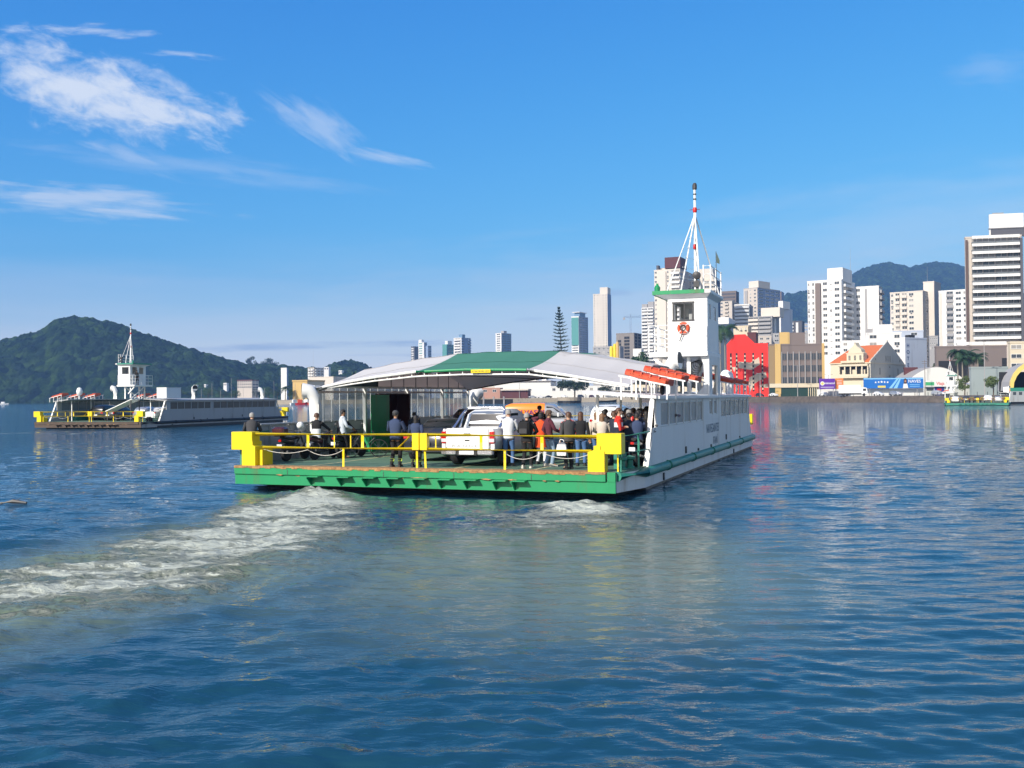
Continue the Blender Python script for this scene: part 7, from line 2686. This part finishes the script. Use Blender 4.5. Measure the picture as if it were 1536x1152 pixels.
MB().lathe((0, 4, 0), [(5.2, -.5), (5.2, 1.1)], 20).build('pier_foot', BLACK, dk_)
MB().lathe((0, 4, 0), [(5.3, 1.1), (5.3, 2.6)], 20).build('pier_wall', CONC, dk_)

# ------------------------------------------------------------------ boats, cars, posts, lamps
def small_boat(label, px, yb, Y, L, m, cabm=None, mast=0, ang=0.3):
    p = at(px, yb, Y)
    r = empty('moored_boat', (p.x, p.y, 0), ang)
    tag(r, label, 'boat', 'boats moored at the far bank')
    q = MB()
    q.rings([[(x, -w, .9 + e), (x, w, .9 + e), (x, w * .7, -.2), (x, -w * .7, -.2)] for x, w, e in ((-L / 2, L * .12, 0), (0, L * .15, -.1), (L * .3, L * .12, .1), (L / 2, .05, .5))])
    q.build('hull', m, r)
    if cabm:
        MB().box(-L * .3, L * .08, -L * .09, L * .09, .9, 2.6, b=.15).build('cabin', cabm, r)
    if mast:
        q = MB()
        q.tube([(0, 0, .9), (0, 0, mast)], .09, 6)
        q.bar((0, 0, 3), (-L * .35, 0, 3), .1)
        q.build('mast', WG, r)
    return r


small_boat('red and orange fishing boat with white mast at the far left bank', 452, 604, 500, 6, REDP, ORANGE, 8)
small_boat('orange fishing boat beside the red one', 461, 603, 505, 6, ORANGE, WHITE2, 8, -.2)
small_boat('bright blue boat near the near ferry vent', 473, 605, 490, 5, pm('boat_blue', (0.02, 0.12, 0.5), .4), WHITE2, 0, .1)
small_boat('white fishing boat with tall outriggers at the far left bank', 443, 603, 520, 6, WHITE2, WHITE2, 11, .8)
small_boat('dark small boat moored at the far bank right of the pier', 911, 603, 480, 9, BLACK, None, 0, 0)
small_boat('tiny white boat at the foot of the wooded hill', 6, 604, 1000, 9, WHITE2, WHITE2, 0, 0)
rr = random.Random(3)
for i, px in enumerate((302, 318, 331, 347, 365, 383, 397, 411)):
    hgt = (6, 9, 5, 12, 7, 11, 6, 10)[i]
    small_boat('white sailing yacht, %s of eight masts over the far left ferry' % ['first from left', 'second', 'third', 'fourth and tallest', 'fifth', 'sixth', 'seventh', 'last'][i], px, 602, 560, 8, WHITE2, WHITE2, hgt + 3, rr.random())
car_t = {'hatch': car('hatch', PW), 'sedan': car('sedan', PW), 'suv': car('suv', PW), 'van': car('van', PW)}
used = set()
cars = [(1165, 'sedan', PW, 'white saloon parked before the mustard office block'), (1312, 'hatch', PW, 'white hatchback before the blue billboard'), (1336, 'hatch', PS, 'silver hatchback under the long blue billboard'),
        (1352, 'sedan', PW, 'white saloon under the woman on the billboard'), (1398, 'suv', PS, 'silver tall car before the garage doors'),
        (806, 'hatch', PW, 'white hatchback, first of the row under the canopy'), (828, 'sedan', PDG, 'dark saloon in the row under the canopy'), (842, 'hatch', PW, 'white hatchback before the tree trunk'),
        (885, 'hatch', PRD, 'maroon hatchback right of the tree'), (898, 'sedan', PW, 'white saloon right of the maroon car'), (925, 'suv', PW, 'white tall car before the white house'),
        (868, 'suv', PDG, 'grey tall car under the tree'), (1240, 'hatch', PW, 'white hatchback left of the lorry'), (1135, 'hatch', PDG, 'dark hatchback by the red building'), (793, 'sedan', PS, 'silver saloon at the shed corner'),
        (945, 'hatch', PBL, 'blue hatchback towards the wheelhouse')]
for i, (px, kd, pt_, lb_) in enumerate(cars):
    X0 = None
    k = (px - 768) / FP
    y = 400.0
    for _ in range(60):
        y = shore_y(k * y) + 8.0 + (2.6 if i % 2 else 0)
    if kd not in used:
        c_ = car_t[kd]
        used.add(kd)
        for ch in [c_] + list(c_.children_recursive):
            for s_ in getattr(ch, 'material_slots', []):
                if s_.material == PW:
                    s_.link = 'OBJECT'
                    s_.material = pt_
    else:
        c_ = copy_tree(car_t[kd], mats={'white_car_paint': pt_})
        for ch in c_.children_recursive:
            for s_ in getattr(ch, 'material_slots', []):
                if s_.link == 'OBJECT':
                    s_.material = pt_
    slope = math.atan2(shore_y(k * y + 5) - shore_y(k * y - 5), 10)
    put(c_, (k * y, y, LZ + .01), -PI / 2 + slope + (PI if i % 3 == 0 else 0), lb_, 'cars parked along the promenade')
for kd in car_t:
    if kd not in used:
        for ch in list(car_t[kd].children_recursive) + [car_t[kd]]:
            bpy.data.objects.remove(ch)
# lorry
lp = at(1258, 590, 352)
lr = empty('lorry', (lp.x, lp.y, LZ), R(-18))
tag(lr, 'white box lorry driving right between the orange sign and the blue billboard', 'lorry')
MB().box(0, 7.4, 0, 2.4, 1.0, 3.9, b=.05).build('cargo_box', WHITE2, lr)
q = MB()
q.rings([[(7.6, y, .6), (9.5, y, .6), (9.6, y, 1.6), (9.3, y, 2.9), (7.6, y, 3.1)] for y in (.05, 2.35)])
cb_ = q.build('cab', WHITE2, lr)
q = MB()
q.box(8.1, 9.1, .0, .045, 1.8, 2.6)
q.split('side_window', CGL, cb_)
MB().box(.1, 9.4, .3, 2.1, .5, .98).build('chassis', TRIM, lr)
for x in (1.6, 2.8, 8.4):
    for y in (.1, 2.3):
        q = MB()
        q.lathe((x, y, .48), [(.2, -.12), (.46, -.13), (.48, 0), (.46, .13), (.2, .12)], 16, axis='y')
        q.build('wheel', RUBBER, lr)
# promenade posts
po = MB().tube([(0, 0, 0), (0, 0, 1.1)], .09, 6)
pme = None
i = 0
x = 64.0
posts = []
while x < 160 and len(posts) < 60:
    y = shore_y(x) + 2.0
    posts.append((x, y))
    x += 2.2 if x > 90 else 2.4
for (x, y) in posts:
    if pme is None:
        o_ = po.build('fence_post', STEEL_D, None, loc=(x, y, LZ))
        pme = o_
    else:
        o_ = pme.copy()
        COL.objects.link(o_)
        o_.location = (x, y, LZ)
    k_ = posts.index((x, y)) + 1
    sfx = 'th' if 10 < k_ % 100 < 14 else {1: 'st', 2: 'nd', 3: 'rd'}.get(k_ % 10, 'th')
    tag(o_, 'thin dark post on the rock embankment, %d%s from the left in the row' % (k_, sfx), 'post', 'posts along the embankment')
lamp0 = None
for i, (px, yt, Yd, lb_) in enumerate(((1196, 548, 383, 'street lamp before the grid-fronted office block'), (1387, 540, 340, 'wooden utility pole at the right end of the blue billboard'), (1476, 512, 330, 'tall lamp post in front of the palms at right'),
                                   (1140, 560, 385, 'street lamp before the red building'), (779, 572, 560, 'lamp post under the canopy left of the white shed'), (878, 568, 540, 'lamp post right of the tree under the canopy'), (1243, 562, 372, 'lamp post left of the purple sign'))):
    p = at(px, yt, Yd)
    r = empty('street_lamp', (p.x, p.y, LZ))
    tag(r, lb_, 'street lamp' if i != 1 else 'pole')
    q = MB()
    q.tube([(0, 0, 0), (0, 0, p.z - LZ)], [.16, .09], 8)
    q.build('pole', WG if i != 1 else WGB, r)
    if i != 1:
        for s in (-1, 1):
            q = MB()
            q.tube([(0, 0, p.z - LZ - .2), (s * 1.1, 0, p.z - LZ)], .06, 6)
            q.box(min(s * .9, s * 1.6), max(s * .9, s * 1.6), -.15, .15, p.z - LZ - .02, p.z - LZ + .12)
            q.build('lamp_arm', WG, r)
    else:
        q = MB()
        for dz in (.6, 1.3):
            q.box(-1.0, 1.0, -.06, .06, p.z - LZ - dz, p.z - LZ - dz + .12)
        q.split('cross_arm', WGB, r)

# ------------------------------------------------------------------ trees
def leaf_mat(n, c, v=0.45):
    m = pm(n, c, 0.7, v, 0.9)
    return m


LF = leaf_mat('tree_leaves', (0.035, 0.075, 0.020))
LF2 = leaf_mat('dark_tree_leaves', (0.016, 0.040, 0.016))
LF3 = leaf_mat('palm_leaves', (0.030, 0.075, 0.028))
LF4 = leaf_mat('shrub_leaves', (0.10, 0.14, 0.03))
BARK = pm('tree_bark', (0.12, 0.09, 0.065), 0.95, 0.3, 3)
PBARK = pm('palm_trunk', (0.28, 0.25, 0.20), 0.9, 0.2, 3)


def crown(center, rx, ry, rz, n, size, seed, m, parent, clumps=9):
    g = np.random.default_rng(seed)
    V, F = [], []
    cs = []
    for k in range(clumps):
        d = g.normal(size=3)
        d /= np.linalg.norm(d)
        rr_ = g.uniform(.35, .8)
        cs.append((d * rr_ * np.array([rx, ry, rz]), g.uniform(.28, .5)))
    for i in range(n):
        c, s_ = cs[i % clumps]
        d = g.normal(size=3)
        d /= np.linalg.norm(d)
        p = c + d * s_ * np.array([rx, ry, rz]) * (g.random() ** .35)
        u = g.normal(size=3)
        u /= np.linalg.norm(u)
        w = np.cross(u, g.normal(size=3))
        w /= np.linalg.norm(w)
        sz = size * g.uniform(.6, 1.3)
        b_ = len(V)
        V += [p - u * sz, p + w * sz * .6, p + u * sz, p - w * sz * .6]
        F.append((b_, b_ + 1, b_ + 2, b_ + 3))
    o_ = np_mesh('crown', np.array(V) + np.array(center), np.array(F), m, False)
    o_.parent = parent
    return o_


def tree(label, px, yb, yt, Y, wpx, m=LF, seed=1, n=1400, group='trees on the far bank', flat=1.0, z0=None):
    b_, t_ = at(px, yb, Y), at(px, yt, Y)
    zb_ = LZ if z0 is None else z0
    w = wpx * Y / FP / 2
    r = empty('tree', (b_.x, b_.y, zb_))
    tag(r, label, 'tree', group)
    H_ = t_.z - zb_
    q = MB()
    rz_ = H_ * .36 * flat
    q.tube([(0, 0, -1), (.1, 0, H_ * .3), (0, .1, H_ * .6)], [H_ * .035, H_ * .028, H_ * .012], 8)
    g = random.Random(seed)
    for k in range(5):
        a = g.random() * 6.28
        q.tube([(0, 0, H_ * (.3 + .05 * k)), (math.cos(a) * w * .3, math.sin(a) * w * .3, H_ * (.45 + .05 * k)), (math.cos(a) * w * .6, math.sin(a) * w * .6, H_ * (.6 + .05 * k))], [H_ * .018, H_ * .012, H_ * .005], 6)
    q.build('trunk', BARK, r)
    crown((0, 0, H_ - rz_), w, w * .9, rz_, n, max(.22, H_ * .035), seed, m, r)
    return r


tree('large spreading dark tree seen under the white canopy sheet', 862, 592, 562, 560, 66, LF2, 5, 2600)
tree('smaller dark tree right of the spreading tree under the canopy', 905, 592, 572, 555, 30, LF2, 6, 1200)
tree('leafy tree top above the canopy left of the wheelhouse', 960, 570, 528, 520, 40, LF, 8, 1600)
tree('bushy shrub tree behind the moored green ferry, left of its tower', 1447, 590, 562, 330, 24, LF4, 9, 1200)
tree('bushy light green tree right of the moored ferry tower', 1490, 592, 562, 330, 34, LF4, 10, 1500)
tree('dark shrub right of the light green tree', 1508, 592, 566, 333, 22, LF, 11, 900)
tree('small tree beside the hotel wall', 1399, 575, 545, 380, 22, LF, 12, 900)
tree('wide low tree by the yellow warehouse', 434, 600, 583, 560, 14, LF, 13, 700)
i = 0
for px, yt, w in ((268, 580, 26), (290, 582, 24), (312, 580, 28), (335, 584, 22), (352, 583, 26), (385, 582, 30), (402, 579, 26), (416, 583, 20), (250, 584, 22), (445, 592, 12), (500, 560, 22), (478, 563, 18), (535, 556, 24)):
    tree('green bank tree at left, %s' % ['under the slope at far left', 'left of the yacht masts', 'before the small houses', 'under the frame building', 'at the frame building foot', 'right of the frame building',
                                                  'before the white slab tower', 'at the slab tower foot', 'leftmost of the bank row', 'beside the cream warehouse', 'on top of the beige warehouse line', 'left of the white apartment block', 'above the canopy left end'][i],
         px, 600, yt, 700 + (i % 4) * 40, w, (LF, LF2)[i % 2], 20 + i, 700)
    i += 1
# tall silhouetted trees on the ridge of the hill
for i, (px, yb, yt, w, lb_) in enumerate(((376, 549, 533, 20, 'tall tree on the hill crest, left of the pair'), (408, 549, 535, 26, 'broad tree on the hill crest, right of the pair'), (395, 551, 541, 16, 'small tree between the two crest trees'),
                                     (333, 541, 534, 7, 'small tree standing on the falling ridge'), (442, 560, 549, 22, 'tree right of the slab tower on the ridge'), (112, 479, 475.5, 10, 'tree on the very top of the hill'), (124, 479, 475.5, 8, 'second tree on the hill top'),
                                     (181, 491, 487, 5, 'lone tree on the right shoulder of the hill'), (41, 503, 499, 8, 'tree on the left shoulder of the hill'))):
    Yh = 1500
    base = at(px, yb, Yh)
    tree(lb_, px, yb, yt, Yh, w, LF2, 50 + i, 900, 'trees on the hill crest', 1.15, z0=base.z - 6)

# Norfolk pine
b_, t_ = at(846, 600, 620), at(838, 459, 620)
npn = empty('norfolk_pine', (b_.x, b_.y, LZ))
tag(npn, 'tall dark Norfolk pine leaning left above the green canopy', 'tree')
Hn = t_.z - LZ
lean_ = Vector((t_.x - b_.x, 0, 0))
q = MB()
q.tube([(lean_.x * f, 0, Hn * f) for f in (0, .3, .6, .85, 1)], [.55, .45, .3, .15, .04], 8)
q.build('trunk', BARK, npn)
V, F = [], []
g = np.random.default_rng(77)
z = Hn * .30
while z < Hn * .995:
    f = z / Hn
    R0 = 5.4 * (1 - (max(0, f - .62) / .38) ** 1.8) * (.75 + .35 * g.random()) + .5
    if f > .93:
        R0 *= .6
    nb = 9
    ph = g.uniform(0, 6.28)
    for k in range(nb):
        a = ph + k * 2 * PI / nb + g.normal() * .12
        Rb = R0 * g.uniform(.65, 1.05)
        c_, s_ = math.cos(a), math.sin(a)
        for j in range(34):
            t = (j + g.random()) / 34
            p = np.array([lean_.x * f + c_ * Rb * t, s_ * Rb * t, z + .9 * t * t * 1.3 - .2 * t])
            sz = .66 * (1 - .3 * t)
            u = np.array([-s_ * g.choice([-1, 1]), c_ * g.choice([-1, 1]), g.normal() * .5])
            u = u / np.linalg.norm(u) * sz * g.uniform(.7, 1.3)
            w = np.array([c_, s_, .4]) * .22
            w2 = np.array([0, 0, .20])
            b0 = len(V)
            V += [p, p + u * .5 + w + w2, p + u + w * 1.4, p + u * .5 - w2]
            F.append((b0, b0 + 1, b0 + 2, b0 + 3))
    z += 1.55 + .8 * g.random()
cr_ = np_mesh('crown', np.array(V), np.array(F), LF2, False)
cr_.parent = npn


def palm(label, px, yb, yt, Y, Rf, nf=16, seed=0, royal=False):
    b_, t_ = at(px, yb, Y), at(px, yt, Y)
    r = empty('palm_tree', (b_.x, b_.y, LZ))
    tag(r, label, 'palm tree', 'palm trees')
    H_ = t_.z - LZ - Rf * .45
    q = MB()
    q.tube([(0, 0, 0), (.05, 0, H_ * .5), (0, 0, H_)], [.30, .26, .18], 8)
    q.build('trunk', PBARK, r)
    g = np.random.default_rng(seed)
    V, F = [], []
    for k in range(nf):
        a = k * 2.4 + g.normal() * .1
        el0 = g.uniform(.05, 1.25)
        L = Rf * g.uniform(.85, 1.1)
        pts = []
        p = np.array([0, 0, H_])
        e = el0
        n = 12
        for j in range(n + 1):
            pts.append(p.copy())
            d = np.array([math.cos(a) * math.cos(e), math.sin(a) * math.cos(e), math.sin(e)])
            p = p + d * L / n
            e -= .16 + .03 * (1.3 - el0)
        side = np.array([-math.sin(a), math.cos(a), 0])
        for j in range(n):
            p0, p1 = pts[j], pts[j + 1]
            b0 = len(V)
            V += [p0 - side * .04, p0 + side * .04, p1 + side * .04, p1 - side * .04]
            F.append((b0, b0 + 1, b0 + 2, b0 + 3))
            wl_ = Rf * .26 * math.sin(PI * min(1, (j + 1.5) / (n + 1))) ** .7
            for s in (-1, 1):
                for hh in (0, .5):
                    q0 = p0 + (p1 - p0) * hh
                    tip = q0 + side * s * wl_ + (p1 - p0) * .8 + np.array([0, 0, -.45 * wl_])
                    b0 = len(V)
                    V += [q0, q0 + (p1 - p0) * .45, tip + (p1 - p0) * .1, tip]
                    F.append((b0, b0 + 1, b0 + 2, b0 + 3))
    o_ = np_mesh('fronds', np.array(V), np.array(F), LF3, False)
    o_.parent = r
    return r


palm('tall palm right of the wheelhouse before the red building', 1088, 590, 483, 392, 6.6, 26, 1)
palm('palm beside the red building, shorter and further left', 1081, 590, 500, 400, 3.8, 16, 2)
palm('left palm of the group before the brown podium', 1437, 585, 519, 352, 5.0, 22, 3)
palm('middle palm of the group before the brown podium', 1452, 585, 523, 356, 5.0, 22, 4)
palm('right palm of the group before the brown podium', 1467, 585, 527, 352, 4.6, 20, 5)
palm('bushy palm hidden low in the group before the podium', 1444, 585, 530, 350, 4.4, 20, 6)
palm('small palm by the white slab tower at far left', 428, 600, 578, 560, 4.0, 14, 7)

# drifting branch near the left edge
db = MB()
db.tube([(-.45, 0, .02), (-.1, .05, .07), (.3, 0, .03)], [.04, .07, .03], 7)
db.tube([(-.05, .04, .06), (.08, .1, .16)], [.03, .012], 6)
p = atz(24, 756, 0)
tag(db.build('driftwood', STEEL_D, None, loc=(p.x, p.y, 0)), 'small dark driftwood floating at the left edge of the water', 'driftwood')
# ------------------------------------------------------------------ haze: one even body of pale air
hz = MB().box(-3500, 3500, -60, 4350, -1.4, 520)
hm = bpy.data.materials.new("haze_air")
hm.use_nodes = True
ht = hm.node_tree
ht.nodes.clear()
pv = N(ht, 'ShaderNodeVolumePrincipled', ins={'Color': (0.26, 0.52, 1.0, 1), 'Density': 0.00017, 'Anisotropy': 0.0})
N(ht, 'ShaderNodeOutputMaterial', ins={'Volume': pv.outputs[0]})
hz.build("haze", hm, kind='stuff')
